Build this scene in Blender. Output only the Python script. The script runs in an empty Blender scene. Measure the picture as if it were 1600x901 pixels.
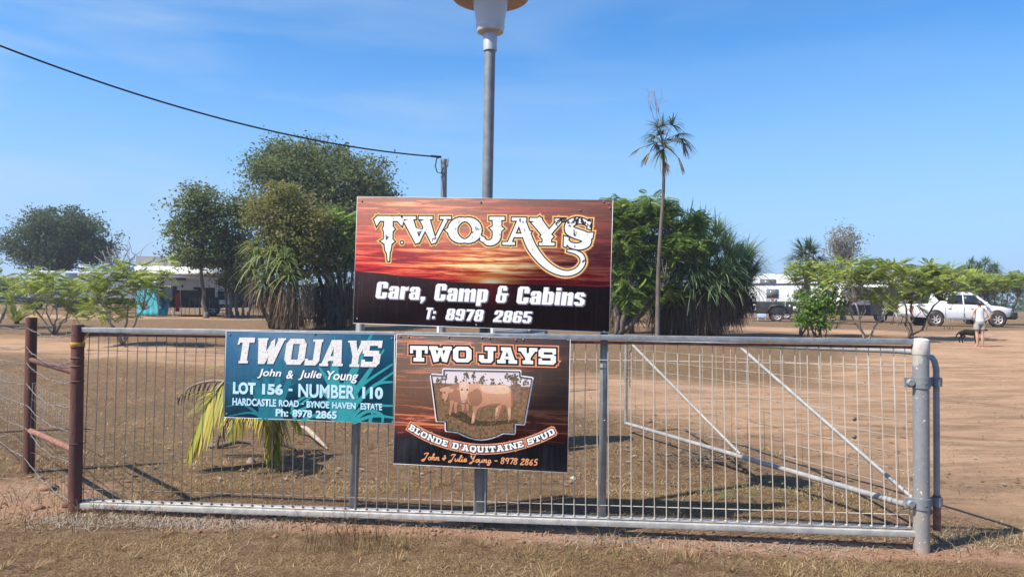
import bpy, bmesh, math, random
import numpy as np
from mathutils import Vector, Matrix
from mathutils.geometry import tessellate_polygon

random.seed(7)
RNG = np.random.default_rng(11)
R = math.radians
SC = bpy.context.scene
COL = SC.collection

# ------------------------------------------------------------------ camera
F_PX = 1155.0                      # focal length in pixels of a 1600 px wide picture
CAM_H = 1.55
PITCH = math.atan((472 - 450.5) / F_PX)
ROLL = 0.006
fw = Vector((0, math.cos(PITCH), math.sin(PITCH)))
up0 = Vector((0, -math.sin(PITCH), math.cos(PITCH)))
rt0 = Vector((1, 0, 0))
rt = rt0 * math.cos(ROLL) + up0 * math.sin(ROLL)
up = up0 * math.cos(ROLL) - rt0 * math.sin(ROLL)
EYE = Vector((0, 0, CAM_H))
cam_d = bpy.data.cameras.new('camera')
cam_d.sensor_width = 36
cam_d.lens = F_PX / 1600 * 36
cam_d.clip_start = 0.05
cam_d.clip_end = 5000
cam = bpy.data.objects.new('camera', cam_d)
COL.objects.link(cam)
m = Matrix.Identity(4)
for i in range(3):
    m[i][0], m[i][1], m[i][2], m[i][3] = rt[i], up[i], -fw[i], EYE[i]
cam.matrix_world = m
SC.camera = cam

# ------------------------------------------------------------------ sky, sun, exposure
SUN_EL = R(52.5)
SUN_DIR = Vector((-0.885, -0.465, 0)).normalized() * math.cos(SUN_EL) + Vector((0, 0, math.sin(SUN_EL)))
world = bpy.data.worlds.new('World')
SC.world = world
world.use_nodes = True
nt = world.node_tree
nt.nodes.clear()
sky = nt.nodes.new('ShaderNodeTexSky')
sky.sky_type = 'NISHITA'
sky.sun_disc = False
sky.sun_elevation = SUN_EL
sky.sun_rotation = math.atan2(SUN_DIR.x, SUN_DIR.y)
sky.altitude = 0
sky.air_density = 1.0
sky.dust_density = 0.7
sky.ozone_density = 6.0
# thin cirrus streaks, mixed into the sky by direction
tc = nt.nodes.new('ShaderNodeTexCoord')
mp = nt.nodes.new('ShaderNodeMapping')
mp.inputs['Scale'].default_value = (1.3, 1.3, 8.0)
mp.inputs['Rotation'].default_value = (0, R(14), 0)
nz = nt.nodes.new('ShaderNodeTexNoise')
nz.inputs['Scale'].default_value = 2.2
nz.inputs['Detail'].default_value = 5
nz.inputs['Roughness'].default_value = 0.45
nz.inputs['Distortion'].default_value = 0.4
rp = nt.nodes.new('ShaderNodeMapRange')
rp.inputs['From Min'].default_value = 0.42
rp.inputs['From Max'].default_value = 0.76
rp.inputs['To Max'].default_value = 0.85
sp = nt.nodes.new('ShaderNodeSeparateXYZ')
side = nt.nodes.new('ShaderNodeMapRange')
side.inputs['From Min'].default_value = 0.30
side.inputs['From Max'].default_value = -0.50
side.inputs['To Min'].default_value = 0.12
mul = nt.nodes.new('ShaderNodeMath'); mul.operation = 'MULTIPLY'
mx = nt.nodes.new('ShaderNodeMixRGB')
mx.inputs['Color2'].default_value = (2.4, 3.2, 4.1, 1)
hz_f = nt.nodes.new('ShaderNodeMapRange')            # pale blue air low on the sky
hz_f.interpolation_type = 'SMOOTHSTEP'
hz_f.inputs['From Min'].default_value = 0.38
hz_f.inputs['From Max'].default_value = -0.02
hz_f.inputs['To Max'].default_value = 0.92
hz_m = nt.nodes.new('ShaderNodeMixRGB')
hz_m.inputs['Color2'].default_value = (1.75, 2.9, 4.6, 1)
hs = nt.nodes.new('ShaderNodeHueSaturation')
hs.inputs['Saturation'].default_value = 1.25
hs.inputs['Value'].default_value = 1.0
bg = nt.nodes.new('ShaderNodeBackground')
bg.inputs['Strength'].default_value = 0.115
ow = nt.nodes.new('ShaderNodeOutputWorld')
L = nt.links.new
L(tc.outputs['Generated'], mp.inputs['Vector']); L(mp.outputs[0], nz.inputs['Vector'])
L(nz.outputs['Fac'], rp.inputs['Value']); L(tc.outputs['Generated'], sp.inputs[0])
L(sp.outputs['X'], side.inputs['Value']); L(rp.outputs[0], mul.inputs[0]); L(side.outputs[0], mul.inputs[1])
L(sky.outputs[0], hs.inputs['Color']); L(sp.outputs['Z'], hz_f.inputs['Value']); L(hz_f.outputs[0], hz_m.inputs['Fac']); L(hs.outputs[0], hz_m.inputs['Color1']); L(hz_m.outputs[0], mx.inputs['Color1']); L(mul.outputs[0], mx.inputs['Fac'])
L(mx.outputs[0], bg.inputs['Color']); L(bg.outputs[0], ow.inputs['Surface'])

sun_d = bpy.data.lights.new('sun', 'SUN')
sun_d.energy = 4.4
sun_d.angle = R(0.53)
sun_d.color = (1.0, 0.93, 0.82)
sun = bpy.data.objects.new('sun', sun_d)
COL.objects.link(sun)
sun.rotation_euler = (-SUN_DIR).to_track_quat('-Z', 'Y').to_euler()

SC.view_settings.view_transform = 'Standard'
SC.view_settings.look = 'None'
SC.view_settings.exposure = 0.90
SC.view_settings.gamma = 1
SC.view_settings.use_curve_mapping = False
SC.cycles.max_bounces = 6
SC.cycles.transparent_max_bounces = 12

# ------------------------------------------------------------------ placing things
def terr(x, y):
    x = np.asarray(x, float); y = np.asarray(y, float)
    s = np.clip((y - 9) / 30, 0, 1); s = s * s * (3 - 2 * s)
    near = np.clip(1 - (np.hypot(x, y) - 30) / 20, 0, 1)
    b = 0.018 * np.sin(x * 1.9 + 0.7 * y) + 0.014 * np.sin(2.7 * y - 1.1 * x + 1) + 0.03 * np.sin(0.45 * x + 0.6 * y)
    return s * (0.62 - 0.0085 * np.clip(x, -30, 30)) + b * near * np.clip((y - 5.9) / 2.0, 0.25, 1)

def tz(x, y): return float(terr(x, y))
def ray(px, py): return fw + rt * ((px - 800) / F_PX) + up * ((450.5 - py) / F_PX)
def at(px, py, d): return EYE + ray(px, py) * d
def gp(px, py):                                   # the ground seen at a pixel
    d = ray(px, py); t = 2.0
    while t < 400:
        p = EYE + d * t
        if p.z <= tz(p.x, p.y): break
        t *= 1.003
    return p
def foot(px, d):                                  # the ground under a column of the picture, d metres away
    p = at(px, 472, d); return Vector((p.x, p.y, tz(p.x, p.y)))

# ------------------------------------------------------------------ mesh building
class MB:
    def __init__(s): s.v = []; s.f = []; s.n = 0
    def add(s, v, f):
        v = np.asarray(v, float).reshape(-1, 3)
        s.v.append(v); k = s.n
        s.f.extend([tuple(int(i) + k for i in q) for q in f]); s.n += len(v)
    def addq(s, v, f):                             # numpy quads
        s.v.append(v); s.f.extend(map(tuple, (f + s.n).tolist())); s.n += len(v)
    def box(s, c, size, rot=None):
        h = np.array(size) / 2
        v = np.array([[x, y, z] for x in (-1, 1) for y in (-1, 1) for z in (-1, 1)]) * h
        if rot is not None: v = v @ np.array(rot.to_3x3() if hasattr(rot, 'to_3x3') else rot).T
        s.add(v + np.array(c), [(0, 1, 3, 2), (4, 6, 7, 5), (0, 4, 5, 1), (2, 3, 7, 6), (0, 2, 6, 4), (1, 5, 7, 3)])
    def bar(s, a, b, w, h, upv=(0, 0, 1)):         # rectangular bar from a to b
        a = Vector(a); b = Vector(b); d = (b - a); ln = d.length; d.normalize()
        u = Vector(upv); sd = d.cross(u).normalized(); u = sd.cross(d)
        rot = Matrix((d, sd, u)).transposed()
        s.box((a + b) / 2, (ln, w, h), rot)
    def tube(s, pts, rad, n=8, cap=True):
        pts = [Vector(p) for p in pts]
        if not hasattr(rad, '__len__'): rad = [rad] * len(pts)
        rings = []; prev = None
        for i, p in enumerate(pts):
            d = (pts[min(i + 1, len(pts) - 1)] - pts[max(i - 1, 0)])
            if d.length < 1e-9: d = Vector((0, 0, 1))
            d.normalize()
            if prev is None:
                u = Vector((0, 0, 1)) if abs(d.z) < 0.9 else Vector((1, 0, 0))
            else: u = prev
            u = (u - d * u.dot(d)).normalized(); w = d.cross(u); prev = u
            rings.append([p + (u * math.cos(2 * math.pi * k / n) + w * math.sin(2 * math.pi * k / n)) * rad[i] for k in range(n)])
        v = [q for r in rings for q in r]; f = []
        for i in range(len(pts) - 1):
            for k in range(n):
                f.append((i * n + k, i * n + (k + 1) % n, (i + 1) * n + (k + 1) % n, (i + 1) * n + k))
        if cap:
            f.append(tuple(range(n - 1, -1, -1))); f.append(tuple((len(pts) - 1) * n + k for k in range(n)))
        s.add([tuple(q) for q in v], f)
    def lathe(s, prof, n=24, c=(0, 0, 0), axis='z', cap=True):
        v = []; f = []
        for r, z in prof:
            for k in range(n):
                a = 2 * math.pi * k / n
                if axis == 'z': v.append((c[0] + r * math.cos(a), c[1] + r * math.sin(a), c[2] + z))
                else: v.append((c[0] + r * math.cos(a), c[1] + z, c[2] + r * math.sin(a)))
        for i in range(len(prof) - 1):
            for k in range(n):
                q = (i * n + k, i * n + (k + 1) % n, (i + 1) * n + (k + 1) % n, (i + 1) * n + k)
                f.append(q if axis == 'z' else q[::-1])
        if not cap: s.add(v, f); return
        e = tuple(range(n - 1, -1, -1)); t = tuple((len(prof) - 1) * n + k for k in range(n))
        f.append(e if axis == 'z' else e[::-1]); f.append(t if axis == 'z' else t[::-1])
        s.add(v, f)
    def prism(s, poly, y0, y1):                    # polygon in x,z pushed along y
        n = len(poly)
        v = [(x, y0, z) for x, z in poly] + [(x, y1, z) for x, z in poly]
        f = [tuple(range(n)), tuple(range(2 * n - 1, n - 1, -1))]
        f += [(i, i + n, (i + 1) % n + n, (i + 1) % n) for i in range(n)]
        s.add(v, f)
    def sphere(s, c, r, n=10, m_=7):
        r = np.array(r if hasattr(r, '__len__') else (r, r, r)); v = []; f = []
        for i in range(m_ + 1):
            t = math.pi * i / m_
            for k in range(n):
                a = 2 * math.pi * k / n
                v.append((math.sin(t) * math.cos(a), math.sin(t) * math.sin(a), -math.cos(t)))
        for i in range(m_):
            for k in range(n): f.append((i * n + k, i * n + (k + 1) % n, (i + 1) * n + (k + 1) % n, (i + 1) * n + k))
        s.add(np.array(v) * r + np.array(c), f)
    def build(s, name, mat, parent=None, smooth=False, world=False, bevel=0, merge=False):
        me = bpy.data.meshes.new(name)
        v = np.concatenate(s.v) if s.v else np.zeros((0, 3))
        if world and parent is not None: v = v - np.array(parent.location)
        sizes = np.array([len(q) for q in s.f], dtype=np.int32)
        idx = np.fromiter((i for q in s.f for i in q), dtype=np.int32)
        me.vertices.add(len(v)); me.vertices.foreach_set('co', v.astype(np.float32).ravel())
        me.loops.add(len(idx)); me.loops.foreach_set('vertex_index', idx)
        me.polygons.add(len(sizes))
        me.polygons.foreach_set('loop_start', np.concatenate(([0], np.cumsum(sizes)[:-1])).astype(np.int32))
        me.update(calc_edges=True); me.validate()
        if bevel or merge:
            bm = bmesh.new(); bm.from_mesh(me)
            if merge: bmesh.ops.remove_doubles(bm, verts=bm.verts, dist=1e-5)
            if bevel:
                bmesh.ops.recalc_face_normals(bm, faces=bm.faces)
                es = [e for e in bm.edges if len(e.link_faces) == 2 and e.calc_face_angle(0) > 0.5]
                bmesh.ops.bevel(bm, geom=es, offset=bevel, segments=2, affect='EDGES', profile=0.6)
            bm.to_mesh(me); bm.free()
        if smooth:
            me.polygons.foreach_set('use_smooth', np.ones(len(me.polygons), bool))
            if smooth != 'all':
                me.set_sharp_from_angle(angle=R(40))
        o = bpy.data.objects.new(name, me); COL.objects.link(o)
        if mat is not None: me.materials.append(mat)
        if parent is not None: o.parent = parent
        return o

def tag(o, label, cat, group=None, kind=None):
    o['label'] = label; o['category'] = cat
    if group: o['group'] = group
    if kind: o['kind'] = kind
    return o
def thing(name, label, cat, loc=(0, 0, 0), rotz=0, group=None):
    o = bpy.data.objects.new(name, None); COL.objects.link(o)
    o.location = loc; o.rotation_euler = (0, 0, rotz); o.empty_display_size = 0.3
    return tag(o, label, cat, group)
def copy_tree(o, parent=None):
    c = o.copy(); COL.objects.link(c)
    if parent is not None: c.parent = parent
    for ch in list(o.children): copy_tree(ch, c)
    return c

# ------------------------------------------------------------------ materials
def S(r, g, b):
    f = lambda c: (c / 12.92 if c <= 0.04045 else ((c + 0.055) / 1.055) ** 2.4)
    return (f(r / 255), f(g / 255), f(b / 255), 1)
class NT:
    def __init__(s, name):
        s.m = bpy.data.materials.new(name); s.m.use_nodes = True; s.t = s.m.node_tree
        s.b = s.t.nodes['Principled BSDF']; s.o = s.t.nodes['Material Output']
    def n(s, typ, **kw):
        q = s.t.nodes.new('ShaderNode' + typ)
        for k, v in kw.items():
            if k.startswith('i_'):
                key = k[2:].replace('_', ' ')
                key = int(key) if key.isdigit() else key
                if hasattr(v, 'outputs') or isinstance(v, bpy.types.NodeSocket): s.l(v, q.inputs[key])
                else: q.inputs[key].default_value = v
            else: setattr(q, k, v)
        return q
    def l(s, a, b):
        if hasattr(a, 'outputs'): a = a.outputs[0]
        s.t.links.new(a, b)
    def math(s, op, a, b=0.0, clamp=False):
        q = s.n('Math', operation=op, use_clamp=clamp)
        for i, x in enumerate((a, b)):
            if isinstance(x, (int, float)): q.inputs[i].default_value = x
            else: s.l(x, q.inputs[i])
        return q.outputs[0]
    def noise(s, scale, detail=4, rough=0.55, vec=None, dist=0):
        q = s.n('TexNoise', i_Scale=scale, i_Detail=detail, i_Roughness=rough, i_Distortion=dist)
        if vec is not None: s.l(vec, q.inputs['Vector'])
        return q.outputs['Fac']
    def rng(s, x, a, b, c=0.0, d=1.0):
        q = s.n('MapRange', i_From_Min=a, i_From_Max=b, i_To_Min=c, i_To_Max=d); s.l(x, q.inputs['Value']); return q.outputs[0]
    def mix(s, f, a, b):
        q = s.n('MixRGB')
        for i, x in enumerate((f, a, b)):
            if isinstance(x, (int, float)): q.inputs[i].default_value = x
            elif isinstance(x, tuple): q.inputs[i].default_value = x
            else: s.l(x, q.inputs[i])
        return q.outputs[0]
    def ramp(s, x, stops):
        q = s.n('ValToRGB'); s.l(x, q.inputs[0]); e = q.color_ramp.elements
        while len(e) < len(stops): e.new(0.5)
        for i, (p, c) in enumerate(stops): e[i].position = p; e[i].color = c
        return q.outputs[0]
    def obj(s): return s.n('TexCoord').outputs['Object']
    def scaled(s, v, sc):
        q = s.n('Mapping', i_Scale=sc); s.l(v, q.inputs['Vector']); return q.outputs[0]
    def bump(s, h, strength=0.3, dist=0.01):
        q = s.n('Bump', i_Strength=strength, i_Distance=dist); s.l(h, q.inputs['Height']); s.l(q.outputs[0], s.b.inputs['Normal'])

def mat(name, c, rough=0.6, metal=0.0, c2=None, scale=6, lo=0.35, hi=0.65, bump=0, stretch=(1, 1, 1), bscale=None, spec=None, rvar=0, detail=5):
    t = NT(name); v = t.scaled(t.obj(), stretch)
    f = t.noise(scale, detail, 0.6, v)
    if c2 is not None:
        t.l(t.mix(t.rng(f, lo, hi), c, c2), t.b.inputs['Base Color'])
    else: t.b.inputs['Base Color'].default_value = c
    t.b.inputs['Roughness'].default_value = rough
    if rvar: t.l(t.rng(f, 0.3, 0.7, rough - rvar, min(1, rough + rvar)), t.b.inputs['Roughness'])
    t.b.inputs['Metallic'].default_value = metal
    if spec is not None: t.b.inputs['Specular IOR Level'].default_value = spec
    if bump: t.bump(t.noise(bscale or scale * 3, 5, 0.6, v), bump)
    return t.m

def rusty(name, c, c2, rough, metal, amount=.62, stretch=(1, 1, 1)):   # zinc with rust blooms and dirt
    t = NT(name); pos = t.obj(); v = t.scaled(pos, stretch); a = t.noise(14, 5, .65, v); b = t.noise(5, 6, .75, v); d = t.noise(60, 4, .7, pos)
    col = t.mix(t.rng(a, .35, .7), c, c2); col = t.mix(t.rng(d, .62, .72, 0, .6), col, C(.55, .53, .50))
    col = t.mix(t.rng(b, amount - .04, amount + .06, 0, .8), col, C(.20, .095, .055)); t.l(col, t.b.inputs['Base Color'])
    t.l(t.rng(b, amount - .04, amount + .06, rough, .9), t.b.inputs['Roughness']); t.b.inputs['Metallic'].default_value = metal; t.bump(d, .1)
    return t.m
def leafmat(name, cols, trans=0.3, rough=0.5, patch=0.6):
    t = NT(name)
    g = t.n('NewGeometry')
    n1 = t.noise(patch, 2, 0.5, t.obj())
    x = t.math('ADD', t.math('MULTIPLY', g.outputs['Random Per Island'], 0.62), t.math('MULTIPLY', t.rng(n1, 0.3, 0.7), 0.38))
    c = t.ramp(x, [(i / (len(cols) - 1), q) for i, q in enumerate(cols)])
    t.l(c, t.b.inputs['Base Color']); t.b.inputs['Roughness'].default_value = rough
    t.b.inputs['Specular IOR Level'].default_value = 0.35
    tr = t.n('BsdfTranslucent'); t.l(c, tr.inputs['Color'])
    mxs = t.n('MixShader', i_0=trans); t.l(t.b.outputs[0], mxs.inputs[1]); t.l(tr.outputs[0], mxs.inputs[2])
    t.l(mxs.outputs[0], t.o.inputs['Surface'])
    return t.m

def C(r, g, b): return (r, g, b, 1)
M = {}
M['galv'] = mat('galvanised_steel', C(.20, .215, .23), 0.5, 0.4, C(.33, .34, .35), 14, .35, .7, .08, rvar=.1)
M['galv_dull'] = mat('weathered_galvanised', C(.15, .17, .19), 0.62, 0.3, C(.26, .27, .28), 18, .3, .75, .1)
M['galv_pale'] = mat('whitened_galvanised', C(.30, .29, .275), 0.7, 0.1, C(.48, .465, .43), 9, .35, .65, .1, stretch=(1, 1, 3))
M['galv'] = rusty('galvanised_steel', C(.19, .205, .22), C(.33, .34, .35), .5, .3, .64)
M['galv_pale'] = rusty('whitened_galvanised', C(.29, .28, .265), C(.47, .455, .42), .7, .1, .62)
M['rust'] = mat('rusted_pipe', C(.075, .030, .024), 0.75, 0.1, C(.16, .065, .045), 9, .35, .7, .25, stretch=(1, 1, .35))
M['rust_rail'] = mat('bright_rust', C(.16, .062, .04), 0.85, 0.0, C(.29, .145, .10), 20, .4, .65, .2)
M['galv_mid'] = mat('dulled_gate_pipe', C(.22, .22, .22), 0.6, 0.2, C(.36, .35, .335), 9, .35, .7, .1)
_t = NT('mesh_wire'); _p = _t.obj(); _x = _t.n('SeparateXYZ'); _t.l(_p, _x.inputs[0]); _n = _t.noise(4, 4, .6, _p)
_t.l(_t.mix(_t.rng(_t.math('ADD', _x.outputs['X'], _t.math('MULTIPLY', _n, 1.5)), 2.2, 5.0), _t.mix(_t.rng(_n, .4, .65), C(.20, .17, .145), C(.13, .095, .075)), _t.mix(_t.rng(_n, .45, .7), C(.60, .545, .46), C(.40, .31, .24))), _t.b.inputs['Base Color']); _t.b.inputs['Roughness'].default_value = .6; _t.b.inputs['Metallic'].default_value = .15
M['wire'] = _t.m
M['wire_old'] = mat('gate_mesh_wire', C(.38, .34, .295), 0.6, 0.1, C(.26, .21, .165), 5, .45, .7)
M['wire_grey'] = mat('fence_wire', C(.24, .225, .21), 0.6, 0.3, C(.14, .10, .08), 8, .5, .75)
M['chain'] = mat('chain_steel', C(.13, .11, .10), 0.6, 0.6)
M['white_paint'] = mat('chalky_white_paint', C(.52, .50, .455), 0.75, 0, C(.40, .375, .33), 30, .5, .75, .1)
M['white'] = mat('white_vehicle_paint', C(.82, .83, .84), 0.3, 0, C(.72, .71, .69), 3, .5, .8)
M['offwhite'] = mat('white_panel', C(.74, .75, .76), 0.45, 0, C(.62, .62, .61), 2, .45, .75)
M['grey_panel'] = mat('blue_grey_panel', C(.20, .24, .29), 0.5, 0, C(.28, .31, .35), 3, .4, .7)
M['charcoal'] = mat('charcoal_panel', C(.022, .024, .027), 0.45, 0, C(.045, .043, .042), 4, .4, .7)
M['black'] = mat('black_plastic', C(.012, .012, .013), 0.5, 0, C(.03, .028, .026), 8, .4, .7)
M['dust_black'] = mat('dusty_rubber', C(.03, .024, .021), 0.85, 0, C(.15, .085, .06), 6, .4, .75)
M['rim'] = mat('dusty_alloy', C(.62, .60, .57), 0.4, 0.3, C(.36, .28, .23), 7, .45, .75)
M['glass'] = mat('dark_window_glass', C(.02, .025, .03), 0.06, 0, spec=.6)
M['glass_grey'] = mat('tinted_window', C(.10, .11, .125), 0.15, 0, C(.16, .165, .17), 6)
M['red_lens'] = mat('red_lamp_lens', C(.45, .015, .02), 0.2)
M['clear_lens'] = mat('headlamp_lens', C(.55, .57, .60), 0.1, 0.3)
M['tarp'] = mat('turquoise_shade_cloth', C(.02, .25, .30), 0.8, 0, C(.07, .38, .42), 3, .35, .7)
M['awning'] = mat('awning_vinyl', C(.80, .80, .80), 0.5, 0, C(.70, .70, .70), 2)
M['awning_grey'] = mat('awning_top', C(.10, .105, .11), 0.7, 0, C(.15, .15, .15), 2)
M['blue_cloth'] = mat('navy_cloth', C(.03, .05, .12), 0.85, 0, C(.07, .10, .20), 12)
M['red_cloth'] = mat('red_cloth', C(.40, .03, .03), 0.85, 0, C(.28, .02, .02), 12)
M['grey_cloth'] = mat('blue_grey_cloth', C(.30, .36, .45), 0.85, 0, C(.2, .25, .34), 12)
M['blue_car'] = mat('blue_car_paint', C(.05, .085, .13), 0.3, 0, C(.07, .11, .16), 3)
M['bark'] = mat('grey_brown_bark', C(.17, .14, .115), 0.9, 0, C(.075, .06, .05), 7, .35, .65, .4, stretch=(1, 1, .3))
M['bark_pale'] = mat('pale_bark', C(.33, .29, .245), 0.9, 0, C(.19, .16, .135), 9, .35, .65, .3, stretch=(1, 1, .4))
M['bark_dark'] = mat('dark_bark', C(.055, .045, .037), 0.95, 0, C(.025, .02, .017), 9, .35, .65, .4, stretch=(1, 1, .3))
M['twig'] = mat('dry_twig', C(.16, .115, .085), 0.9, 0, C(.30, .25, .20), 12)
M['skin'] = mat('fair_skin', C(.50, .29, .21), 0.55, 0, C(.44, .25, .18), 6)  # plain skin tone, faintly mottled by noise
M['hair'] = mat('dark_hair', C(.02, .014, .011), 0.5, 0, C(.035, .024, .018), 20)
M['singlet'] = mat('pale_grey_singlet', C(.62, .62, .64), 0.85, 0, C(.52, .52, .55), 10)
M['shorts'] = mat('grey_shorts', C(.34, .35, .33), 0.85, 0, C(.26, .27, .255), 10)
M['fur'] = mat('black_dog_coat', C(.010, .009, .009), 0.8, 0, C(.02, .017, .015), 9, spec=.15)
M['pink'] = mat('pink_thongs', C(.5, .2, .2), 0.7)
M['terracotta'] = mat('faded_copper_shade', C(.34, .235, .21), 0.6, 0.1, C(.46, .34, .31), 12, .35, .7)
M['lamp_grey'] = mat('lamp_grey_metal', C(.42, .43, .45), 0.45, 0.3, C(.52, .52, .53), 15)
M['yellow'] = mat('yellow_strap', C(.50, .30, .02), 0.6, 0, C(.30, .15, .03), 20)
M['cable'] = mat('black_cable', C(.015, .015, .017), 0.6)
M['clod'] = mat('red_clod', C(.15, .075, .045), 0.95, 0, C(.28, .16, .10), 14, .35, .7, .5)
M['stone'] = mat('pale_stone', C(.52, .47, .41), 0.9, 0, C(.38, .33, .28), 14, .35, .7, .4)
M['blue_plastic'] = mat('pale_blue_plastic', C(.35, .48, .66), 0.5)

G = {}
G['mango'] = leafmat('dark_mango_leaves', [C(.045, .068, .034), C(.07, .098, .046), C(.10, .13, .058), C(.15, .175, .08)], .42, .7)
G['tall'] = leafmat('grey_green_leaves', [C(.065, .09, .032), C(.11, .145, .046), C(.165, .20, .065), C(.25, .265, .10)], .45, .7)
G['olive'] = leafmat('olive_brown_leaves', [C(.085, .105, .028), C(.145, .165, .045), C(.215, .225, .065), C(.28, .235, .09), C(.28, .17, .085)], .45, .7)
G['bright'] = leafmat('bright_green_leaves', [C(.055, .105, .02), C(.115, .20, .032), C(.20, .295, .045), C(.40, .46, .10)], .4, .5, 1.1)
G['lime'] = leafmat('lime_feather_leaves', [C(.10, .15, .035), C(.22, .29, .05), C(.36, .42, .075), C(.54, .53, .13)], .42)
G['bush'] = leafmat('leafy_bush_leaves', [C(.06, .12, .022), C(.11, .20, .03), C(.17, .28, .04), C(.44, .42, .05)], .38)
G['pand'] = leafmat('pandanus_blades', [C(.05, .095, .038), C(.10, .17, .068), C(.17, .25, .11), C(.30, .38, .19)], .3, .35)
G['pand_lime'] = leafmat('pale_pandanus_blades', [C(.12, .17, .045), C(.22, .28, .08), C(.36, .40, .17)], .3, .4)
G['skirt'] = leafmat('dead_brown_blades', [C(.035, .023, .017), C(.085, .055, .036), C(.16, .105, .065), C(.27, .19, .12)], .1, .9)
G['skirt_dark'] = leafmat('dead_dark_blades', [C(.025, .018, .014), C(.055, .038, .028), C(.095, .063, .045), C(.18, .12, .08)], .05, .9)
G['fan'] = leafmat('fan_palm_blades', [C(.045, .075, .04), C(.09, .135, .07), C(.18, .22, .12)], .25)
G['dryfan'] = leafmat('dry_fan_blades', [C(.10, .07, .045), C(.2, .15, .10), C(.3, .24, .17)], .15, .9)
G['coco'] = leafmat('yellowing_palm_leaflets', [C(.12, .17, .02), C(.32, .34, .04), C(.52, .44, .06), C(.62, .45, .12)], .35)
G['cycad'] = leafmat('yellow_green_fronds', [C(.12, .17, .03), C(.26, .30, .06), C(.38, .38, .11)], .3)
G['dry'] = leafmat('dry_thin_leaves', [C(.10, .075, .05), C(.2, .15, .10), C(.16, .17, .08), C(.28, .22, .15)], .2, .8)
G['far'] = leafmat('far_bush_leaves', [C(.04, .06, .03), C(.07, .10, .045), C(.11, .14, .07)], .2)
G['grass'] = leafmat('dry_grass_blades', [C(.055, .027, .015), C(.17, .092, .045), C(.29, .185, .092), C(.19, .145, .055), C(.43, .31, .17), C(.60, .47, .29)], .2, .9, .9)
G['straw'] = leafmat('pale_straw', [C(.20, .155, .11), C(.33, .275, .21), C(.46, .40, .32)], .2, .9)
G['weed'] = leafmat('green_weed_leaves', [C(.06, .11, .03), C(.12, .18, .05)], .3)
# ------------------------------------------------------------------ the ground
def seg_d(x, y, pts):
    best = np.full(x.shape, 1e9)
    for (ax, ay, aw), (bx, by, bw) in zip(pts[:-1], pts[1:]):
        dx, dy = bx - ax, by - ay
        t = np.clip(((x - ax) * dx + (y - ay) * dy) / (dx * dx + dy * dy), 0, 1)
        d = np.hypot(x - ax - t * dx, y - ay - t * dy) - (aw + t * (bw - aw))
        best = np.minimum(best, d)
    return best
TRACK = [(6.3, 1.5, 2.2), (6.0, 6, 2.6), (5.6, 9, 2.9), (3.6, 11.8, 2.5), (.5, 13.6, 1.9), (-4, 16.5, 1.5), (-10, 19.5, 1.3), (-19, 23, 1.4), (-40, 27, 1.5)]
TRACK2 = [(6.0, 8, 2.6), (9, 14, 3.0), (15, 22, 3.6), (22, 29, 4.0), (40, 38, 4)]
TRACK3 = [(16, 30, 1.2), (6, 35, 1.6), (-5, 36, 1.5), (-20, 35, 1.6), (-45, 35, 2)]
def track_d(x, y):
    return np.minimum(np.minimum(seg_d(x, y, TRACK), seg_d(x, y, TRACK2)), seg_d(x, y, TRACK3))

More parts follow.
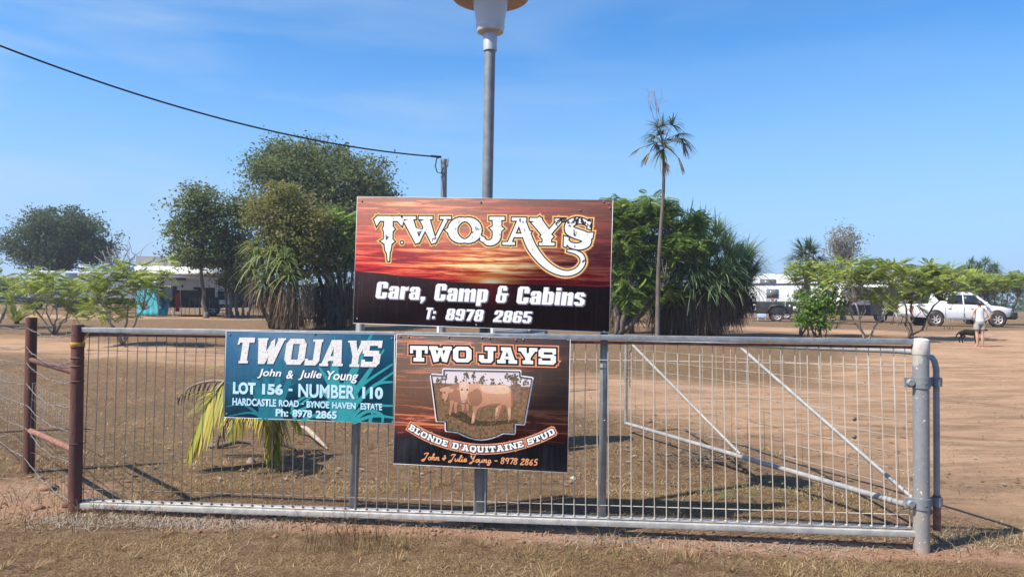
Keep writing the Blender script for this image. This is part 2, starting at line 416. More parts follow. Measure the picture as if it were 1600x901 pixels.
def build_ground():
    xs = np.unique(np.concatenate([np.linspace(-900, -60, 22), np.arange(-60, -12, 1.2), np.arange(-12, 12.01, .22), np.arange(12.2, 60, 1.2), np.linspace(60, 900, 22)]))
    ys = np.unique(np.concatenate([np.linspace(-60, -2, 12), np.arange(-2, 20, .22), np.arange(20, 70, .9), np.linspace(70, 1500, 30)]))
    X, Y = np.meshgrid(xs, ys)
    Z = terr(X, Y)
    nx, ny = len(xs), len(ys)
    V = np.stack([X.ravel(), Y.ravel(), Z.ravel()], 1)
    i = np.arange(nx * ny).reshape(ny, nx)
    F = np.stack([i[:-1, :-1], i[:-1, 1:], i[1:, 1:], i[1:, :-1]], -1).reshape(-1, 4)
    mb = MB(); mb.addq(V, F)
    t = NT('dry_paddock_ground')
    a = t.n('Attribute', attribute_name='track').outputs['Fac']
    g = t.n('Attribute', attribute_name='gate_soil').outputs['Fac']
    pos = t.obj()
    wob = t.noise(.9, 5, .65, pos)
    fine = t.noise(9, 6, .7, pos)
    vfine = t.noise(85, 6, .85, pos)
    big = t.noise(.33, 4, .6, pos)
    streak = t.noise(2.2, 5, .65, t.scaled(pos, (.35, 1.5, 1)))
    # turf: brown dead grass, straw patches, a little green
    turf = t.mix(t.rng(vfine, .40, .60), C(.055, .027, .015), C(.29, .18, .095))
    turf = t.mix(t.rng(fine, .45, .58, 0, .85), turf, t.mix(t.rng(vfine, .41, .60), C(.095, .052, .027), C(.42, .295, .17)))
    turf = t.mix(t.rng(big, .52, .68, 0, .35), turf, t.mix(t.rng(vfine, .40, .60), C(.055, .05, .022), C(.21, .18, .085)))
    turf = t.mix(t.rng(wob, .60, .74, 0, .55), turf, C(.36, .20, .11))
    # track: pinkish tan sand with scuffs of dead grass
    sand = t.mix(t.rng(streak, .3, .7), C(.40, .24, .14), C(.51, .335, .21))
    sand = t.mix(t.rng(vfine, .42, .62, 0, .4), sand, C(.26, .15, .09))
    sand = t.mix(t.rng(t.noise(1.5, 7, .78, t.scaled(pos, (.4, 1.5, 1))), .46, .60, 0, .85), sand, t.mix(t.rng(vfine, .40, .60), C(.12, .066, .036), C(.37, .25, .145)))
    e = t.math('ADD', a, t.math('MULTIPLY', t.math('SUBTRACT', wob, .5), 2.4))
    c = t.mix(t.rng(e, -.7, .8, 1, 0), turf, sand)
    red = t.mix(t.rng(fine, .3, .7), C(.36, .195, .115), C(.52, .335, .22))
    red = t.mix(t.rng(vfine, .44, .58, 0, .7), red, C(.22, .11, .065))
    ge = t.math('ADD', g, t.math('MULTIPLY', t.math('SUBTRACT', t.noise(2.6, 5, .7, pos), .5), 1.3))
    c = t.mix(t.rng(ge, .35, .7), c, red)
    t.l(c, t.b.inputs['Base Color']); t.b.inputs['Roughness'].default_value = .95
    t.b.inputs['Specular IOR Level'].default_value = .15
    h = t.math('ADD', t.math('MULTIPLY', vfine, .5), t.math('ADD', fine, t.math('MULTIPLY', t.noise(170, 3, .7, pos), .25)))
    t.bump(h, .8, .045)
    o = mb.build('ground', t.m, smooth='all')
    o['kind'] = 'structure'
    me = o.data
    at_ = me.attributes.new('track', 'FLOAT', 'POINT'); at_.data.foreach_set('value', np.clip(track_d(V[:, 0], V[:, 1]), -3, 6).astype(np.float32))
    gs = gate_soil(V[:, 0], V[:, 1])
    at_ = me.attributes.new('gate_soil', 'FLOAT', 'POINT'); at_.data.foreach_set('value', gs.astype(np.float32))

PL = gp(117, 801); PR = gp(1440, 861)
GD = Vector((PR.x - PL.x, PR.y - PL.y, 0)); GLEN = GD.length; GD.normalize()
GN = Vector((GD.y, -GD.x, 0))                  # toward the viewer
if GN.y > 0: GN = -GN
GANG = math.atan2(GD.y, GD.x)
def gate_soil(x, y):
    u = (x - PL.x) * GD.x + (y - PL.y) * GD.y; w = (x - PL.x) * GN.x + (y - PL.y) * GN.y
    d = np.abs(w - .03) / .21
    a = np.clip(1.15 - d * .75, 0, 1) * np.clip((u + 1.6) / .4, 0, 1)
    b = np.clip(1.3 - np.hypot(x - PL.x + .85, (y - PL.y - .35) * 1.2) / 1.0, 0, 1)
    return np.maximum(a, b)
build_ground()

def gpl(px, py, off=0.0):                      # the gate's plane, off metres toward the viewer
    d = ray(px, py); p0 = PL + GN * off
    t = (p0 - EYE).dot(GN) / d.dot(GN)
    return EYE + d * t

# blades of dry grass on the ground
def blade_field(n, x0, x1, y0, y1, lmin, lmax, w, keep, seed, lift=.5):
    r = np.random.default_rng(seed)
    x = r.uniform(x0, x1, n); y = y0 + (y1 - y0) * r.random(n) ** 1.3
    vis = np.abs(x) < (y * .74 + .4)
    k = vis & keep(x, y, r)
    x, y = x[k], y[k]; n = len(x); z = terr(x, y)
    a = r.uniform(0, 2 * np.pi, n); ln = r.uniform(lmin, lmax, n); li = r.uniform(.05, lift, n) * ln
    dx, dy = np.cos(a), np.sin(a); ww = w * r.uniform(.6, 1.3, n)
    b = r.uniform(0, 2 * np.pi, n)
    P0 = np.stack([x, y, z - .003], 1)
    P1 = P0 + np.stack([dx * ln * .55, dy * ln * .55, li], 1)
    P2 = P0 + np.stack([dx * ln + np.cos(b) * ln * .2, dy * ln + np.sin(b) * ln * .2, li * r.uniform(.2, 1.3, n)], 1)
    sd = np.stack([-dy, dx, np.zeros(n)], 1) * ww[:, None]
    V = np.stack([P0 - sd, P0 + sd, P1 - sd * .8, P1 + sd * .8, P2], 1).reshape(-1, 3)
    i = np.arange(n)[:, None] * 5
    mb = MB(); mb.addq(V, np.concatenate([i + np.array([[0, 1, 3, 2]])]))
    mb.f.extend(map(tuple, (i + np.array([[2, 3, 4]])).tolist()))
    return mb
def vnoise(x, y, s, seed):
    r = np.random.default_rng(seed); T = r.random((64, 64))
    u = x * s; v = y * s; i = np.floor(u).astype(int); j = np.floor(v).astype(int); f = u - i; g = v - j
    f = f * f * (3 - 2 * f); g = g * g * (3 - 2 * g)
    q = lambda a, b: T[a % 64, b % 64]
    return (q(i, j) * (1 - f) + q(i + 1, j) * f) * (1 - g) + (q(i, j + 1) * (1 - f) + q(i + 1, j + 1) * f) * g
def keep_turf(x, y, r):
    t = np.clip(.5 + track_d(x, y) + (vnoise(x, y, 1.1, 1) - .5) * 2 + np.clip(vnoise(x * .5, y * 1.6, 1.3, 8) - .62, 0, 1) * 3, .05, 1)
    b = np.clip(-.12 + 2.0 * vnoise(x, y, 3.2, 2) ** 1.5 * (.45 + vnoise(x, y, .7, 3)), .03, 1)
    s = 1 - .9 * np.clip(gate_soil(x, y) * 1.3 + (vnoise(x, y, 3, 4) - .5) * .5, 0, 1)
    return r.random(len(x)) < t * b * s
g1 = blade_field(230000, -5, 5, 3.6, 6.2, .015, .06, .0016, keep_turf, 1, .5)
o = g1.build('dry_grass', G['grass']); tag(o, 'short dry straw-coloured grass in front of and around the gate', 'grass', kind='stuff')
g2 = blade_field(190000, -12, 12, 6.0, 18, .03, .08, .003, keep_turf, 2, .5)
o = g2.build('dry_grass', G['grass']); tag(o, 'mown brown grass spreading across the paddock behind the gate', 'grass', kind='stuff')
# pale dead stalks and tufts by the corner post and in front of the gate
tf = MB(); r_ = np.random.default_rng(5)
for (px, py, n, sp, hgt) in [(545, 850, 60, .2, .26), (580, 862, 40, .16, .2), (150, 812, 150, .3, .13), (230, 818, 120, .35, .11), (330, 815, 60, .3, .10), (965, 852, 26, .12, .16), (640, 850, 40, .3, .12), (1010, 870, 40, .4, .1), (1500, 840, 130, .22, .10), (1540, 858, 100, .3, .08), (30, 790, 80, .35, .14), (900, 880, 60, .4, .1), (1200, 880, 60, .4, .08), (480, 812, 40, .3, .09)]:
    c = gp(px, py)
    for k in range(n):
        x = c.x + r_.normal(0, sp); y = c.y + r_.normal(0, sp * .45); z = tz(x, y); a = r_.uniform(0, 6.28); h = hgt * r_.uniform(.4, 1.1); l = h * r_.uniform(.2, 1.0)
        tf.tube([(x, y, z - .01), (x + math.cos(a) * l * .4, y + math.sin(a) * l * .4, z + h * .6), (x + math.cos(a) * l, y + math.sin(a) * l, z + h * r_.uniform(.6, 1))], [.0022, .0016, .0006], 3, False)
o = tf.build('dry_stalks', G['grass']); tag(o, 'thin dead stalks and seed heads standing up along the gate line', 'grass', kind='stuff')
# mats of flattened grey straw under the left end of the panel
st_ = MB()
for (px, py, n, sx_, sy_) in [(170, 812, 420, .28, .07), (260, 818, 420, .32, .07), (360, 822, 260, .3, .06), (120, 818, 260, .2, .08), (60, 770, 300, .3, .25), (480, 812, 130, .3, .05), (700, 822, 200, .4, .05), (1500, 845, 260, .25, .12), (950, 845, 250, .4, .06), (1250, 858, 250, .4, .06)]:
    c = gp(px, py); x = c.x + r_.normal(0, sx_, n); y = c.y + r_.normal(0, sy_, n); z = terr(x, y); a = r_.uniform(0, 6.28, n); l = r_.uniform(.04, .14, n); h = r_.uniform(.002, .022, n)
    P0 = np.stack([x, y, z], 1); D = np.stack([np.cos(a) * l, np.sin(a) * l, h], 1); sd = np.stack([-np.sin(a), np.cos(a), 0 * a], 1) * .0018; bend = np.stack([0 * a, 0 * a, r_.uniform(.0, .02, n)], 1)
    st_.addq(np.stack([P0 - sd, P0 + sd, P0 + D * .5 + sd + bend, P0 + D * .5 - sd + bend, P0 + D - sd * .5, P0 + D + sd * .5], 1).reshape(-1, 3), np.concatenate([np.arange(n)[:, None] * 6 + np.array([[0, 1, 2, 3]]), np.arange(n)[:, None] * 6 + np.array([[3, 2, 5, 4]])]))
o = st_.build('straw', G['straw']); tag(o, 'flattened pale grey straw lying along the foot of the gate and corner post', 'straw', kind='stuff')
# green weeds inside the big sign's shadow
wd = MB()
for px in (1110, 1140, 1175, 1215, 1235, 1260):
    c = gp(px, 783 + random.uniform(-4, 4))
    for k in range(26):
        a = r_.uniform(0, 6.28); h = r_.uniform(.02, .13); q = np.array([c.x + r_.normal(0, .04), c.y + r_.normal(0, .03), c.z + h])
        s_ = r_.uniform(.008, .018); u = np.array([math.cos(a), math.sin(a), .3]) * s_; v = np.array([-math.sin(a), math.cos(a), .5]) * s_ * .6
        wd.add([q - u, q - v, q + u, q + v], [(0, 1, 2, 3)])
o = wd.build('weeds', G['weed']); tag(o, 'small green weeds growing behind the bottom rail of the panel', 'weeds', kind='stuff')
# crumbs of red soil along the gate
cl = MB()
for k in range(1600):
    u = r_.uniform(-1.4, GLEN + .2); w = r_.normal(.05, .16)
    x = PL.x + GD.x * u + GN.x * w; y = PL.y + GD.y * u + GN.y * w; s_ = .003 + .013 * r_.random() ** 4
    cl.sphere((x, y, tz(x, y) + s_ * .3), (s_ * r_.uniform(.8, 1.5), s_ * r_.uniform(.8, 1.5), s_ * .8), 6, 4)
o = cl.build('soil_crumbs', M['clod']); tag(o, 'crumbs of red soil scattered along the foot of the gate', 'soil', kind='stuff')
lt = MB()
for k in range(1500):
    y = 6.3 + 12 * r_.random() ** 1.5; x = r_.uniform(-.72, .72) * y; s_ = r_.uniform(.012, .04); a = r_.uniform(0, 6.28); z = tz(x, y) + .02
    u = np.array([math.cos(a) * s_, math.sin(a) * s_, r_.uniform(-.3, .3) * s_]); v = np.array([-math.sin(a), math.cos(a), r_.uniform(-.4, .6)]) * s_ * .45; q = np.array([x, y, z])
    lt.add([q - u, q - v, q + u, q + v], [(0, 1, 2, 3)])
o = lt.build('leaf_litter', G['dryfan']); tag(o, 'curled dead leaves lying on the dry grass behind the gate', 'leaves', kind='stuff')
gv_ = MB()
for k in range(1100):
    y = 5.2 + 13 * r_.random() ** 1.6; x = r_.uniform(-.72, .74) * y
    if track_d(np.array([x]), np.array([y]))[0] > .6 and r_.random() > .25: continue
    s_ = .003 + .011 * r_.random() ** 4; gv_.sphere((x, y, tz(x, y) + s_ * .25), (s_ * r_.uniform(.8, 1.6), s_ * r_.uniform(.8, 1.4), s_ * .7), 6, 4)
o = gv_.build('gravel', M['clod']); tag(o, 'small reddish-brown stones scattered over the sandy driveway', 'gravel', kind='stuff')
tu_ = MB()
for k in range(170):
    y = 4.1 + 7 * r_.random() ** 1.4; x = r_.uniform(-.72, .72) * y
    if gate_soil(np.array([x]), np.array([y]))[0] > .3 or track_d(np.array([x]), np.array([y]))[0] < .3 * r_.random(): continue
    n = int(r_.integers(14, 46)); a = r_.uniform(0, 6.28, n); l = r_.uniform(.03, .11, n); rr = .05 * r_.random(n); q = np.stack([x + np.cos(a) * rr, y + np.sin(a) * rr, np.full(n, tz(x, y) - .004)], 1)
    D = np.stack([np.cos(a) * l * .8, np.sin(a) * l * .8, l * r_.uniform(.25, .8, n)], 1); sd = np.stack([-np.sin(a), np.cos(a), 0 * a], 1) * .0017
    tu_.addq(np.stack([q - sd, q + sd, q + D * .6 + sd * .8 + (0, 0, .006), q + D * .6 - sd * .8 + (0, 0, .006), q + D - sd * .2, q + D + sd * .2], 1).reshape(-1, 3), np.concatenate([np.arange(n)[:, None] * 6 + np.array([[0, 1, 2, 3]]), np.arange(n)[:, None] * 6 + np.array([[3, 2, 5, 4]])]))
o = tu_.build('grass_tufts', G['grass']); tag(o, 'loose tufts of dead grass dotted over the verge and paddock', 'grass', kind='stuff')
def rock(px, py, s, m_, label, name='soil_clod', cat='clod'):
    c = gp(px, py); mb = MB(); rr = np.random.default_rng(int(px + py)); mb.sphere((0, 0, s * .25), (s * 1.3, s, s * .62), 12, 8)
    v = mb.v[0]; v += (vnoise(v[:, 0] / s * 3 + 9, v[:, 2] / s * 3 + v[:, 1] / s * 2 + 9, 1, 3)[:, None] - .5) * v * .7
    o = mb.build(name, m_, smooth='all'); o.location = c; o.rotation_euler = (0, 0, rr.uniform(0, 3)); tag(o, label, cat)
rock(75, 765, .07, M['clod'], 'largest red soil clod lying between the two rusty fence posts')
rock(105, 790, .05, M['clod'], 'small red clod touching the foot of the rusty corner post')
rock(60, 795, .04, M['clod'], 'small reddish clod in front of the wire fence')
rock(535, 808, .035, M['clod'], 'small clod in front of the panel under the blue sign')
rock(1098, 842, .04, M['clod'], 'flattish clod below the bottom rail, right of the cow sign')
rock(1012, 659, .06, M['clod'], 'reddish lump on the grass beside the tip of the open gate', 'stone', 'stone')
rock(895, 748, .03, M['stone'], 'pale stone in the grass beyond the cow sign', 'stone', 'stone')

# ------------------------------------------------------------------ rusty corner fence with barbed wire
P2 = gp(45, 738)
P3 = P2 + (P2 - PL) * 1.5; P3.z = tz(P3.x, P3.y)
wf = thing('wire_fence', 'rusty pipe-post fence with barbed wire running off to the left', 'fence', PL)
def zat(px, py, base):                         # height of a pixel above a standing point
    d = ray(px, py); t = math.hypot(base.x, base.y) / math.hypot(d.x, d.y); return EYE.z + d.z * t
zt1 = zat(120, 507, PL); zt2 = zat(50, 497, P2)
mb = MB(); mb.lathe([(.043, -.05), (.046, .3), (.044, .8), (.043, zt1 - .012), (.040, zt1)], 20, PL)
for z in (.95, 1.06, 1.12, 1.2, .5): mb.lathe([(.043, z), (.049, z + .004), (.049, z + .008), (.043, z + .012)], 16, PL)
post1 = mb.build('post', M['rust'], wf, True, True)
mb = MB(); mb.lathe([(.046, 0), (.049, .006), (.049, .024), (.046, .03)], 20, (PL.x, PL.y, zat(118, 537, PL) - .018)); mb.tube([(PL.x + .045, PL.y - .02, zat(118, 537, PL)), gpl(138, 520, .02)], .004, 5)
mb.build('yellow_strap', M['yellow'], wf, True, True)
mb = MB(); mb.lathe([(.045, -.05), (.047, .3), (.045, zt2)], 18, P2); mb.build('post', M['rust'], wf, True, True)
mb = MB(); mb.lathe([(.045, -.05), (.045, 1.3)], 14, P3); mb.build('post', M['rust'], wf, True, True)
for (ya, yb) in ((562, 582), (672, 704)):
    mb = MB(); mb.tube([P2 + Vector((0, 0, zat(46, ya, P2) - P2.z)), PL + Vector((0, 0, zat(116, yb, PL) - PL.z))], .024, 12)
    o = mb.build('brace_rail', M['rust_rail'] if ya > 600 else M['rust'], wf, True, True)
mb = MB()
for k, (zl, zr) in enumerate([(1.30, 1.30), (1.12, 1.10), (.98, .95), (.80, .78), (.62, .60), (.42, .38), (.15, .10)]):
    for (A, B, za, zb) in ((PL, P2, zr, zl), (P2, P3, zl, zl + .02)):
        n = 9; pts = []
        for i in range(n):
            s_ = i / (n - 1); p = A.lerp(B, s_); p.z = za + (zb - za) * s_ - .05 * math.sin(math.pi * s_) * (1 + .4 * (k % 2)) + .008 * math.sin(i * 2.3 + k)
            p = p + GN * .05; pts.append(p)
        mb.tube(pts, .0026, 5)
        L_ = (B - A).length
        for j in range(int(L_ / .12)):
            s_ = (j + .5) * .12 / L_ * (n - 1); i = min(int(s_), n - 2); p = pts[i].lerp(pts[i + 1], s_ - i)
            for q in range(2):
                v = Vector((random.uniform(-1, 1), random.uniform(-1, 1), random.uniform(-1, 1))).normalized() * .017; mb.tube([p - v, p + v], .0016, 4)
mb.build('barbed_wire', M['wire_grey'], wf, False, True)
mb = MB()
for (A, B) in ((PL, P2), (P2, P3)):
    n = int((B - A).length / .10)
    for i in range(1, n):
        p = A.lerp(B, i / n); j = random.uniform(-.02, .02)
        mb.tube([p + Vector((0, 0, -.01 + tz(p.x, p.y))), p + Vector((j, 0, .45)), p + Vector((0, 0, .80))], .0012, 3)
    for z in (.06, .2, .34, .5, .65, .8):
        mb.tube([A.lerp(B, i / 6) + Vector((0, 0, z - .02 * math.sin(i * 2 + z * 9))) for i in range(7)], .0012, 3)
mb.build('netting', M['wire_grey'], wf, False, True)

# ------------------------------------------------------------------ the long mesh panel
fp = thing('mesh_panel', 'long galvanised welded-mesh panel with pale vertical wires carrying the signs', 'fence panel', PL)
TL_ = gpl(128, 515); TR_ = gpl(1424, 534); BL_ = gpl(118, 789); BR_ = gpl(1432, 834)
mb = MB(); mb.bar(TL_, TR_ + GD * .03, .036, .036); mb.build('top_rail', M['galv'], fp, False, True, .003)
mb = MB(); mb.bar(TL_ + Vector((0, 0, -.034)) - GN * .004, TR_ + Vector((0, 0, -.034)) - GN * .004, .014, .018); mb.build('mesh_flange', M['rust_rail'], fp, False, True)
mb = MB(); mb.bar(BL_ + Vector((0, 0, .002)), BR_ + Vector((0, 0, .002)), .034, .036); mb.build('bottom_rail', M['galv_pale'], fp, False, True, .003)
mb = MB(); bk = -GN * .052 + Vector((0, 0, .026)); mb.bar(BL_ + bk, BR_ + bk, .07, .005); mb.build('angle_flange', M['galv_pale'], fp, False, True)
mb = MB()
nW = int(round(GLEN / .0765))
hl = [.060, .135]; 
for i in range(nW):
    s_ = (i + .6) / nW; a = TL_.lerp(TR_, s_) - GN * .02; b = BL_.lerp(BR_, s_) - GN * .02
    x_ = random.gauss(0, .003)
    a = a + GD * random.gauss(0, .0035); b = b + GD * random.gauss(0, .002)
    mb.tube([a + Vector((0, 0, -.03)), a.lerp(b, .5) + GD * x_ + GN * random.gauss(0, .002), b + Vector((0, 0, .03))], .0031, 6, False)
    c = b + Vector((0, 0, .036)); mb.tube([c - GD * .009 - GN * .008, c + GD * .009 - GN * .008], .006, 5)
for (k, top) in ((.040, True), (.150, True), (.115, False)):
    A, B = (TL_, TR_) if top else (BL_, BR_); sg = -1 if top else 1
    mb.tube([A.lerp(B, .004) - GN * .026 + Vector((0, 0, sg * k)), A.lerp(B, .5) - GN * .026 + Vector((0, 0, sg * k - .003)), A.lerp(B, .995) - GN * .026 + Vector((0, 0, sg * k))], .0027, 6)
mb.build('mesh_wires', M['wire'], fp, True, True)

# right-hand gate post with clamps
gpst = thing('gate_post', 'thick galvanised pipe post with a chalky white cap and two hinge clamps', 'gate post', PR)
zc = zat(1433, 553, PR); zt = zat(1433, 528, PR)
t = NT('pipe_with_peeling_paint'); pos = t.obj(); sx = t.n('SeparateXYZ'); t.l(pos, sx.inputs[0])
nz_ = t.noise(9, 4, .6, pos); hi_ = t.math('ADD', sx.outputs['Z'], t.math('MULTIPLY', t.math('SUBTRACT', nz_, .5), .5))
hi_ = t.math('ADD', hi_, t.math('MULTIPLY', sx.outputs['X'], -1.4))
steel = t.mix(t.noise(25, 5, .7, pos), C(.18, .19, .20), C(.31, .32, .325))
low_ = t.rng(sx.outputs['Z'], .45, .05)
steel = t.mix(t.math('MULTIPLY', low_, t.rng(nz_, .3, .6)), steel, C(.38, .31, .255))
steel = t.mix(t.rng(t.noise(55, 2, .5, pos), .69, .72), steel, C(.75, .75, .74))
col = t.mix(t.rng(hi_, zt - .12, zt - .09), steel, C(.46, .43, .375))
t.l(col, t.b.inputs['Base Color']); t.b.inputs['Roughness'].default_value = .5; t.b.inputs['Metallic'].default_value = .25
mb = MB(); mb.lathe([(.048, -.06), (.048, zc - PR.z)], 32); mb.build('pipe', t.m, gpst, True)
mb = MB(); mb.lathe([(.0495, zc - PR.z - .004), (.053, zc - PR.z + .004), (.0535, zt - PR.z - .025), (.050, zt - PR.z - .010), (.035, zt - PR.z - .002), (0.002, zt - PR.z + .002)], 32); mb.build('post_cap', M['white_paint'], gpst, True)
HP = gp(1461, 829)
HP = PR + GD * .115 - GN * .055; HP.z = tz(HP.x, HP.y)
for py in (597, 785):
    z = zat(1436, py, PR) - PR.z
    mb = MB(); mb.lathe([(.049, z - .034), (.055, z - .034), (.055, z + .034), (.049, z + .034)], 32)
    h_ = HP - PR; mb.lathe([(.031, z - .028), (.034, z - .028), (.034, z + .028), (.031, z + .028)], 20, (h_.x, h_.y, 0))
    mb.bar((GD * .05 - GN * .02) + Vector((0, 0, z)), Vector((h_.x - GD.x * .03, h_.y - GD.y * .03, z)), .03, .05)
    cl_ = mb.build('hinge_clamp', M['galv_dull'], gpst, True)
    mb = MB(); e = -GD * .06 + Vector((0, 0, z)); mb.bar(e + GD * .02, e - GD * .04, .016, .062); mb.lathe([(.020, -.024), (.024, -.018), (.024, 0), (.014, .004)], 12, e + GN * .018 - GD * .014, 'y')
    mb.lathe([(.006, -.0585), (.006, -.056)], 8, (-.002, 0, z), 'y')
    mb.build('bolt', M['galv'], cl_, True)

# open swing gate hinged on the post, its free end far back
t_top = zat(1446, 557, HP); t_bot = zat(1446, 800, HP)
E0 = at(978, 661, 8.9); e_top = at(980, 531, 8.9)
sg = thing('swing_gate', 'open galvanised pipe farm gate swung back behind the mesh panel', 'gate', HP)
hz = lambda z: Vector((HP.x, HP.y, z))
ET = Vector((E0.x, E0.y, e_top.z)); EB = Vector((E0.x, E0.y, E0.z))
gd = (ET - hz(t_top)); gd.z = 0; gl = gd.length; gd.normalize()
A_t = hz(t_top) + gd * .10; A_b = hz(t_bot) + gd * .05
# frame: hinge stile bends into the top rail
mb = MB(); zz = t_top + .02
mb.tube([hz(.12), hz(.6), hz(zz - .10), hz(zz - .05) + gd * .012, hz(zz - .015) + gd * .04, hz(zz) + gd * .09, hz(zz) + gd * .3, hz(zz).lerp(ET, .5), ET - gd * .04, ET + Vector((0, 0, -.03)), ET + Vector((0, 0, -.10)), EB], .019, 12)
mb.tube([EB, A_b], .022, 12); mb.build('gate_frame', M['galv_mid'], sg, True, True)
mb = MB(); mb.tube([hz(.115), hz(.34)], .0225, 12); mb.build('rusty_foot', M['rust_rail'], sg, True, True)
bpt = lambda s_: EB.lerp(A_b, s_); tpt = lambda s_: ET.lerp(A_t, s_)
for (s0, s1) in ((.02, .53), (.54, .985)):
    mb = MB(); mb.tube([tpt(s0) + Vector((0, 0, -.02)), bpt(s1) + Vector((0, 0, .02))], .015, 10); mb.build('diagonal_brace', M['galv_mid'], sg, True, True)
mb = MB()
for k in range(1, 9): mb.tube([EB.lerp(ET, k / 9), A_b.lerp(A_t, k / 9)], .0027, 4)
for k in range(1, 18):
    s_ = k / 18; mb.tube([bpt(s_), tpt(s_)], .0018, 4)
mb.build('gate_wires', M['wire_old'], sg, False, True)
mb = MB()
for k in range(13):
    c = ET + Vector((.045 + .004 * math.sin(k), -.03, -.12 - k * .036)); ax = k % 2
    mb.tube([c + Vector(((math.cos(a) * .012) if ax else 0, 0 if ax else math.cos(a) * .012, math.sin(a) * .024)) for a in [i * math.pi / 4 for i in range(9)]], .0045, 5, False)
mb.build('chain', M['chain'], sg, True, True)
mb = MB()
for z in (.73, .60): mb.sphere(tpt(.86) + Vector((0, 0, z - t_top)), (.016, .012, .016), 8, 6)
mb.build('wire_clip', M['chain'], sg, True, True)

# ------------------------------------------------------------------ posts behind the panel
def channel(px, pyb, pyt, w, off, label, m_='galv', lean=0.0):
    b = gpl(px, pyb, off); b.z = tz(b.x, b.y); zt_ = zat(px, pyt, b)
    th = thing('channel_post', label, 'post', b, GANG, 'galvanised posts carrying the signs')
    th.rotation_euler = (0, lean, GANG)
    h = zt_ - b.z; d = .045; mb = MB()
    prof = [(-w / 2, -d / 2), (w / 2, -d / 2), (w / 2, d / 2), (w / 2 - .012, d / 2), (w / 2 - .012, -d / 2 + .004), (-w / 2 + .012, -d / 2 + .004), (-w / 2 + .012, d / 2), (-w / 2, d / 2)]
    n = len(prof); v = [(x, y, -.06) for x, y in prof] + [(x, y, h) for x, y in prof]
    f = [(i, (i + 1) % n, (i + 1) % n + n, i + n) for i in range(n)] + [tuple(range(n - 1, -1, -1)), tuple(range(n, 2 * n))]
    mb.add(v, f); mb.build('channel', M[m_], th)
    mb = MB()
    for z in (h * .35, h * .58, h * .9): mb.lathe([(.007, -d / 2 - .006), (.007, -d / 2 - .001)], 8, (w * .2, 0, z), 'y')
    mb.build('bolt', M['galv'], th)
    return th
channel(551, 822, 330, .050, -.075, 'galvanised channel post whose foot shows under the right end of the blue sign', 'galv', .030)
channel(749, 826, 560, .062, -.075, 'dark channel post standing centrally below the cow sign', 'galv_dull')
channel(940, 836, 330, .052, -.075, 'galvanised channel post in the open, right of the cow sign', 'galv', .010)

# lamp post
lb = gpl(752, 800, -.16); lb.z = tz(lb.x, lb.y); lz = lambda py: zat(761, py, lb) - lb.z
lp = thing('lamp_post', 'tall grey pipe lamp post with a frosted bowl rising behind the sunset sign', 'lamp post', lb)
lean = .012
def lpx(z): return lean * z
mb = MB(); mb.tube([(lpx(z), 0, z) for z in (-.05, 1, 2, lz(78))], .038, 20); mb.build('pole', M['galv_dull'], lp, True)
c0 = (lpx(lz(60)), 0, 0)
mb = MB(); mb.lathe([(.038, lz(80)), (.047, lz(80)), (.051, lz(50)), (.047, lz(48))], 24, c0); mb.build('collar', M['lamp_grey'], lp, True)
dm = NT('frosted_bowl'); dm.b.inputs['Base Color'].default_value = C(.52, .54, .58); dm.b.inputs['Roughness'].default_value = .22; dm.b.inputs['Transmission Weight'].default_value = .12; dm.b.inputs['Specular IOR Level'].default_value = .6
mb = MB(); mb.lathe([(.045, lz(54)), (.092, lz(51)), (.101, lz(44)), (.1015, lz(40))], 32, c0); mb.build('bowl_ring', M['lamp_grey'], lp, True)
mb = MB(); mb.lathe([(.098, lz(40)), (.105, lz(30)), (.128, lz(0)), (.150, lz(-26))], 40, c0); mb.build('bowl', dm.m, lp, True)
mb = MB(); zs = lz(-5); mb.lathe([(.132, zs + .01), (.262, zs - .012), (.272, zs - .008), (.27, zs + .012), (.22, zs + .07), (.13, zs + .125), (.03, zs + .15), (.002, zs + .152)], 40, c0); mb.build('shade', M['terracotta'], lp, True)
mb = MB(); mb.lathe([(.02, zs + .15), (.025, zs + .17), (.015, zs + .19), (.002, zs + .2)], 12, c0); mb.build('finial', M['lamp_grey'], lp, True)

# power pole and its service line
ub = foot(692, 11.5); uz = lambda py: zat(692, py, ub) - ub.z
pp = thing('power_pole', 'slim galvanised power pole behind the sunset sign, its top bare', 'power pole', ub)
mb = MB(); mb.tube([(0, 0, -.1), (0, 0, uz(254)), ], .048, 16); mb.build('pole', M['galv_dull'], pp, True)
mb = MB(); mb.lathe([(.048, uz(256)), (.054, uz(255)), (.05, uz(249)), (.004, uz(247))], 14); mb.build('cap', M['galv'], pp, True)
mb = MB(); mb.box((.055, -.03, uz(256)), (.03, .04, .07)); mb.tube([(.05, -.03, uz(262)), (.07, -.05, uz(252)), (.06, -.03, uz(247))], .01, 6); mb.build('bracket', M['galv'], pp, True)
A = at(-60, 48, 8.2); B = Vector((ub.x - .04, ub.y - .03, ub.z + uz(246)))
pts = []
for i in range(33):
    s_ = i / 32; p = A.lerp(B, s_); p.z -= .52 * 4 * s_ * (1 - s_) * .5; pts.append(p)
mb = MB(); mb.tube(pts, .0115, 6)
mb.tube([B, B + Vector((-.07, 0, -.02)), B + Vector((-.09, -.01, -.14)), B + Vector((-.06, -.02, -.24)), B + Vector((.0, -.03, -.26)), B + Vector((.04, -.04, -.17))], .009, 6)
mb.tube([B + Vector((-.16, 0, .015)), B], .018, 6)
o = mb.build('power_cable', M['cable'], None, True); tag(o, 'black overhead cable sagging down to the slim power pole', 'cable')

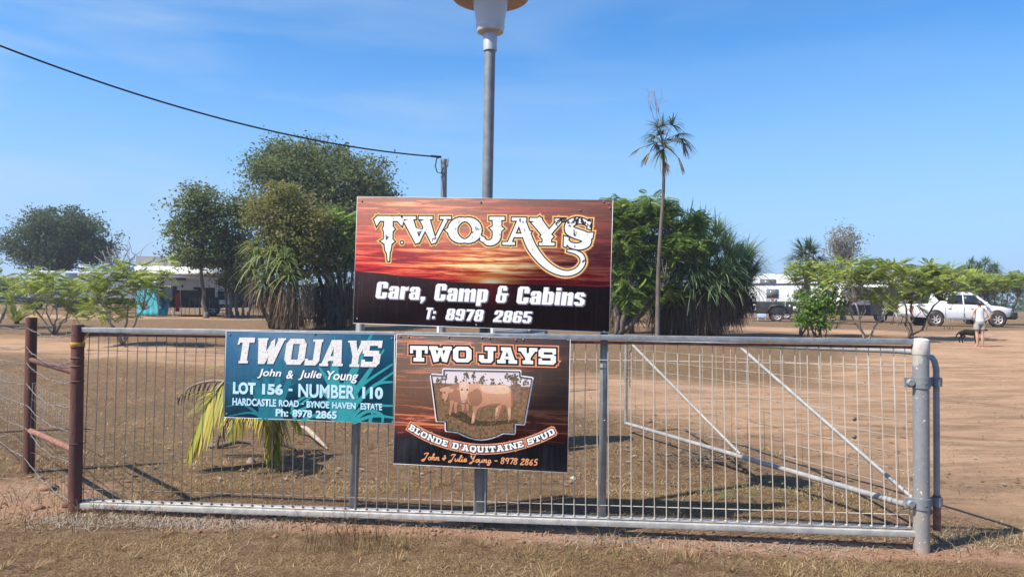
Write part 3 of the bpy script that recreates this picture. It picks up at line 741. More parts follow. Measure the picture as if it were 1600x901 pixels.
# box and cabinet glimpsed between the signs
b0 = foot(727, 7.4); zz = lambda py: zat(727, py, b0) - b0.z
wb = thing('notice_board', 'white board on thin legs glimpsed left of the lamp post between the signs', 'board', b0)
w = 80 / F_PX * 7.4; mb = MB(); mb.box((0, 0, zz(480)), (w, .02, zz(455) - zz(518) )); mb.build('panel', M['offwhite'], wb)
for s_ in (-1, 1):
    mb = MB(); mb.box((s_ * (w / 2 + .013), 0, zz(455) / 2), (.022, .03, zz(455))); mb.build('leg', M['offwhite'], wb)
b1 = foot(812, 7.9); zz = lambda py: zat(812, py, b1) - b1.z
cb = thing('meter_cabinet', 'blue-grey metal cabinet glimpsed right of the lamp post between the signs', 'cabinet', b1)
w = 88 / F_PX * 7.9; mb = MB(); mb.box((0, .15, zz(480) / 2), (w, .3, zz(480))); mb.build('box', M['grey_panel'], cb, bevel=.006)
mb = MB(); mb.box((0, -.012, zz(480) * .72), (w * .9, .018, zz(480) * .4)); dr = mb.build('door', M['grey_panel'], cb, bevel=.004)
mb = MB(); mb.box((w * .18, -.03, zz(516)), (.03, .02, .05)); mb.build('handle', M['galv'], dr)
mb = MB(); mb.tube([(-w * .45, -.03, zz(517)), (0, -.04, zz(513)), (w * .55, -.03, zz(508)), (w * .75, .0, zz(505))], .006, 6); mb.build('conduit', M['galv_dull'], cb)
# ------------------------------------------------------------------ lettering
def dilate(poly, d):
    if d == 0: return poly
    P = np.array(poly, float); n = len(P)
    a = sum(P[i][0] * P[(i + 1) % n][1] - P[(i + 1) % n][0] * P[i][1] for i in range(n))
    if a < 0: P = P[::-1]
    out = []
    for i in range(n):
        e1 = P[i] - P[i - 1]; e2 = P[(i + 1) % n] - P[i]
        n1 = np.array([e1[1], -e1[0]]) / (np.hypot(*e1) + 1e-9); n2 = np.array([e2[1], -e2[0]]) / (np.hypot(*e2) + 1e-9)
        k = max(1 + n1 @ n2, .45); out.append(tuple(P[i] + d * (n1 + n2) / k))
    return out
def disc(c, r, n=10): return [(c[0] + r * math.cos(2 * math.pi * i / n), c[1] + r * math.sin(2 * math.pi * i / n)) for i in range(n)]
def stroke(pts, w, joints=True):                 # convex pieces along a line of varying width
    if not hasattr(w, '__len__'): w = [w] * len(pts)
    out = []
    for i in range(len(pts) - 1):
        (ax, ay), (bx, by) = pts[i], pts[i + 1]; dx, dy = bx - ax, by - ay; l = math.hypot(dx, dy) + 1e-9
        nx, ny = -dy / l / 2, dx / l / 2
        out.append([(ax - nx * w[i], ay - ny * w[i]), (bx - nx * w[i + 1], by - ny * w[i + 1]), (bx + nx * w[i + 1], by + ny * w[i + 1]), (ax + nx * w[i], ay + ny * w[i])])
    if joints:
        for i in range(1, len(pts) - 1): out.append(disc(pts[i], w[i] / 2))
    return out
def smooth_pts(pts, w=None, k=5):                # Catmull-Rom through the points
    P = np.array(pts, float); W = np.array(w if w is not None else [1] * len(pts), float); o = []; ow = []
    for i in range(len(P) - 1):
        p0, p1, p2, p3 = P[max(i - 1, 0)], P[i], P[i + 1], P[min(i + 2, len(P) - 1)]
        for j in range(k):
            t_ = j / k
            o.append(tuple(.5 * (2 * p1 + (p2 - p0) * t_ + (2 * p0 - 5 * p1 + 4 * p2 - p3) * t_ ** 2 + (3 * p1 - p0 - 3 * p2 + p3) * t_ ** 3))); ow.append(W[i] + (W[i + 1] - W[i]) * t_)
    o.append(tuple(P[-1])); ow.append(W[-1])
    return o, list(ow)
def rc(x0, y0, x1, y1): return [(x0, y0), (x1, y0), (x1, y1), (x0, y1)]
# western slab letters, one unit high: (width, convex pieces)
def ring(w, t=.30, s=.24, c=.2):
    o = [rc(0, c, t, 1 - c), rc(w - t, c, w, 1 - c), rc(c, 0, w - c, s), rc(c, 1 - s, w - c, 1)]
    for fx in (0, 1):
        for fy in (0, 1):
            q = [(0, c), (c, 0), (t + .02, 0.0), (t + .02, s + .04), (t, s + .06), (0, s + .06)]
            o.append([((w - x) if fx else x, (1 - y) if fy else y) for x, y in q])
    return o
SLAB = {
 'T': (1.02, [rc(0, .74, 1.02, 1), rc(0, .52, .17, .8), rc(.85, .52, 1.02, .8), rc(.35, .1, .67, .8), rc(.2, 0, .82, .24)]),
 'W': (1.30, [rc(0, .76, .5, 1), rc(.8, .76, 1.3, 1), rc(.48, .72, .82, .9)] + stroke([(.2, .85), (.42, 0)], .3) + stroke([(.42, .04), (.65, .72)], .2) + stroke([(.65, .72), (.88, .04)], .2) + stroke([(.88, 0), (1.1, .85)], .3)),
 'O': (1.05, ring(1.05)),
 'Q': (1.05, ring(1.05) + [rc(.5, -.12, .8, .3)]),
 'D': (1.05, [rc(0, 0, .8, .24), rc(0, .76, .8, 1), rc(.12, .1, .44, .9), rc(.74, .2, 1.05, .8), [(.7, 0), (.85, 0), (1.05, .2), (1.05, .32), (.74, .32)], [(.7, 1), (.74, .68), (1.05, .68), (1.05, .8), (.85, 1)]]),
 'J': (1.0, [rc(.34, .76, 1.0, 1), rc(.52, .15, .84, .9), rc(.12, 0, .7, .24), rc(0, .1, .3, .48), [(0, .15), (.15, 0), (.3, 0), (.3, .3), (0, .3)], [(.6, 0), (.7, 0), (.84, .16), (.84, .3), (.6, .3)]]),
 'A': (1.16, [rc(.22, .78, .8, 1), rc(0, 0, .5, .22), rc(.66, 0, 1.16, .22), rc(.3, .26, .86, .44)] + stroke([(.24, .1), (.5, .9)], .24) + stroke([(.92, .1), (.66, .9)], .28)),
 'Y': (1.1, [rc(0, .78, .48, 1), rc(.62, .78, 1.1, 1), rc(.40, .1, .71, .5), rc(.25, 0, .86, .22)] + stroke([(.24, .86), (.53, .42)], .27) + stroke([(.86, .86), (.57, .42)], .27)),
 'S': (1.0, [rc(.12, .76, 1.0, 1), rc(0, .48, .3, .88), rc(.12, .40, .9, .62), rc(.7, .12, 1.0, .54), rc(0, 0, .88, .24), rc(0, .2, .2, .36), rc(.8, .64, 1.0, .8), [(0, .85), (.3, .85), (.3, 1), (.15, 1)], [(.7, 0), (.85, 0), (1, .15), (.7, .2)]]),
 'B': (1.0, [rc(0, 0, .85, .23), rc(0, .77, .82, 1), rc(.12, .1, .42, .9), rc(.3, .4, .85, .6), rc(.68, .1, 1.0, .45), rc(.66, .55, .96, .9)]),
 'L': (.95, [rc(0, .77, .6, 1), rc(.14, .1, .46, .9), rc(0, 0, .95, .23), rc(.74, .1, .95, .46)]),
 'N': (1.2, [rc(0, .77, .5, 1), rc(0, 0, .46, .23), rc(.12, .1, .36, .9), rc(.76, .77, 1.2, 1), rc(.86, .1, 1.1, .9), rc(.76, 0, 1.2, .23)] + stroke([(.2, .95), (.98, .05)], .26)),
 'U': (1.1, [rc(0, .77, .5, 1), rc(.66, .77, 1.1, 1), rc(.1, .15, .4, .9), rc(.72, .15, 1.0, .9), rc(.2, 0, .9, .24), [(.1, .2), (.25, 0), (.4, 0), (.4, .25)], [(.7, 0), (.85, 0), (1.0, .2), (.7, .25)]]),
 'I': (.6, [rc(0, .77, .6, 1), rc(.14, .1, .46, .9), rc(0, 0, .6, .23)]),
 'E': (.95, [rc(0, .77, .92, 1), rc(.12, .1, .43, .9), rc(0, 0, .95, .23), rc(.76, .1, .95, .4), rc(.74, .6, .92, .9), rc(.3, .40, .7, .6)]),
 "'": (.3, [rc(.04, .62, .26, 1)]), ' ': (.5, []),
}
# a joined-up hand: open strokes on a 1 unit x-height, baseline 0
SCRIPT = {
 'J': (1.35, [[(.35, 1.75), (.6, 2.1), (1.3, 2.15), (1.05, 1.6), (.75, .4), (.45, -.35), (.05, -.3), (.1, .0), (.8, .35)]]),
 'o': (.85, [[(.6, .95), (.25, .85), (.15, .3), (.4, .02), (.72, .35), (.6, .9), (.95, .85)]]),
 'h': (.95, [[(0, .5), (.45, 1.7), (.5, 2.05), (.3, 1.9), (.12, 0)], [(.14, .4), (.5, .98), (.68, .8), (.6, .1), (.95, .2)]]),
 'n': (.95, [[(.0, .8), (.2, .95), (.14, 0)], [(.16, .4), (.5, .98), (.7, .8), (.62, .1), (.95, .2)]]),
 'u': (1.0, [[(.1, .95), (.12, .2), (.35, .02), (.65, .4), (.75, .95)], [(.75, .95), (.72, .12), (1.0, .2)]]),
 'l': (.55, [[(0, .4), (.42, 1.6), (.4, 2.05), (.2, 1.7), (.15, .2), (.35, .03), (.6, .3)]]),
 'i': (.5, [[(.15, .95), (.13, .15), (.3, .03), (.55, .3)], [(.22, 1.35), (.25, 1.45)]]),
 'e': (.8, [[(.12, .4), (.6, .6), (.5, .98), (.2, .8), (.15, .2), (.42, .02), (.85, .35)]]),
 'Y': (1.35, [[(.1, 1.7), (.3, 2.1), (.4, 1.3), (.7, 1.15), (1.1, 2.1)], [(1.1, 2.1), (.8, .5), (.45, -.5), (.15, -.3), (1.2, .4)]]),
 'g': (.9, [[(.65, .9), (.25, .85), (.18, .25), (.42, .08), (.7, .5)], [(.7, .95), (.6, -.5), (.25, -.75), (.15, -.45), (.95, .3)]]),
 '+': (1.0, [[(.7, 1.7), (.4, 1.5), (.8, .9), (.3, .4), (.1, .8), (.9, .8)], [(.5, 1.1), (.45, .0)]]),
 '-': (.9, [[(.1, .8), (.8, .8)]]),
 '8': (1.0, [[(.75, 1.7), (.3, 1.85), (.2, 1.3), (.75, .7), (.6, .05), (.15, .2), (.3, .9), (.8, 1.5), (.75, 1.75)]]),
 '9': (1.0, [[(.8, 1.5), (.35, 1.85), (.15, 1.2), (.6, 1.0), (.85, 1.75), (.6, .0)]]),
 '7': (.95, [[(.1, 1.7), (.85, 1.8), (.4, 0)]]),
 '2': (1.0, [[(.15, 1.4), (.5, 1.85), (.8, 1.4), (.1, .05), (.9, .1)]]),
 '6': (1.0, [[(.75, 1.8), (.25, 1.0), (.2, .2), (.6, .05), (.75, .6), (.3, .85)]]),
 '5': (1.0, [[(.85, 1.85), (.35, 1.8), (.25, 1.05), (.7, 1.0), (.7, .2), (.15, .05)]]),
 ' ': (.6, []),
}
def bowl(x0, y0, x1, y1, t, s, c=.1):             # a squarish ring
    return [rc(x0, y0 + c, x0 + t, y1 - c), rc(x1 - t, y0 + c, x1, y1 - c), rc(x0 + c, y0, x1 - c, y0 + s), rc(x0 + c, y1 - s, x1 - c, y1)] + [[(X_, Y_ + sy * c), (X_ + sx * c, Y_), (X_ + sx * t, Y_), (X_ + sx * t, Y_ + sy * (s + .03)), (X_, Y_ + sy * (s + .03))] for X_, sx in ((x0, 1), (x1, -1)) for Y_, sy in ((y0, 1), (y1, -1))]
HEAVY = {
 'C': (.60, [rc(0, .1, .26, .9), rc(.1, 0, .5, .15), rc(.1, .85, .5, 1), rc(.34, .62, .60, .9), rc(.34, .1, .60, .38), [(0, .1), (.1, 0), (.26, 0), (.26, .18), (0, .18)], [(0, .9), (.1, 1), (.26, 1), (.26, .82), (0, .82)], [(.34, 0), (.5, 0), (.60, .1), (.60, .18), (.34, .18)], [(.34, 1), (.5, 1), (.60, .9), (.60, .82), (.34, .82)]]),
 'a': (.55, [rc(.31, 0, .55, .64), rc(.1, .62, .46, .76), rc(.01, .48, .24, .66), [(.01, .66), (.1, .76), (.24, .76), (.24, .6)], [(.31, .76), (.46, .76), (.55, .64), (.31, .6)], rc(0, .08, .24, .36), rc(.07, 0, .33, .12), rc(.07, .32, .34, .45)]),
 'r': (.42, [rc(0, 0, .25, .76), [(.2, .48), (.42, .54), (.42, .78), (.25, .68)]]),
 'm': (.90, [rc(0, 0, .25, .76), rc(.33, 0, .57, .66), rc(.65, 0, .90, .66), [(.2, .56), (.57, .56), (.57, .68), (.48, .77), (.34, .75)], [(.52, .56), (.90, .56), (.90, .68), (.8, .77), (.66, .75)]]),
 'n': (.57, [rc(0, 0, .25, .76), rc(.32, 0, .57, .66), [(.2, .56), (.57, .56), (.57, .68), (.48, .77), (.34, .75)]]),
 'p': (.57, [rc(0, -.22, .25, .76), rc(.32, .1, .57, .66), rc(.2, 0, .48, .14), rc(.2, .62, .48, .76), [(.32, 0), (.47, 0), (.57, .1), (.57, .2), (.32, .2)], [(.32, .76), (.47, .76), (.57, .66), (.57, .56), (.32, .56)]]),
 'b': (.57, [rc(0, 0, .25, 1), rc(.32, .1, .57, .66), rc(.2, 0, .48, .14), rc(.2, .62, .48, .76), [(.32, 0), (.47, 0), (.57, .1), (.57, .2), (.32, .2)], [(.32, .76), (.47, .76), (.57, .66), (.57, .56), (.32, .56)]]),
 'i': (.25, [rc(0, 0, .25, .76), rc(0, .84, .25, 1)]),
 's': (.52, [rc(.08, .63, .44, .77), rc(0, .42, .23, .68), [(0, .46), (.23, .34), (.52, .34), (.3, .50)], [(.0, .46), (.05, .42), (.45, .28), (.52, .34), (.3, .46)], rc(.29, .08, .52, .36), rc(.08, 0, .44, .13), rc(0, .08, .22, .22), rc(.30, .54, .52, .68), [(0, .66), (.1, .77), (.2, .77), (.2, .6)]]),
 ',': (.24, [rc(0, 0, .24, .2), [(.06, .02), (.24, .02), (.10, -.18), (.0, -.18)]]),
 '&': (.66, bowl(0, 0, .58, .56, .24, .13) + [rc(.04, .52, .27, .9), rc(.12, .86, .5, 1), rc(.34, .72, .56, .92), rc(.15, .44, .66, .57), [(.04, .88), (.14, 1), (.27, 1), (.27, .84)], [(.34, 1), (.46, 1), (.56, .9), (.34, .84)]]),
 'T': (.60, [rc(0, .82, .60, 1), rc(.17, 0, .43, .9)]), ':': (.24, [rc(0, .05, .24, .27), rc(0, .5, .24, .72)]),
 '8': (.60, bowl(0, 0, .60, .55, .25, .14) + bowl(.02, .47, .58, 1, .24, .13)), '9': (.60, bowl(0, .40, .60, 1, .25, .14) + [rc(.35, .08, .60, .6), rc(.08, 0, .5, .14), rc(0, .08, .24, .28)]),
 '6': (.60, bowl(0, 0, .60, .60, .25, .14) + [rc(0, .4, .25, .92), rc(.1, .86, .52, 1), rc(.36, .70, .60, .92)]), '7': (.55, [rc(0, .82, .55, 1), [(.12, 0), (.38, 0), (.55, .84), (.30, .84)]]),
 '2': (.60, [rc(.08, .86, .52, 1), rc(0, .64, .24, .92), rc(.35, .56, .60, .92), [(0, .0), (.26, .14), (.60, .58), (.35, .62), (.0, .2)], rc(0, 0, .60, .16)]), '5': (.60, [rc(.02, .84, .56, 1), rc(.02, .46, .26, .9), rc(.1, .48, .5, .62), rc(.35, .1, .60, .54), rc(.08, 0, .5, .14), rc(0, .08, .24, .28)]),
}
def heavy_word(word, x0, y0, x1, y1, lean, dy, cap, gap=.07):   # print pixels: left, baseline, right; dy is the drop along the word
    tot = sum(HEAVY[c][0] + gap for c in word) - gap; k = (x1 - x0 - lean * cap) / tot; x = 0; out = []
    for c in word:
        w, pcs = HEAVY[c]
        for p in pcs: out.append([(x0 + (x + u) * k + lean * cap * v, y0 + dy * (x + u) / tot - cap * v) for u, v in p])
        x += w + gap
    return out
class Art:                                       # flat artwork on a board, in metres from its lower left corner
    def __init__(s, parent): s.p = parent; s.k = 0
    def polys(s, name, polys, mat_, depth, d=0.0, label=None):
        mb = MB(); s.k = 0
        for q in polys:
            q = dilate(q, d) if len(q) > 2 else q
            a = sum(q[i][0] * q[(i + 1) % len(q)][1] - q[(i + 1) % len(q)][0] * q[i][1] for i in range(len(q)))
            if a < 0: q = q[::-1]
            y = -depth - s.k * 4e-6; s.k = (s.k + 1) % 90
            mb.add([(x, y, z) for x, z in q], [tuple(range(len(q)))])
        return mb.build(name, mat_, s.p)
    def shape(s, name, outlines, mat_, depth):    # filled outlines of any shape
        mb = MB()
        for k, q in enumerate(outlines):
            tri = tessellate_polygon([[Vector((x, z, 0)) for x, z in q]]); f = []
            for a in tri:
                (x0, z0), (x1, z1), (x2, z2) = (q[i] for i in a)
                f.append(tuple(a) if (x1 - x0) * (z2 - z0) - (x2 - x0) * (z1 - z0) > 0 else tuple(a)[::-1])
            mb.add([(x, -depth - k * 2e-5, z) for x, z in q], f)
        return mb.build(name, mat_, s.p)
    def text(s, name, body, box, mat_, depth, shear=0.0, offset=0.0, base=None, spacing=1.0, word=1.0, dx=0, dz=0):
        cu = bpy.data.curves.new(name, 'FONT'); cu.body = body; cu.size = 1; cu.shear = shear; cu.offset = offset
        cu.space_character = spacing; cu.space_word = word; cu.resolution_u = 4
        to = bpy.data.objects.new(name, cu); COL.objects.link(to)
        dg = bpy.context.evaluated_depsgraph_get(); dg.update()
        me = bpy.data.meshes.new_from_object(to.evaluated_get(dg))
        bpy.data.objects.remove(to); bpy.data.curves.remove(cu)
        v = np.zeros(len(me.vertices) * 3, np.float32); me.vertices.foreach_get('co', v); v = v.reshape(-1, 3)
        f = [tuple(p.vertices) for p in me.polygons]; bpy.data.meshes.remove(me)
        lo, hi = (v.min(0), v.max(0)) if base is None else base
        x0, z0, x1, z1 = box
        u = x0 + (v[:, 0] - lo[0]) / (hi[0] - lo[0]) * (x1 - x0) + dx; w = z0 + (v[:, 1] - lo[1]) / (hi[1] - lo[1]) * (z1 - z0) + dz
        mb = MB(); mb.add(np.stack([u, np.full_like(u, -depth), w], 1), f); o = mb.build(name, mat_, s.p)
        return o, (lo, hi)

def board(name, label, tl, tr, bl, off, m_, cat='sign', th=.004):
    A = gpl(*bl, off); B = gpl(*tl, off); D = gpl(*tr, off)
    x = (D - B).normalized(); z = (B - A); W = (D - B).length; H = z.length
    z = (z - x * z.dot(x)).normalized(); y = z.cross(x)
    o = bpy.data.objects.new(name, None); COL.objects.link(o); o.empty_display_size = .2
    o.matrix_world = Matrix(((x.x, y.x, z.x, A.x), (x.y, y.y, z.y, A.y), (x.z, y.z, z.z, A.z), (0, 0, 0, 1)))
    tag(o, label, cat)
    mb = MB(); mb.box((W / 2, th / 2, H / 2), (W, th, H)); mb.build('panel', m_(W, H), o)
    mb = MB(); e = .0025
    for (cx, cz, sx, sz) in ((W / 2, H + e / 2, W + 2 * e, e), (W / 2, -e / 2, W + 2 * e, e), (-e / 2, H / 2, e, H), (W + e / 2, H / 2, e, H)): mb.box((cx, th / 2, cz), (sx, th + .002, sz))
    mb.build('edge', M['offwhite'], o)
    return o, W, H
def affine(tl, tr, bl, W, H):                    # a picture's pixels to metres on the board
    T = np.array(tl, float); ex = np.array(tr, float) - T; ez = np.array(bl, float) - T
    Mi = np.linalg.inv(np.stack([ex, ez], 1))
    def f(p):
        a, b = Mi @ (np.array(p, float) - T); return (a * W, (1 - b) * H)
    return f
def screws(parent, pts, m_='galv'):
    mb = MB()
    for x, z in pts: mb.lathe([(.002, -.0045), (.0055, -.004), (.0065, -.0005), (.0065, 0)], 10, (x, 0, z), 'y')
    mb.build('screw', M[m_], parent, True)

INK_W = NT('white_vinyl'); INK_W.l(INK_W.mix(INK_W.rng(INK_W.noise(30, 5, .7, INK_W.obj()), .55, .8), C(.84, .84, .86), C(.6, .6, .62)), INK_W.b.inputs['Base Color']); INK_W.b.inputs['Roughness'].default_value = .65; INK_W.b.inputs['Specular IOR Level'].default_value = .2
def ink(name, c, rough=.65): return mat(name, c, rough, 0, (c[0] * .85, c[1] * .85, c[2] * .85, 1), 25, .45, .7, spec=.2)

# ------------------------------------------------------------------ the sunset sign
def sunset(W, H, kind):
    t = NT('sunset_print_' + kind); sx = t.n('SeparateXYZ'); pos = t.obj(); t.l(pos, sx.inputs[0])
    u = t.math('DIVIDE', sx.outputs['X'], W); v = t.math('DIVIDE', sx.outputs['Z'], H)
    st1 = t.noise(1.0, 6, .62, t.scaled(pos, (1.5, 1, 30 if kind == 'big' else 32)), .5)
    st2 = t.noise(1.0, 5, .68, t.scaled(pos, (5.0, 1, 95)), .7)
    st = t.math('ADD', t.math('MULTIPLY', st1, .62), t.math('MULTIPLY', st2, .38))
    du = t.math('ABSOLUTE', t.math('SUBTRACT', u, .55))
    if kind == 'big':
        edge = t.math('ADD', .345, t.math('MULTIPLY', t.math('MAXIMUM', t.math('SUBTRACT', .42, u), 0.0), .17))
        edge = t.math('ADD', edge, t.math('MULTIPLY', t.math('SUBTRACT', st2, .5), .035))
        dv = t.math('SUBTRACT', v, edge)
        base = t.ramp(dv, [(0, C(.40, .012, .025)), (.06, C(.46, .022, .025)), (.15, C(.40, .04, .035)), (.26, C(.30, .065, .05)), (.40, C(.21, .07, .055)), (.66, C(.17, .085, .065))])
        glow = t.math('MULTIPLY', t.rng(du, .48, .0), t.math('MULTIPLY', t.rng(dv, .02, .1), t.rng(dv, .33, .17)))
        warm = t.math('MULTIPLY', t.rng(st, .47, .545), t.math('MULTIPLY', glow, 1.1), True)
        c = t.mix(t.math('MULTIPLY', t.rng(st, .50, .545), t.rng(dv, .50, .0, .30, .95)), base, C(.66, .13, .085))
        topst = t.math('MULTIPLY', t.rng(st, .50, .58), t.math('MULTIPLY', t.rng(v, .87, .95), t.rng(u, .62, .3)))
        c = t.mix(topst, c, C(.68, .21, .11))
        c = t.mix(warm, c, C(.86, .36, .10))
        c = t.mix(t.math('MULTIPLY', t.rng(st, .54, .60), glow), c, C(.95, .82, .45))
        dk = t.math('MULTIPLY', t.rng(st, .48, .44), t.math('MULTIPLY', t.rng(dv, .36, .12, .0, .85), t.rng(du, .0, .35, .35, 1)))
        c = t.mix(dk, c, C(.10, .022, .03))
        sv = t.math('DIVIDE', t.math('SUBTRACT', v, .352), .55); sd = t.math('SQRT', t.math('ADD', t.math('MULTIPLY', du, du), t.math('MULTIPLY', sv, sv)))
        c = t.mix(t.rng(sd, .14, .02, 0, .9), c, C(.98, .42, .08)); c = t.mix(t.rng(sd, .06, .012), c, C(1.0, .90, .58))
        low = t.mix(t.rng(t.noise(3, 3, .5, pos), .35, .65), C(.022, .016, .022), C(.05, .028, .034))
        low = t.mix(t.math('MULTIPLY', t.rng(du, .10, .0), t.rng(v, .14, .34)), low, C(.32, .02, .03))
        c = t.mix(t.rng(dv, -.004, .004), low, c)
    else:
        edge = t.math('ADD', .20, t.math('MULTIPLY', t.math('SUBTRACT', st2, .5), .05)); dv = t.math('SUBTRACT', v, edge)
        base = t.ramp(v, [(0, C(.02, .02, .028)), (.2, C(.03, .016, .02)), (.3, C(.16, .035, .028)), (.45, C(.10, .045, .028)), (.7, C(.085, .05, .035)), (.85, C(.07, .045, .038)), (1, C(.06, .04, .036))])
        band = t.math('ADD', t.math('MULTIPLY', t.rng(v, .20, .30), t.rng(v, .48, .34)), t.math('MULTIPLY', t.rng(v, .5, .95, .1, .42), t.rng(u, .85, .3, .35, 1)))
        c = t.mix(t.math('MULTIPLY', t.rng(st, .52, .56), band, True), base, C(.66, .20, .10))
        c = t.mix(t.math('MULTIPLY', t.rng(st, .55, .66), t.math('MULTIPLY', band, t.rng(du, .45, .1)), True), c, C(.85, .50, .22))
        dust = t.math('MULTIPLY', t.rng(v, .30, .02), t.rng(t.noise(1, 5, .7, t.scaled(pos, (22, 1, 2.5))), .35, .75, 0, .65))
        low = t.mix(dust, C(.016, .017, .024), C(.14, .16, .20))
        c = t.mix(t.rng(dv, -.01, .02), low, c)
    grime = t.math('MAXIMUM', t.rng(t.noise(45, 5, .7, pos), .58, .80, 0, .4), t.rng(t.noise(1, 5, .7, t.scaled(pos, (60, 1, 2.2))), .56, .85, 0, .3)); c = t.mix(grime, c, C(.30, .24, .21))
    t.l(c, t.b.inputs['Base Color']); t.b.inputs['Roughness'].default_value = .6; t.b.inputs['Specular IOR Level'].default_value = .2
    return t.m
big, BW, BH = board('sunset_sign', 'largest sign, a wide sunset print lettered in white, mounted above the panel', (555, 307.5), (953.5, 313), (552, 504.5), .005, lambda W, H: sunset(W, H, 'big'))
px = affine((57, 65), (1553, 85), (45, 805), BW, BH)
sc = BW / 1496
def P(pieces): return [[px(q) for q in pc] for pc in pieces]
ell = [(704 + 72 * math.cos(a), 258 + 62 * math.sin(a)) for a in [i * math.pi / 14 for i in range(29)]]
ellw = [18 + 38 * abs(math.cos(i * math.pi / 14)) for i in range(29)]
tail, tw = smooth_pts([(1035, 205), (1062, 275), (1092, 345), (1140, 412), (1195, 462), (1255, 492), (1310, 498), (1360, 478), (1388, 438), (1380, 400), (1345, 378), (1300, 370)], [44, 48, 50, 44, 38, 30, 26, 26, 26, 24, 18, 8], 4)
esse, sw = smooth_pts([(1428, 235), (1400, 208), (1352, 200), (1312, 220), (1312, 255), (1350, 274), (1398, 292), (1408, 325), (1370, 345), (1318, 338), (1290, 305)], [16, 26, 36, 44, 52, 54, 54, 46, 36, 26, 14], 4)
jay, jw = smooth_pts([(892, 195), (893, 250), (890, 300), (868, 325), (835, 328), (808, 302)], [50, 50, 46, 34, 26, 12], 4)
pieces = []
pieces += [rc(176, 178, 322, 206), rc(222, 190, 274, 338), [(160, 196), (186, 176), (202, 200), (176, 236)], [(296, 200), (312, 176), (342, 200), (330, 236)], [(214, 250), (222, 238), (274, 238), (288, 254), (274, 268), (222, 268)], [(202, 324), (222, 312), (274, 312), (288, 326), (272, 338), (224, 338)], [(226, 335), (270, 335), (264, 378), (256, 392), (240, 392), (232, 378)], [(241, 388), (259, 388), (256, 440), (248, 440)]]
pieces += stroke([(366, 196), (428, 332)], [56, 30]) + stroke([(428, 330), (488, 200)], [14, 20]) + stroke([(466, 196), (524, 332)], [56, 30]) + stroke([(524, 330), (592, 196)], [14, 22]) + [rc(334, 178, 412, 196), rc(430, 178, 512, 196), rc(556, 178, 622, 194), [(362, 246), (382, 236), (470, 262), (400, 272)]]
pieces += stroke(ell, ellw) + [[(588, 258), (612, 240), (612, 278)], [(804, 258), (788, 240), (788, 278)]]
pieces += stroke(jay, jw) + [rc(848, 180, 936, 198), [(850, 244), (870, 234), (916, 234), (934, 248), (916, 264), (870, 264)], [(794, 285), (822, 300), (812, 326), (796, 316)]]
pieces += stroke(tail, tw) + stroke([(1024, 196), (962, 338)], [22, 20]) + [rc(978, 184, 1062, 202), rc(926, 324, 998, 340), rc(985, 276, 1062, 296), [(1040, 262), (1094, 262), (1078, 290), (1050, 290)]]
pieces += stroke([(1116, 196), (1182, 278)], [58, 50]) + stroke([(1258, 196), (1188, 278)], [26, 26]) + [rc(1158, 262, 1206, 340), rc(1138, 326, 1226, 342), rc(1082, 186, 1152, 204), rc(1226, 188, 1286, 204), [(1144, 290), (1158, 278), (1206, 278), (1220, 292), (1206, 306), (1158, 306)]]
pieces += stroke(esse, sw) + [[(1420, 195), (1436, 195), (1432, 250), (1412, 244)], [(1280, 288), (1308, 296), (1292, 350), (1278, 344)], [(1404, 270), (1446, 268), (1440, 300), (1404, 310)]]
pieces += [disc((332, 331), 7)]
art = Art(big); PZ = P(pieces)
dist = NT('distressed_white_print'); pos = dist.obj(); sx = dist.n('SeparateXYZ'); dist.l(pos, sx.inputs[0])
hx = dist.rng(sx.outputs['X'], BW * .70, BW * .86, 0, .13); hz2 = dist.rng(sx.outputs['Z'], BH * .72, BH * .84, 0, 1)
n_ = dist.noise(26, 5, .68, dist.scaled(pos, (1, 1, .55)))
cc = dist.math('ADD', n_, dist.math('MULTIPLY', hx, hz2))
dist.l(dist.mix(dist.rng(cc, .625, .640), C(.84, .84, .85), C(.03, .025, .03)), dist.b.inputs['Base Color']); dist.b.inputs['Roughness'].default_value = .65; dist.b.inputs['Specular IOR Level'].default_value = .2
art.polys('letter_glow', PZ, ink('amber_glow_ink', C(.62, .22, .07)), .0006, 17 * sc)
art.polys('letter_glow', PZ, ink('pale_glow_ink', C(.88, .58, .24)), .0012, 13 * sc)
art.polys('letter_outline', PZ, ink('dark_outline_ink', C(.02, .015, .018)), .0018, 7.0 * sc)
art.polys('lettering', PZ, dist.m, .0026, 0)
def pbox(x0, y0, x1, y1, f): a = f((x0, y1)); b = f((x1, y0)); return (a[0], a[1], b[0], b[1])
shade_ink = ink('grey_shadow_ink', C(.16, .14, .20)); 
def bold_text(a, body, bx, f, m_, shear, off, shadow=None, word=1.0, sd=(.003, -.003), spacing=1.0):
    # the text's own slope follows the print's slope
    o, base = a.text('lettering', body, bx, m_, .0026, shear, off, None, spacing, word)
    if shadow: a.text('letter_shadow', body, bx, shadow, .0018, shear, off + .012, base, spacing, word, *sd)
    return o
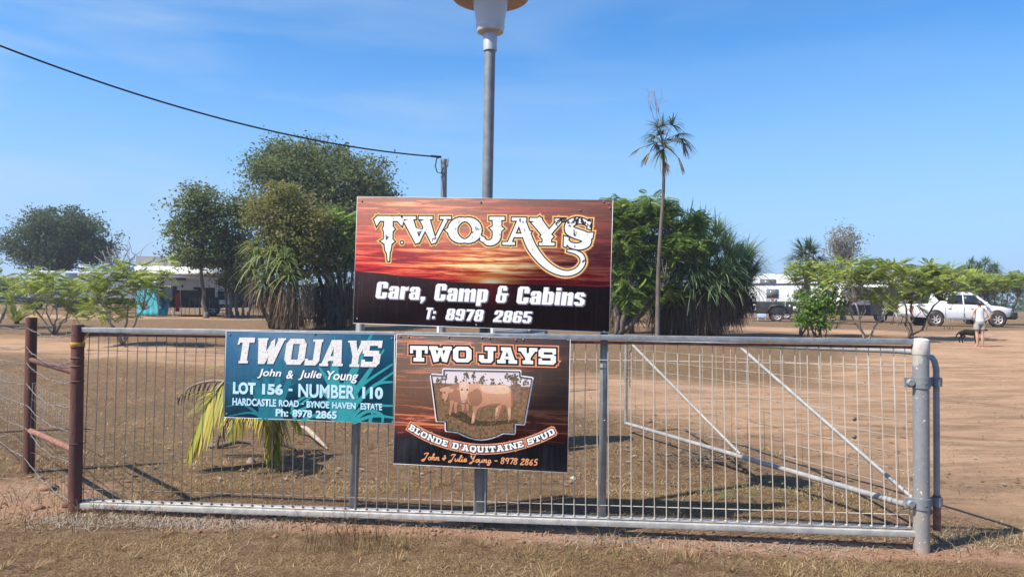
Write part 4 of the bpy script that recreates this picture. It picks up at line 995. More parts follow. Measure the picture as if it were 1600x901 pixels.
# the lower lines, word by word so that they keep the print's spacing
HV = []
for w_, x0, y0, x1, dy, cap in (('Cara,', 176, 658, 486, 5, 98), ('Camp', 528, 665, 852, 5, 98), ('&', 890, 670, 970, 1, 96), ('Cabins', 1010, 674, 1410, 7, 98)): HV += heavy_word(w_, x0, y0, x1, 0, .12, dy, cap)
for w_, x0, y0, x1, dy, cap in (('T:', 474, 772, 546, 1, 66), ('8978', 596, 775, 828, 4, 66), ('2865', 876, 780, 1108, 4, 66)): HV += heavy_word(w_, x0, y0, x1, 0, .2, dy, cap)
art.polys('letter_shadow', P([[(x + 4, y + 4) for x, y in q] for q in HV]), shade_ink, .0018, 2.5 * sc)
art.polys('lettering', P(HV), INK_W.m, .0026)
screws(big, [px(q) for q in ((82, 88), (795, 95), (1500, 92), (1530, 102), (1536, 128), (1370, 140), (68, 778), (780, 800), (1514, 824))])

# ------------------------------------------------------------------ the blue sign
def bluebg(W, H):
    t = NT('blue_print'); pos = t.obj(); sx = t.n('SeparateXYZ'); t.l(pos, sx.inputs[0])
    u = t.math('DIVIDE', sx.outputs['X'], W); v = t.math('DIVIDE', sx.outputs['Z'], H)
    g = t.math('ADD', t.math('MULTIPLY', u, .55), t.math('MULTIPLY', t.math('SUBTRACT', 1.0, v), .6))
    c = t.ramp(g, [(.25, C(.012, .062, .13)), (.7, C(.014, .10, .165)), (1, C(.025, .20, .24))])
    c = t.mix(t.rng(t.noise(12, 5, .7, pos), .5, .8, 0, .3), c, C(.12, .18, .22)); c = t.mix(t.rng(t.noise(1, 5, .7, t.scaled(pos, (50, 1, 2))), .55, .85, 0, .3), c, C(.2, .24, .26))
    t.l(c, t.b.inputs['Base Color']); t.b.inputs['Roughness'].default_value = .6; t.b.inputs['Specular IOR Level'].default_value = .2
    return t.m
blue, W2, H2 = board('blue_sign', 'blue and teal sign with white italic lettering on the left of the panel', (355, 517), (618, 523), (350.5, 651), .052, bluebg)
pb = affine((65, 78), (1255, 104), (48, 672), W2, H2)
ar = Art(blue); Pb = lambda pcs: [[pb(q) for q in pc] for pc in pcs]
teal = ink('teal_leaf_ink', C(.03, .30, .32)); teal2 = ink('deep_teal_leaf_ink', C(.015, .17, .225))
lv = []
for pts in ([(860, 690), (1000, 470), (1240, 300)], [(900, 690), (1050, 500), (1245, 355)], [(940, 690), (1040, 590), (1240, 580)], [(860, 640), (780, 560), (520, 640)], [(850, 600), (740, 500), (590, 580)], [(960, 690), (1060, 620), (1160, 640), (1165, 700)], [(1000, 560), (1120, 440), (1240, 420)], [(600, 690), (720, 650), (860, 690)], [(1080, 690), (1100, 620)], [(960, 700), (1100, 650), (1245, 660)], [(560, 690), (540, 590), (640, 520)]):
    a_, b_ = smooth_pts(pts, [26] + [22] * (len(pts) - 2) + [12], 6); lv += stroke(a_, b_)
lv2 = [[(880, 690), (800, 400), (840, 96), (870, 400)], [(900, 690), (900, 420), (1085, 104), (1105, 104), (960, 440)], [(870, 600), (720, 320), (740, 330), (900, 520)], [(820, 690), (800, 600), (860, 430), (980, 430), (1010, 560), (940, 690)], [(930, 520), (1180, 195), (1185, 210), (960, 560)]]
ar.shape('leaf_print', [[pb(q) for q in pc] for pc in lv2], teal, .0006)
ar.polys('leaf_print', Pb(lv), teal, .0010)
lv = []
for pts in ([(330, 680), (200, 590), (60, 600)], [(330, 680), (250, 500), (60, 430)], [(340, 680), (240, 640), (80, 665)], [(350, 680), (420, 520), (560, 430)]):
    a_, b_ = smooth_pts(pts, [22, 16, 6], 6); lv += stroke(a_, b_)
lv2 = [[(330, 680), (240, 400), (300, 420), (360, 620)], [(340, 680), (325, 300), (365, 330), (400, 640)], [(350, 680), (450, 260), (475, 280), (420, 660)], [(360, 680), (540, 330), (560, 350), (440, 670)], [(290, 690), (300, 560), (420, 520), (480, 690)]]
ar.shape('leaf_print', [[pb(q) for q in pc] for pc in lv2], teal2, .0005)
ar.polys('leaf_print', Pb(lv), teal2, .0008)
# heavy italic capitals with small slab ends, drawn in the print's own pixels (slope 0.3)
def it(xb, x0, y0, x1, y1): return None
IT = []
def iq(pts, ox, oy, w, h):                       # letter box to print: lean right with height
    return [(ox + x * w + .16 * (y - .5) * h, oy + (1 - y) * h) for x, y in pts]
def letter(ch, ox, oy, w, h):
    Lt = {
     'T': [rc(.05, .80, 1.0, 1), [(0, .72), (.12, .72), (.22, 1), (.06, 1)], rc(.30, 0, .70, .9), rc(.22, 0, .78, .1)],
     'W': [[(.0, 1), (.36, 1), (.38, 0), (.12, 0)], [(.12, 0), (.38, 0), (.66, .75), (.5, .75)], [(.5, .85), (.66, 1.0), (.72, 0), (.48, 0)], [(.48, 0), (.72, 0), (1.05, 1), (.8, 1)], rc(-.02, .92, .4, 1), rc(.76, .92, 1.08, 1)],
     'O': [rc(0, .2, .34, .8), rc(.66, .2, 1, .8), rc(.15, 0, .85, .2), rc(.15, .8, .85, 1), [(0, .2), (.18, 0), (.34, 0), (.34, .22)], [(0, .8), (.34, .78), (.34, 1), (.18, 1)], [(.66, 0), (.82, 0), (1, .2), (.66, .22)], [(.66, .78), (1, .8), (.82, 1), (.66, 1)]],
     'J': [rc(.5, .15, .92, 1), rc(.35, .9, 1.0, 1), rc(0, 0, .72, .2), [(.5, 0), (.72, 0), (.92, .18), (.5, .3)], rc(0, 0, .2, .26)],
     'A': [[(.0, 0), (.28, 0), (.60, 1), (.36, 1)], [(.60, 0), (.98, 0), (.84, 1), (.46, 1)], rc(.2, .2, .8, .38), rc(-.06, 0, .36, .1), rc(.55, 0, 1.04, .1)],
     'Y': [[(0, 1), (.40, 1), (.66, .36), (.34, .36)], [(.74, 1), (1.06, 1), (.66, .34), (.46, .40)], rc(.32, 0, .70, .45), rc(.22, 0, .8, .1), rc(-.06, .92, .44, 1), rc(.68, .92, 1.12, 1)],
     'S': [rc(.12, .8, 1, 1), rc(0, .5, .36, .88), rc(.1, .40, .9, .62), rc(.62, .12, 1, .5), rc(0, 0, .85, .2), rc(.8, .72, 1.0, .9), rc(0, .1, .2, .28), [(0, .84), (.36, .84), (.36, 1), (.14, 1)], [(.62, 0), (.84, 0), (1, .16), (.62, .2)]]}[ch]
    return [iq(q, ox, oy, w, h) for q in Lt]
for ch, ox, oy, w, h in (('T', 140, 122, 122, 178), ('W', 285, 126, 185, 178), ('O', 490, 130, 145, 178), ('J', 638, 134, 110, 178), ('A', 752, 138, 150, 178), ('Y', 928, 142, 120, 178), ('S', 1032, 142, 128, 178)):
    IT += letter(ch, ox, oy, w, h)
li = NT('lichen_spotted_white'); li.l(li.mix(li.rng(li.noise(70, 6, .75, li.obj()), .50, .70), C(.78, .76, .73), C(.42, .34, .27)), li.b.inputs['Base Color']); li.b.inputs['Roughness'].default_value = .6
ar.polys('letter_outline', Pb(IT), ink('blue_shadow_ink', C(.012, .03, .06)), .0020, .0022)
ar.polys('lettering', Pb(IT), li.m, .0028)
pale = ink('pale_blue_ink', C(.50, .74, .86)); dkb = ink('deep_blue_ink', C(.01, .03, .07))
for w_, x0, y0, x1, y1, sh, of in (('John', 290, 340, 462, 402, .25, .018), ('&', 496, 348, 548, 404, .25, .018), ('Julie', 582, 348, 748, 412, .25, .018), ('Young', 782, 352, 1004, 428, .25, .018),
        ('LOT', 112, 432, 278, 512, 0, .05), ('156', 322, 440, 474, 514, 0, .05), ('-', 512, 472, 540, 488, 0, .03), ('NUMBER', 580, 446, 982, 530, 0, .03), ('110', 1028, 456, 1174, 534, 0, .05),
        ('HARDCASTLE', 108, 545, 424, 590, 0, .035), ('ROAD', 442, 551, 586, 594, 0, .035), ('-', 606, 572, 620, 578, 0, .02), ('BYNOE', 638, 556, 800, 600, 0, .035), ('HAVEN', 818, 562, 984, 603, 0, .035), ('ESTATE', 1016, 566, 1166, 608, 0, .035),
        ('Ph:', 418, 612, 510, 662, 0, .04), ('8978', 538, 616, 678, 666, 0, .04), ('2865', 702, 620, 852, 671, 0, .04)):
    bold_text(ar, w_, pbox(x0, y0, x1, y1, pb), pb, pale if y0 > 420 else INK_W.m, sh, of, dkb, 1, (.0018, -.0018))
screws(blue, [pb(q) for q in ((90, 100), (1235, 126), (66, 650), (1236, 690), (700, 96))])

# ------------------------------------------------------------------ the cattle sign
cow, W3, H3 = board('cattle_sign', 'brown sunset sign with a photo of two cream cattle, low on the panel', (618, 522), (888.5, 530), (615, 723.5), .060, lambda W, H: sunset(W, H, 'small'))
pc_ = affine((66, 76), (1000, 104), (54, 776), W3, H3)
ac = Art(cow); Pc = lambda pcs: [[pc_(q) for q in p] for p in pcs]
s3 = W3 / 934
peach = ink('peach_outline_ink', C(.78, .30, .15)); blk = ink('black_outline_ink', C(.015, .012, .012))
# TWO JAYS: slab letters along the sloping line
def slab_line(word, x0, y0, x1, y1, h, gap=.07):
    tot = sum(SLAB[c][0] + gap for c in word) - gap; k = (x1 - x0) / tot; x = 0; out = []
    for c in word:
        w, pcs = SLAB[c]
        for p in pcs: out.append([(x0 + (x + u) * k, y0 + (y1 - y0) * ((x + u) / tot) + h * (1 - v)) for u, v in p])
        x += w + gap
    return out
SL = slab_line('TWO', 140, 138, 476, 143, 84) + slab_line('JAYS', 516, 142, 926, 152, 86)
SLc = Pc(SL)
ac.polys('letter_glow', SLc, peach, .0010, 16 * s3); ac.polys('letter_outline', SLc, blk, .0018, 9 * s3); ac.polys('lettering', SLc, INK_W.m, .0026)
# curved line
def arc_line(word, pts, h, gap=.10):
    Q, _ = smooth_pts(pts, None, 12); Q = np.array(Q); sl = np.concatenate(([0], np.cumsum(np.hypot(*np.diff(Q, axis=0).T)))); tot = sum(SLAB[c][0] + gap for c in word) - gap; k = sl[-1] / tot; x = 0; out = []
    for c in word:
        w, pcs = SLAB[c]; mid = (x + w / 2) * k
        ce = np.array([np.interp(mid, sl, Q[:, 0]), np.interp(mid, sl, Q[:, 1])]); e = np.array([np.interp(mid + 8, sl, Q[:, 0]), np.interp(mid + 8, sl, Q[:, 1])]) - np.array([np.interp(mid - 8, sl, Q[:, 0]), np.interp(mid - 8, sl, Q[:, 1])]); e /= np.hypot(*e); n_ = np.array([e[1], -e[0]])
        for p in pcs: out.append([tuple(ce + e * (u - w / 2) * k + n_ * h * (v - .5)) for u, v in p])
        x += w + gap
    return out
AL = Pc(arc_line("BLONDE D'AQUITAINE STUD", [(140, 574), (230, 622), (340, 662), (450, 684), (540, 690), (640, 682), (740, 660), (840, 625), (918, 586)], 34))
ac.polys('letter_glow', AL, peach, .0010, 11 * s3); ac.polys('letter_outline', AL, blk, .0018, 4.5 * s3); ac.polys('lettering', AL, INK_W.m, .0026)
# the handwritten line
HW = []; body = 'John + Julie Young - 8978 2865'; tot = sum(SCRIPT[c][0] for c in body); x = 0; k = (832 - 210) / tot
for c in body:
    w, sts = SCRIPT[c]
    for st in sts:
        q, ww = smooth_pts(st, None, 4)
        q = [(210 + (x + u + .12 * v) * k, 752 + 18 * (x / tot) - v * 16.5) for u, v in q]; HW += stroke(q, 5.6)
    x += w
ac.polys('script_lettering', Pc(HW), ink('orange_script_ink', C(.80, .34, .15)), .0022)
# the framed photograph of the cattle
arc = [(645 - 57 * i / 6 * 1.0 * 2, 603 + 38 * math.sin(math.pi * i / 6)) for i in range(7)]
arc = [(648 - (648 - 410) * i / 8, 600 + 36 * math.sin(math.pi * i / 8)) for i in range(9)]
fr = [(258, 296), (326, 299), (326, 268), (735, 274), (735, 303), (800, 311), (758, 552), (708, 550), (706, 602)] + arc + [(342, 592), (341, 542), (292, 540)]
frc = [pc_(q) for q in fr]
ac.polys('photo_border', [q for q in stroke(frc + [frc[0]], 17 * s3)], INK_W.m, .0008)
t = NT('pasture_photo'); pos = t.obj(); sx = t.n('SeparateXYZ'); t.l(pos, sx.inputs[0]); n1 = t.noise(55, 5, .7, pos); n2 = t.noise(14, 4, .6, pos)
v = t.math('ADD', sx.outputs['Z'], t.math('MULTIPLY', t.math('SUBTRACT', n2, .5), .02)); zc_ = pc_((500, 345))[1]
gr = t.mix(t.rng(n1, .35, .65), C(.12, .07, .035), C(.32, .17, .095)); gr = t.mix(t.rng(n2, .48, .65, 0, .6), gr, C(.11, .11, .04))
sk = C(.72, .62, .62)
t.l(t.mix(t.rng(v, zc_ - .004, zc_ + .004), gr, sk), t.b.inputs['Base Color']); t.b.inputs['Roughness'].default_value = .6; t.b.inputs['Specular IOR Level'].default_value = .2
ac.shape('photo_scene', [frc], t.m, .0014)
trees_ = []; rr_ = np.random.default_rng(6)
for tx, ty, tw, n in ((292, 325, 14, 14), (312, 318, 14, 16), (336, 300, 9, 16), (393, 318, 12, 18), (448, 298, 14, 18), (486, 302, 12, 16), (540, 320, 16, 16), (588, 330, 14, 10), (690, 308, 32, 40), (718, 318, 24, 24), (768, 335, 18, 14), (420, 338, 30, 14), (500, 340, 40, 16), (620, 340, 40, 14)):
    trees_.append(rc(tx - 1.5, ty, tx + 1.5, 350))
    for q in range(n): trees_.append(disc((tx + rr_.normal(0, tw * .5), min(346, ty + rr_.normal(0, 11))), rr_.uniform(2.5, 7), 6))
trees_ = [q for q in trees_ if min(x for x, y in q) > 268 and max(x for x, y in q) < 792 and min(y for x, y in q) > 276 + (28 if min(x for x, y in q) < 330 or max(x for x, y in q) > 733 else 0)]
ac.polys('photo_trees', Pc(trees_), mat('photo_tree_print', C(.07, .06, .03), .6, 0, C(.19, .14, .09), 60, spec=.2), .0019)
ac.shape('photo_trees', [[pc_(q) for q in [(690, 350), (712, 330), (742, 345), (735, 440), (700, 430)]]], mat('photo_skirt_print', C(.30, .17, .13), .4, 0, C(.16, .10, .06), 60), .0021)
def hide_print(name, c, c2, lo_, hi_):
    t = NT(name); pos = t.obj(); sx = t.n('SeparateXYZ'); t.l(pos, sx.inputs[0]); n1 = t.noise(26, 5, .65, t.scaled(pos, (1, 1, .6)))
    g = t.rng(t.math('ADD', sx.outputs['Z'], t.math('MULTIPLY', t.math('SUBTRACT', n1, .5), .10)), lo_, hi_)
    t.l(t.mix(t.rng(t.noise(95, 4, .75, pos), .5, .72, 0, .55), t.mix(g, c2, c), C(.30, .15, .09)), t.b.inputs['Base Color']); t.b.inputs['Roughness'].default_value = .6; t.b.inputs['Specular IOR Level'].default_value = .2
    return t.m
zz_ = lambda y: pc_((500, y))[1]
hide = hide_print('cream_hide_print', C(.66, .36, .22), C(.44, .20, .115), zz_(470), zz_(350))
hide2 = hide_print('shaded_hide_print', C(.40, .19, .11), C(.24, .11, .065), zz_(480), zz_(370))
hide3 = hide_print('pale_hide_print', C(.80, .54, .38), C(.64, .37, .24), zz_(430), zz_(345))
hide4 = hide_print('pink_muzzle_print', C(.72, .45, .36), C(.6, .34, .27), zz_(440), zz_(410))
def cowp(nm, L_, m_, d_): ac.shape(nm, [[pc_(q) for q in smooth_pts(p + [p[0]], None, 3)[0][:-1]] for p in L_], m_, d_)
cowp('photo_shadow', [[(330, 512), (420, 490), (520, 540), (700, 530), (720, 545), (560, 566), (470, 560), (380, 520)]], mat('grass_shadow_print', C(.05, .035, .018), .6, 0, C(.10, .06, .03), 60, spec=.2), .0017)
cowp('photo_calf', [[(345, 356), (400, 344), (440, 350), (462, 420), (450, 466), (434, 470), (395, 447), (368, 440), (352, 400)]], hide2, .0021)
cowp('photo_calf', [[(362, 430), (382, 436), (374, 470), (366, 506), (356, 508), (360, 470)], [(384, 440), (402, 440), (398, 470), (398, 496), (387, 499), (384, 470)], [(424, 450), (440, 452), (438, 484), (426, 486)], [(448, 450), (462, 452), (462, 482), (452, 484)]], hide, .0023)
cowp('photo_calf', [[(316, 364), (350, 358), (366, 372), (352, 392), (344, 428), (326, 438), (318, 426), (320, 396)], [(352, 374), (376, 368), (380, 380), (366, 390), (354, 388)], [(318, 366), (306, 372), (310, 384), (320, 380)]], hide, .0025)
cowp('photo_cow', [[(520, 450), (546, 452), (528, 490), (518, 530), (508, 532), (512, 488)], [(640, 440), (664, 450), (648, 494), (628, 524), (610, 528), (626, 486)]], hide2, .00255)
cowp('photo_cow', [[(446, 350), (500, 336), (560, 348), (640, 344), (676, 350), (692, 378), (694, 430), (684, 456), (640, 452), (570, 458), (520, 466), (486, 462), (462, 445), (450, 400)]], hide, .0027)
cowp('photo_cow', [[(482, 448), (526, 448), (508, 486), (500, 520), (492, 550), (477, 553), (484, 510), (484, 480)], [(660, 430), (694, 420), (690, 470), (690, 526), (673, 535), (676, 495), (664, 462)], [(618, 440), (640, 448), (630, 490), (618, 524), (605, 528), (616, 488)]], hide, .0028)
cowp('photo_cow', [[(456, 400), (486, 372), (520, 372), (536, 420), (522, 452), (496, 462), (470, 448)], [(688, 372), (697, 384), (702, 440), (695, 470), (690, 430)], [(560, 452), (600, 446), (640, 446), (610, 458), (570, 462)]], hide2, .0029)
cowp('photo_cow', [[(520, 350), (570, 350), (640, 348), (674, 356), (680, 386), (640, 396), (590, 394), (545, 388)], [(608, 470), (622, 460), (614, 510), (606, 524)], [(672, 470), (688, 470), (684, 520), (676, 528)], [(484, 500), (498, 496), (490, 545), (479, 548)]], hide3, .0031)
cowp('photo_cow', [[(412, 340), (424, 331), (446, 330), (464, 342), (462, 372), (454, 404), (448, 436), (434, 444), (422, 434), (416, 400), (411, 366)]], hide3, .0033)
cowp('photo_cow', [[(464, 362), (486, 357), (495, 366), (486, 378), (470, 386), (462, 378)], [(412, 358), (400, 364), (402, 376), (412, 376)]], hide, .0034)
cowp('photo_cow', [[(421, 418), (447, 416), (449, 432), (436, 443), (424, 436)]], hide4, .0035)
tuft = []; rr_ = np.random.default_rng(4)
for q in range(240):
    x = rr_.uniform(300, 750); y = rr_.uniform(500, 632)
    if y > 540 and not (345 < x < 700): continue
    if y > 598 and not (430 < x < 630): continue
    tuft.append([(x - 2.2, y), (x + 2.2, y), (x + rr_.normal(0, 7), y - rr_.uniform(8, 20))])
ac.polys('photo_grass', Pc(tuft[::2]), mat('dry_grass_print', C(.34, .19, .10), .6, 0, C(.20, .13, .06), 60, spec=.2), .0040); ac.polys('photo_grass', Pc(tuft[1::2]), mat('dark_grass_print', C(.07, .05, .02), .6, 0, C(.13, .10, .04), 60, spec=.2), .0042)
ac.polys('photo_cow', Pc([disc((425, 372), 4.5), disc((454, 372), 4.5), disc((428, 432), 2.5), disc((442, 431), 2.5), disc((330, 388), 4), disc((322, 428), 5)]), mat('dark_eye_print', C(.06, .03, .025), .6), .0044)
ac.polys('photo_edge', [q for q in stroke(frc + [frc[0]], 5 * s3)], blk, .0048)
screws(cow, [pc_(q) for q in ((130, 88), (352, 90), (530, 93), (572, 96), (712, 106), (752, 104), (990, 106), (520, 772), (524, 790), (930, 806), (84, 86))])
# ------------------------------------------------------------------ foliage
def unit(v): return v / (np.linalg.norm(v, axis=-1, keepdims=True) + 1e-9)
def leaves(mb, pts, size, r, up_bias=.5, asp=.5, droop=0.0):
    n = len(pts); nrm = unit(r.normal(0, 1, (n, 3)) + np.array([0, 0, up_bias])); a = unit(np.cross(nrm, r.normal(0, 1, (n, 3)))); a[:, 2] -= droop; a = unit(a)
    b = unit(np.cross(nrm, a)); s = size * r.uniform(.6, 1.35, n)[:, None]
    V = np.stack([pts - a * s, pts - b * s * asp + a * s * .1, pts + a * s, pts + b * s * asp + a * s * .1], 1).reshape(-1, 3)
    mb.addq(V, np.arange(n * 4).reshape(n, 4))
def crown_points(blobs, n_cl, per, spread, r, shell=.55, flat=1.0):
    vol = np.array([b[1][0] * b[1][1] * b[1][2] for b in blobs]) ** (2 / 3); pick = r.choice(len(blobs), n_cl, p=vol / vol.sum())
    d = unit(r.normal(0, 1, (n_cl, 3))); rad = (shell + (1 - shell) * r.random(n_cl) ** .6) * (1 + .16 * r.normal(0, 1, n_cl))
    Cn = np.array([blobs[i][0] for i in pick]) + d * rad[:, None] * np.array([blobs[i][1] for i in pick])
    sz = r.uniform(.55, 1.3, n_cl)
    off = r.normal(0, 1, (n_cl, per, 3)) * np.array([1, 1, .6 * flat]) * (spread * sz)[:, None, None]
    return Cn, (Cn[:, None, :] + off).reshape(-1, 3)
def blades(mb, P, D, ln, w, droop, seg=4, tip=.15):
    n = len(P); sd = unit(np.cross(D, np.array([0, 0, 1.0])) + 1e-4); rows = []
    for i in range(seg + 1):
        s_ = i / seg; c = P + D * (ln * s_)[:, None] + np.array([0, 0, -1.0]) * (droop * ln * s_ ** 2.2)[:, None]
        ww = (w * (1 - (1 - tip) * s_ ** 1.3))[:, None]; rows += [c - sd * ww, c + sd * ww]
    V = np.stack(rows, 1).reshape(-1, 3); k = 2 * (seg + 1); b = np.arange(n)[:, None] * k
    F = np.concatenate([b + np.array([[2 * i, 2 * i + 1, 2 * i + 3, 2 * i + 2]]) for i in range(seg)])
    mb.addq(V, F)
def instances(mb, TV, TF, mats, pos):
    V = np.einsum('nij,vj->nvi', mats, TV) + pos[:, None, :]; n, k = V.shape[:2]
    F = (TF[None] + (np.arange(n) * k)[:, None, None]).reshape(-1, TF.shape[1])
    mb.addq(V.reshape(-1, 3), F)
def feather(pairs=11, ll=.24, lw=.055, curve=.28, fold=.25):     # a pinnate leaf one unit long, growing along x
    V = []; F = []; z = lambda x: .06 * x - curve * x * x
    for i in range(pairs + 1):
        x = .16 + .84 * i / pairs; l = ll * (1 - .55 * (i / pairs) ** 3) * (.75 + .25 * min(1, i / 2))
        for s_ in ((-1, 1) if i < pairs else (0,)):
            d = np.array([.35, s_ * .93, -fold]) if s_ else np.array([1, 0, -.3]); d = d / np.linalg.norm(d); p = np.array([x, 0, z(x)]); q = np.array([1, 0, 0]) * lw
            k = len(V); V += [p, p + d * l * .5 - q, p + d * l, p + d * l * .5 + q]; F.append((k, k + 1, k + 2, k + 3))
    k = len(V); V += [(0, -.012, 0), (0, .012, 0), (1, .006, z(1)), (1, -.006, z(1))]; F.append((k, k + 1, k + 2, k + 3))
    return np.array(V, float), np.array(F)
FEATHER = feather(10, .25, .05, .42, .45)
def frames(D, r, roll=.4):                        # rotation matrices whose x axis is D and z axis roughly up
    X = unit(D); Y = unit(np.cross(np.array([0, 0, 1.0]) + r.normal(0, roll, D.shape), X)); Z = np.cross(X, Y)
    return np.stack([X, Y, Z], -1)
def limb(mb, a, b, r0, r1, r, wob=.08, n=5, sag=0.0, sides=7):
    a = np.array(a, float); b = np.array(b, float); l = np.linalg.norm(b - a); pts = []
    for i in range(n + 1):
        s_ = i / n; p = a + (b - a) * s_ + (r.normal(0, wob * l * .35, 3) if 0 < i < n else 0); p[2] += sag * l * math.sin(math.pi * s_); pts.append(p)
    mb.tube(pts, [r0 + (r1 - r0) * i / n for i in range(n + 1)], sides)
    return pts
def wpx(d): return d / F_PX

def broad_tree(name, label, cat, base, d, trunk, blobs, leaf, n_cl, per, lsize, spread, lm, bm='bark', seed=1, limbs=16, trunks=None, shell=.55, group=None, up_bias=.9):
    """trunk: (radius, fork height px); blobs in picture units (px, py, rx, ry, depth shift, depth radius factor)."""
    r = np.random.default_rng(seed); k = wpx(d)
    th = thing(name, label, cat, base, 0, group); b0 = np.array(base)
    B = []
    for (px_, py_, rx, ry, dd, rf) in blobs:
        c = np.array(at(px_, py_, d + dd)); B.append((c, (rx * k, rx * k * rf, ry * k)))
    tm = MB(); forks = []
    for (tx, ty, rad, bx) in (trunks or [(trunk[0], trunk[1], trunk[2], None)]):
        f = np.array(at(tx, ty, d)); s_ = b0.copy()
        if bx is not None: g_ = foot(bx, d); s_ = np.array(g_)
        s_[2] -= .08; pts = limb(tm, s_, f, rad, rad * .62, r, .06, 6, 0, 10); forks.append((f, rad * .6))
        tm.lathe([(rad * 1.7, -.06), (rad * 1.25, .08), (rad * 1.0, .3)], 10, (s_[0], s_[1], s_[2] + .08))
    Cn, pts = crown_points(B, n_cl, per, spread, r, shell)
    sel = r.choice(len(Cn), min(limbs, len(Cn)), replace=False)
    for i in sel:
        f, rr = forks[r.integers(len(forks))]; q = limb(tm, f, Cn[i], rr * r.uniform(.35, .7), rr * .10, r, .22, 5, .05, 6)
        for j in range(3):
            e = Cn[r.integers(len(Cn))]
            if np.linalg.norm(e - q[3]) < 4 * spread + .9: limb(tm, q[3], e, rr * .18, rr * .05, r, .2, 3, .02, 5)
    tm.build('trunk', M[bm], th, 'all', True)
    mb = MB(); leaves(mb, pts, lsize, r, up_bias); mb.build('crown', lm, th, False, True)
    return th

def feather_shrub(label, bpx, bpy, crowns, n_tips, per, fl, seed, name='feather_leaf_tree', bm='bark_pale', lm='lime', d=None, forks=4, rad=.045, group='low flat-topped feather-leaved trees', split=.28, elev=(-.35, .75)):
    r = np.random.default_rng(seed); base = gp(bpx, bpy) if d is None else foot(bpx, d)
    d = (base - EYE).dot(fw); k = wpx(d); th = thing(name, label, 'tree', base, 0, group); b0 = np.array(base); tips = []
    for (px_, py_, rx, ry) in crowns:
        c = np.array(at(px_, py_, d)); w = rx * ry; n = int(n_tips * w / sum(q[2] * q[3] for q in crowns)) + 1
        u = unit(r.normal(0, 1, (n, 3))) * (r.random(n) ** .38)[:, None]
        u[:, 2] = np.abs(u[:, 2]) * .9 * np.sign(r.random(n) - .22); tips.append(c + u * np.array([rx * k, rx * k * .85, ry * k * 1.3]))
    T = np.concatenate(tips); tm = MB(); h = T[:, 2].mean() - b0[2]; F_ = []
    for i in range(forks):
        a = 2 * math.pi * (i + r.uniform(-.25, .25)) / forks; cx = np.array([T[:, 0].mean(), T[:, 1].mean(), b0[2] + h * .62]); sp = (T[:, 0].max() - T[:, 0].min()) * .24
        e = cx + np.array([math.cos(a) * sp, math.sin(a) * sp, r.uniform(-.1, .15) * h]); f0 = b0 + np.array([0, 0, .12 * i / forks - .05])
        q = limb(tm, f0, e, rad, rad * .55, r, .10, 5, -.04, 8); F_ += [(e, rad * .5), (np.array(q[3]), rad * .6)]
    for e in T:
        j = np.argmin([np.linalg.norm(e - f) + r.uniform(0, .3) * h for f, _ in F_]); limb(tm, F_[j][0], e, F_[j][1] * .6, .006, r, .16, 4, -.04, 5)
    tm.build('trunk', M[bm], th, 'all', True)
    n = len(T) * per; P = np.repeat(T, per, 0) + r.normal(0, .05, (n, 3)); a = r.uniform(0, 2 * np.pi, n); el = r.uniform(*elev, n)
    D = np.stack([np.cos(a) * np.cos(el), np.sin(a) * np.cos(el), np.sin(el)], 1); ln = fl * r.uniform(.6, 1.2, n)
    mats = frames(D, r, .55) * ln[:, None, None]; mb = MB(); instances(mb, *FEATHER, mats, P); mb.build('crown', G[lm], th, False, True)
    return th

def rosette_dirs(n, r, lo=-.2, hi=1.4):
    a = r.uniform(0, 2 * np.pi, n); e = r.uniform(lo, hi, n)
    return np.stack([np.cos(a) * np.cos(e), np.sin(a) * np.cos(e), np.sin(e)], 1)
def pandanus(label, base, d, heads, seed, skirts, lm='pand', sm='skirt', blade=(.7, 1.3), w=.022, per=70, group=None, name='screw_pine', stems=5, lo=-.35, hi=1.35, outward=None, dr=(.25, .8)):
    r = np.random.default_rng(seed); th = thing(name, label, 'screw pine', base, 0, group); b0 = np.array(base); mb = MB(); tm = MB(); sk = MB()
    for i, (px_, py_, dd) in enumerate(heads):
        c = np.array(at(px_, py_, d + dd)); n = per; D = rosette_dirs(n, r, lo, hi)
        if outward is not None: D = unit(D * .75 + unit(c - np.array(outward)) * r.uniform(.3, 1.5, n)[:, None])
        ln = r.uniform(*blade, n); blades(mb, c + D * .05, D, ln, w * r.uniform(.7, 1.2, n), r.uniform(*dr, n), 5)
        if i < stems:
            s_ = b0 + np.array([r.normal(0, .25), r.normal(0, .25), -.1]); limb(tm, s_, c, .10, .06, r, .12, 5, 0, 8)
    for (px_, y0, y1, sx_, n, dd, ln0, ln1) in skirts:
        c0 = np.array(at(px_, y0, d + dd)); c1 = np.array(at(px_, y1, d + dd)); t_ = r.random(n)[:, None]; rr = wpx(d) * sx_ * (1 - .45 * t_) * r.uniform(.55, 1.05, (n, 1)); a = r.uniform(0, 2 * np.pi, (n, 1))
        P = c0 + (c1 - c0) * t_ + np.concatenate([np.cos(a) * rr, np.sin(a) * rr * .8, np.zeros((n, 1))], 1)
        D = unit(np.concatenate([np.cos(a) * .25, np.sin(a) * .25, -np.ones((n, 1))], 1) + r.normal(0, .13, (n, 3))); ln = r.uniform(ln0, ln1, n)
        ln = np.minimum(ln, np.maximum(P[:, 2] - b0[2] - .02, .15) / np.maximum(-D[:, 2], .3) * .95)
        blades(sk, P, D, ln, r.uniform(.008, .02, n), r.uniform(-.05, .1, n), 3, .3)
    if tm.n: tm.build('stem', M['bark_dark'], th, 'all', True)
    if sk.n: sk.build('dead_leaf_skirt', G[sm], th, False, True)
    mb.build('crown', G[lm], th, False, True)
    return th
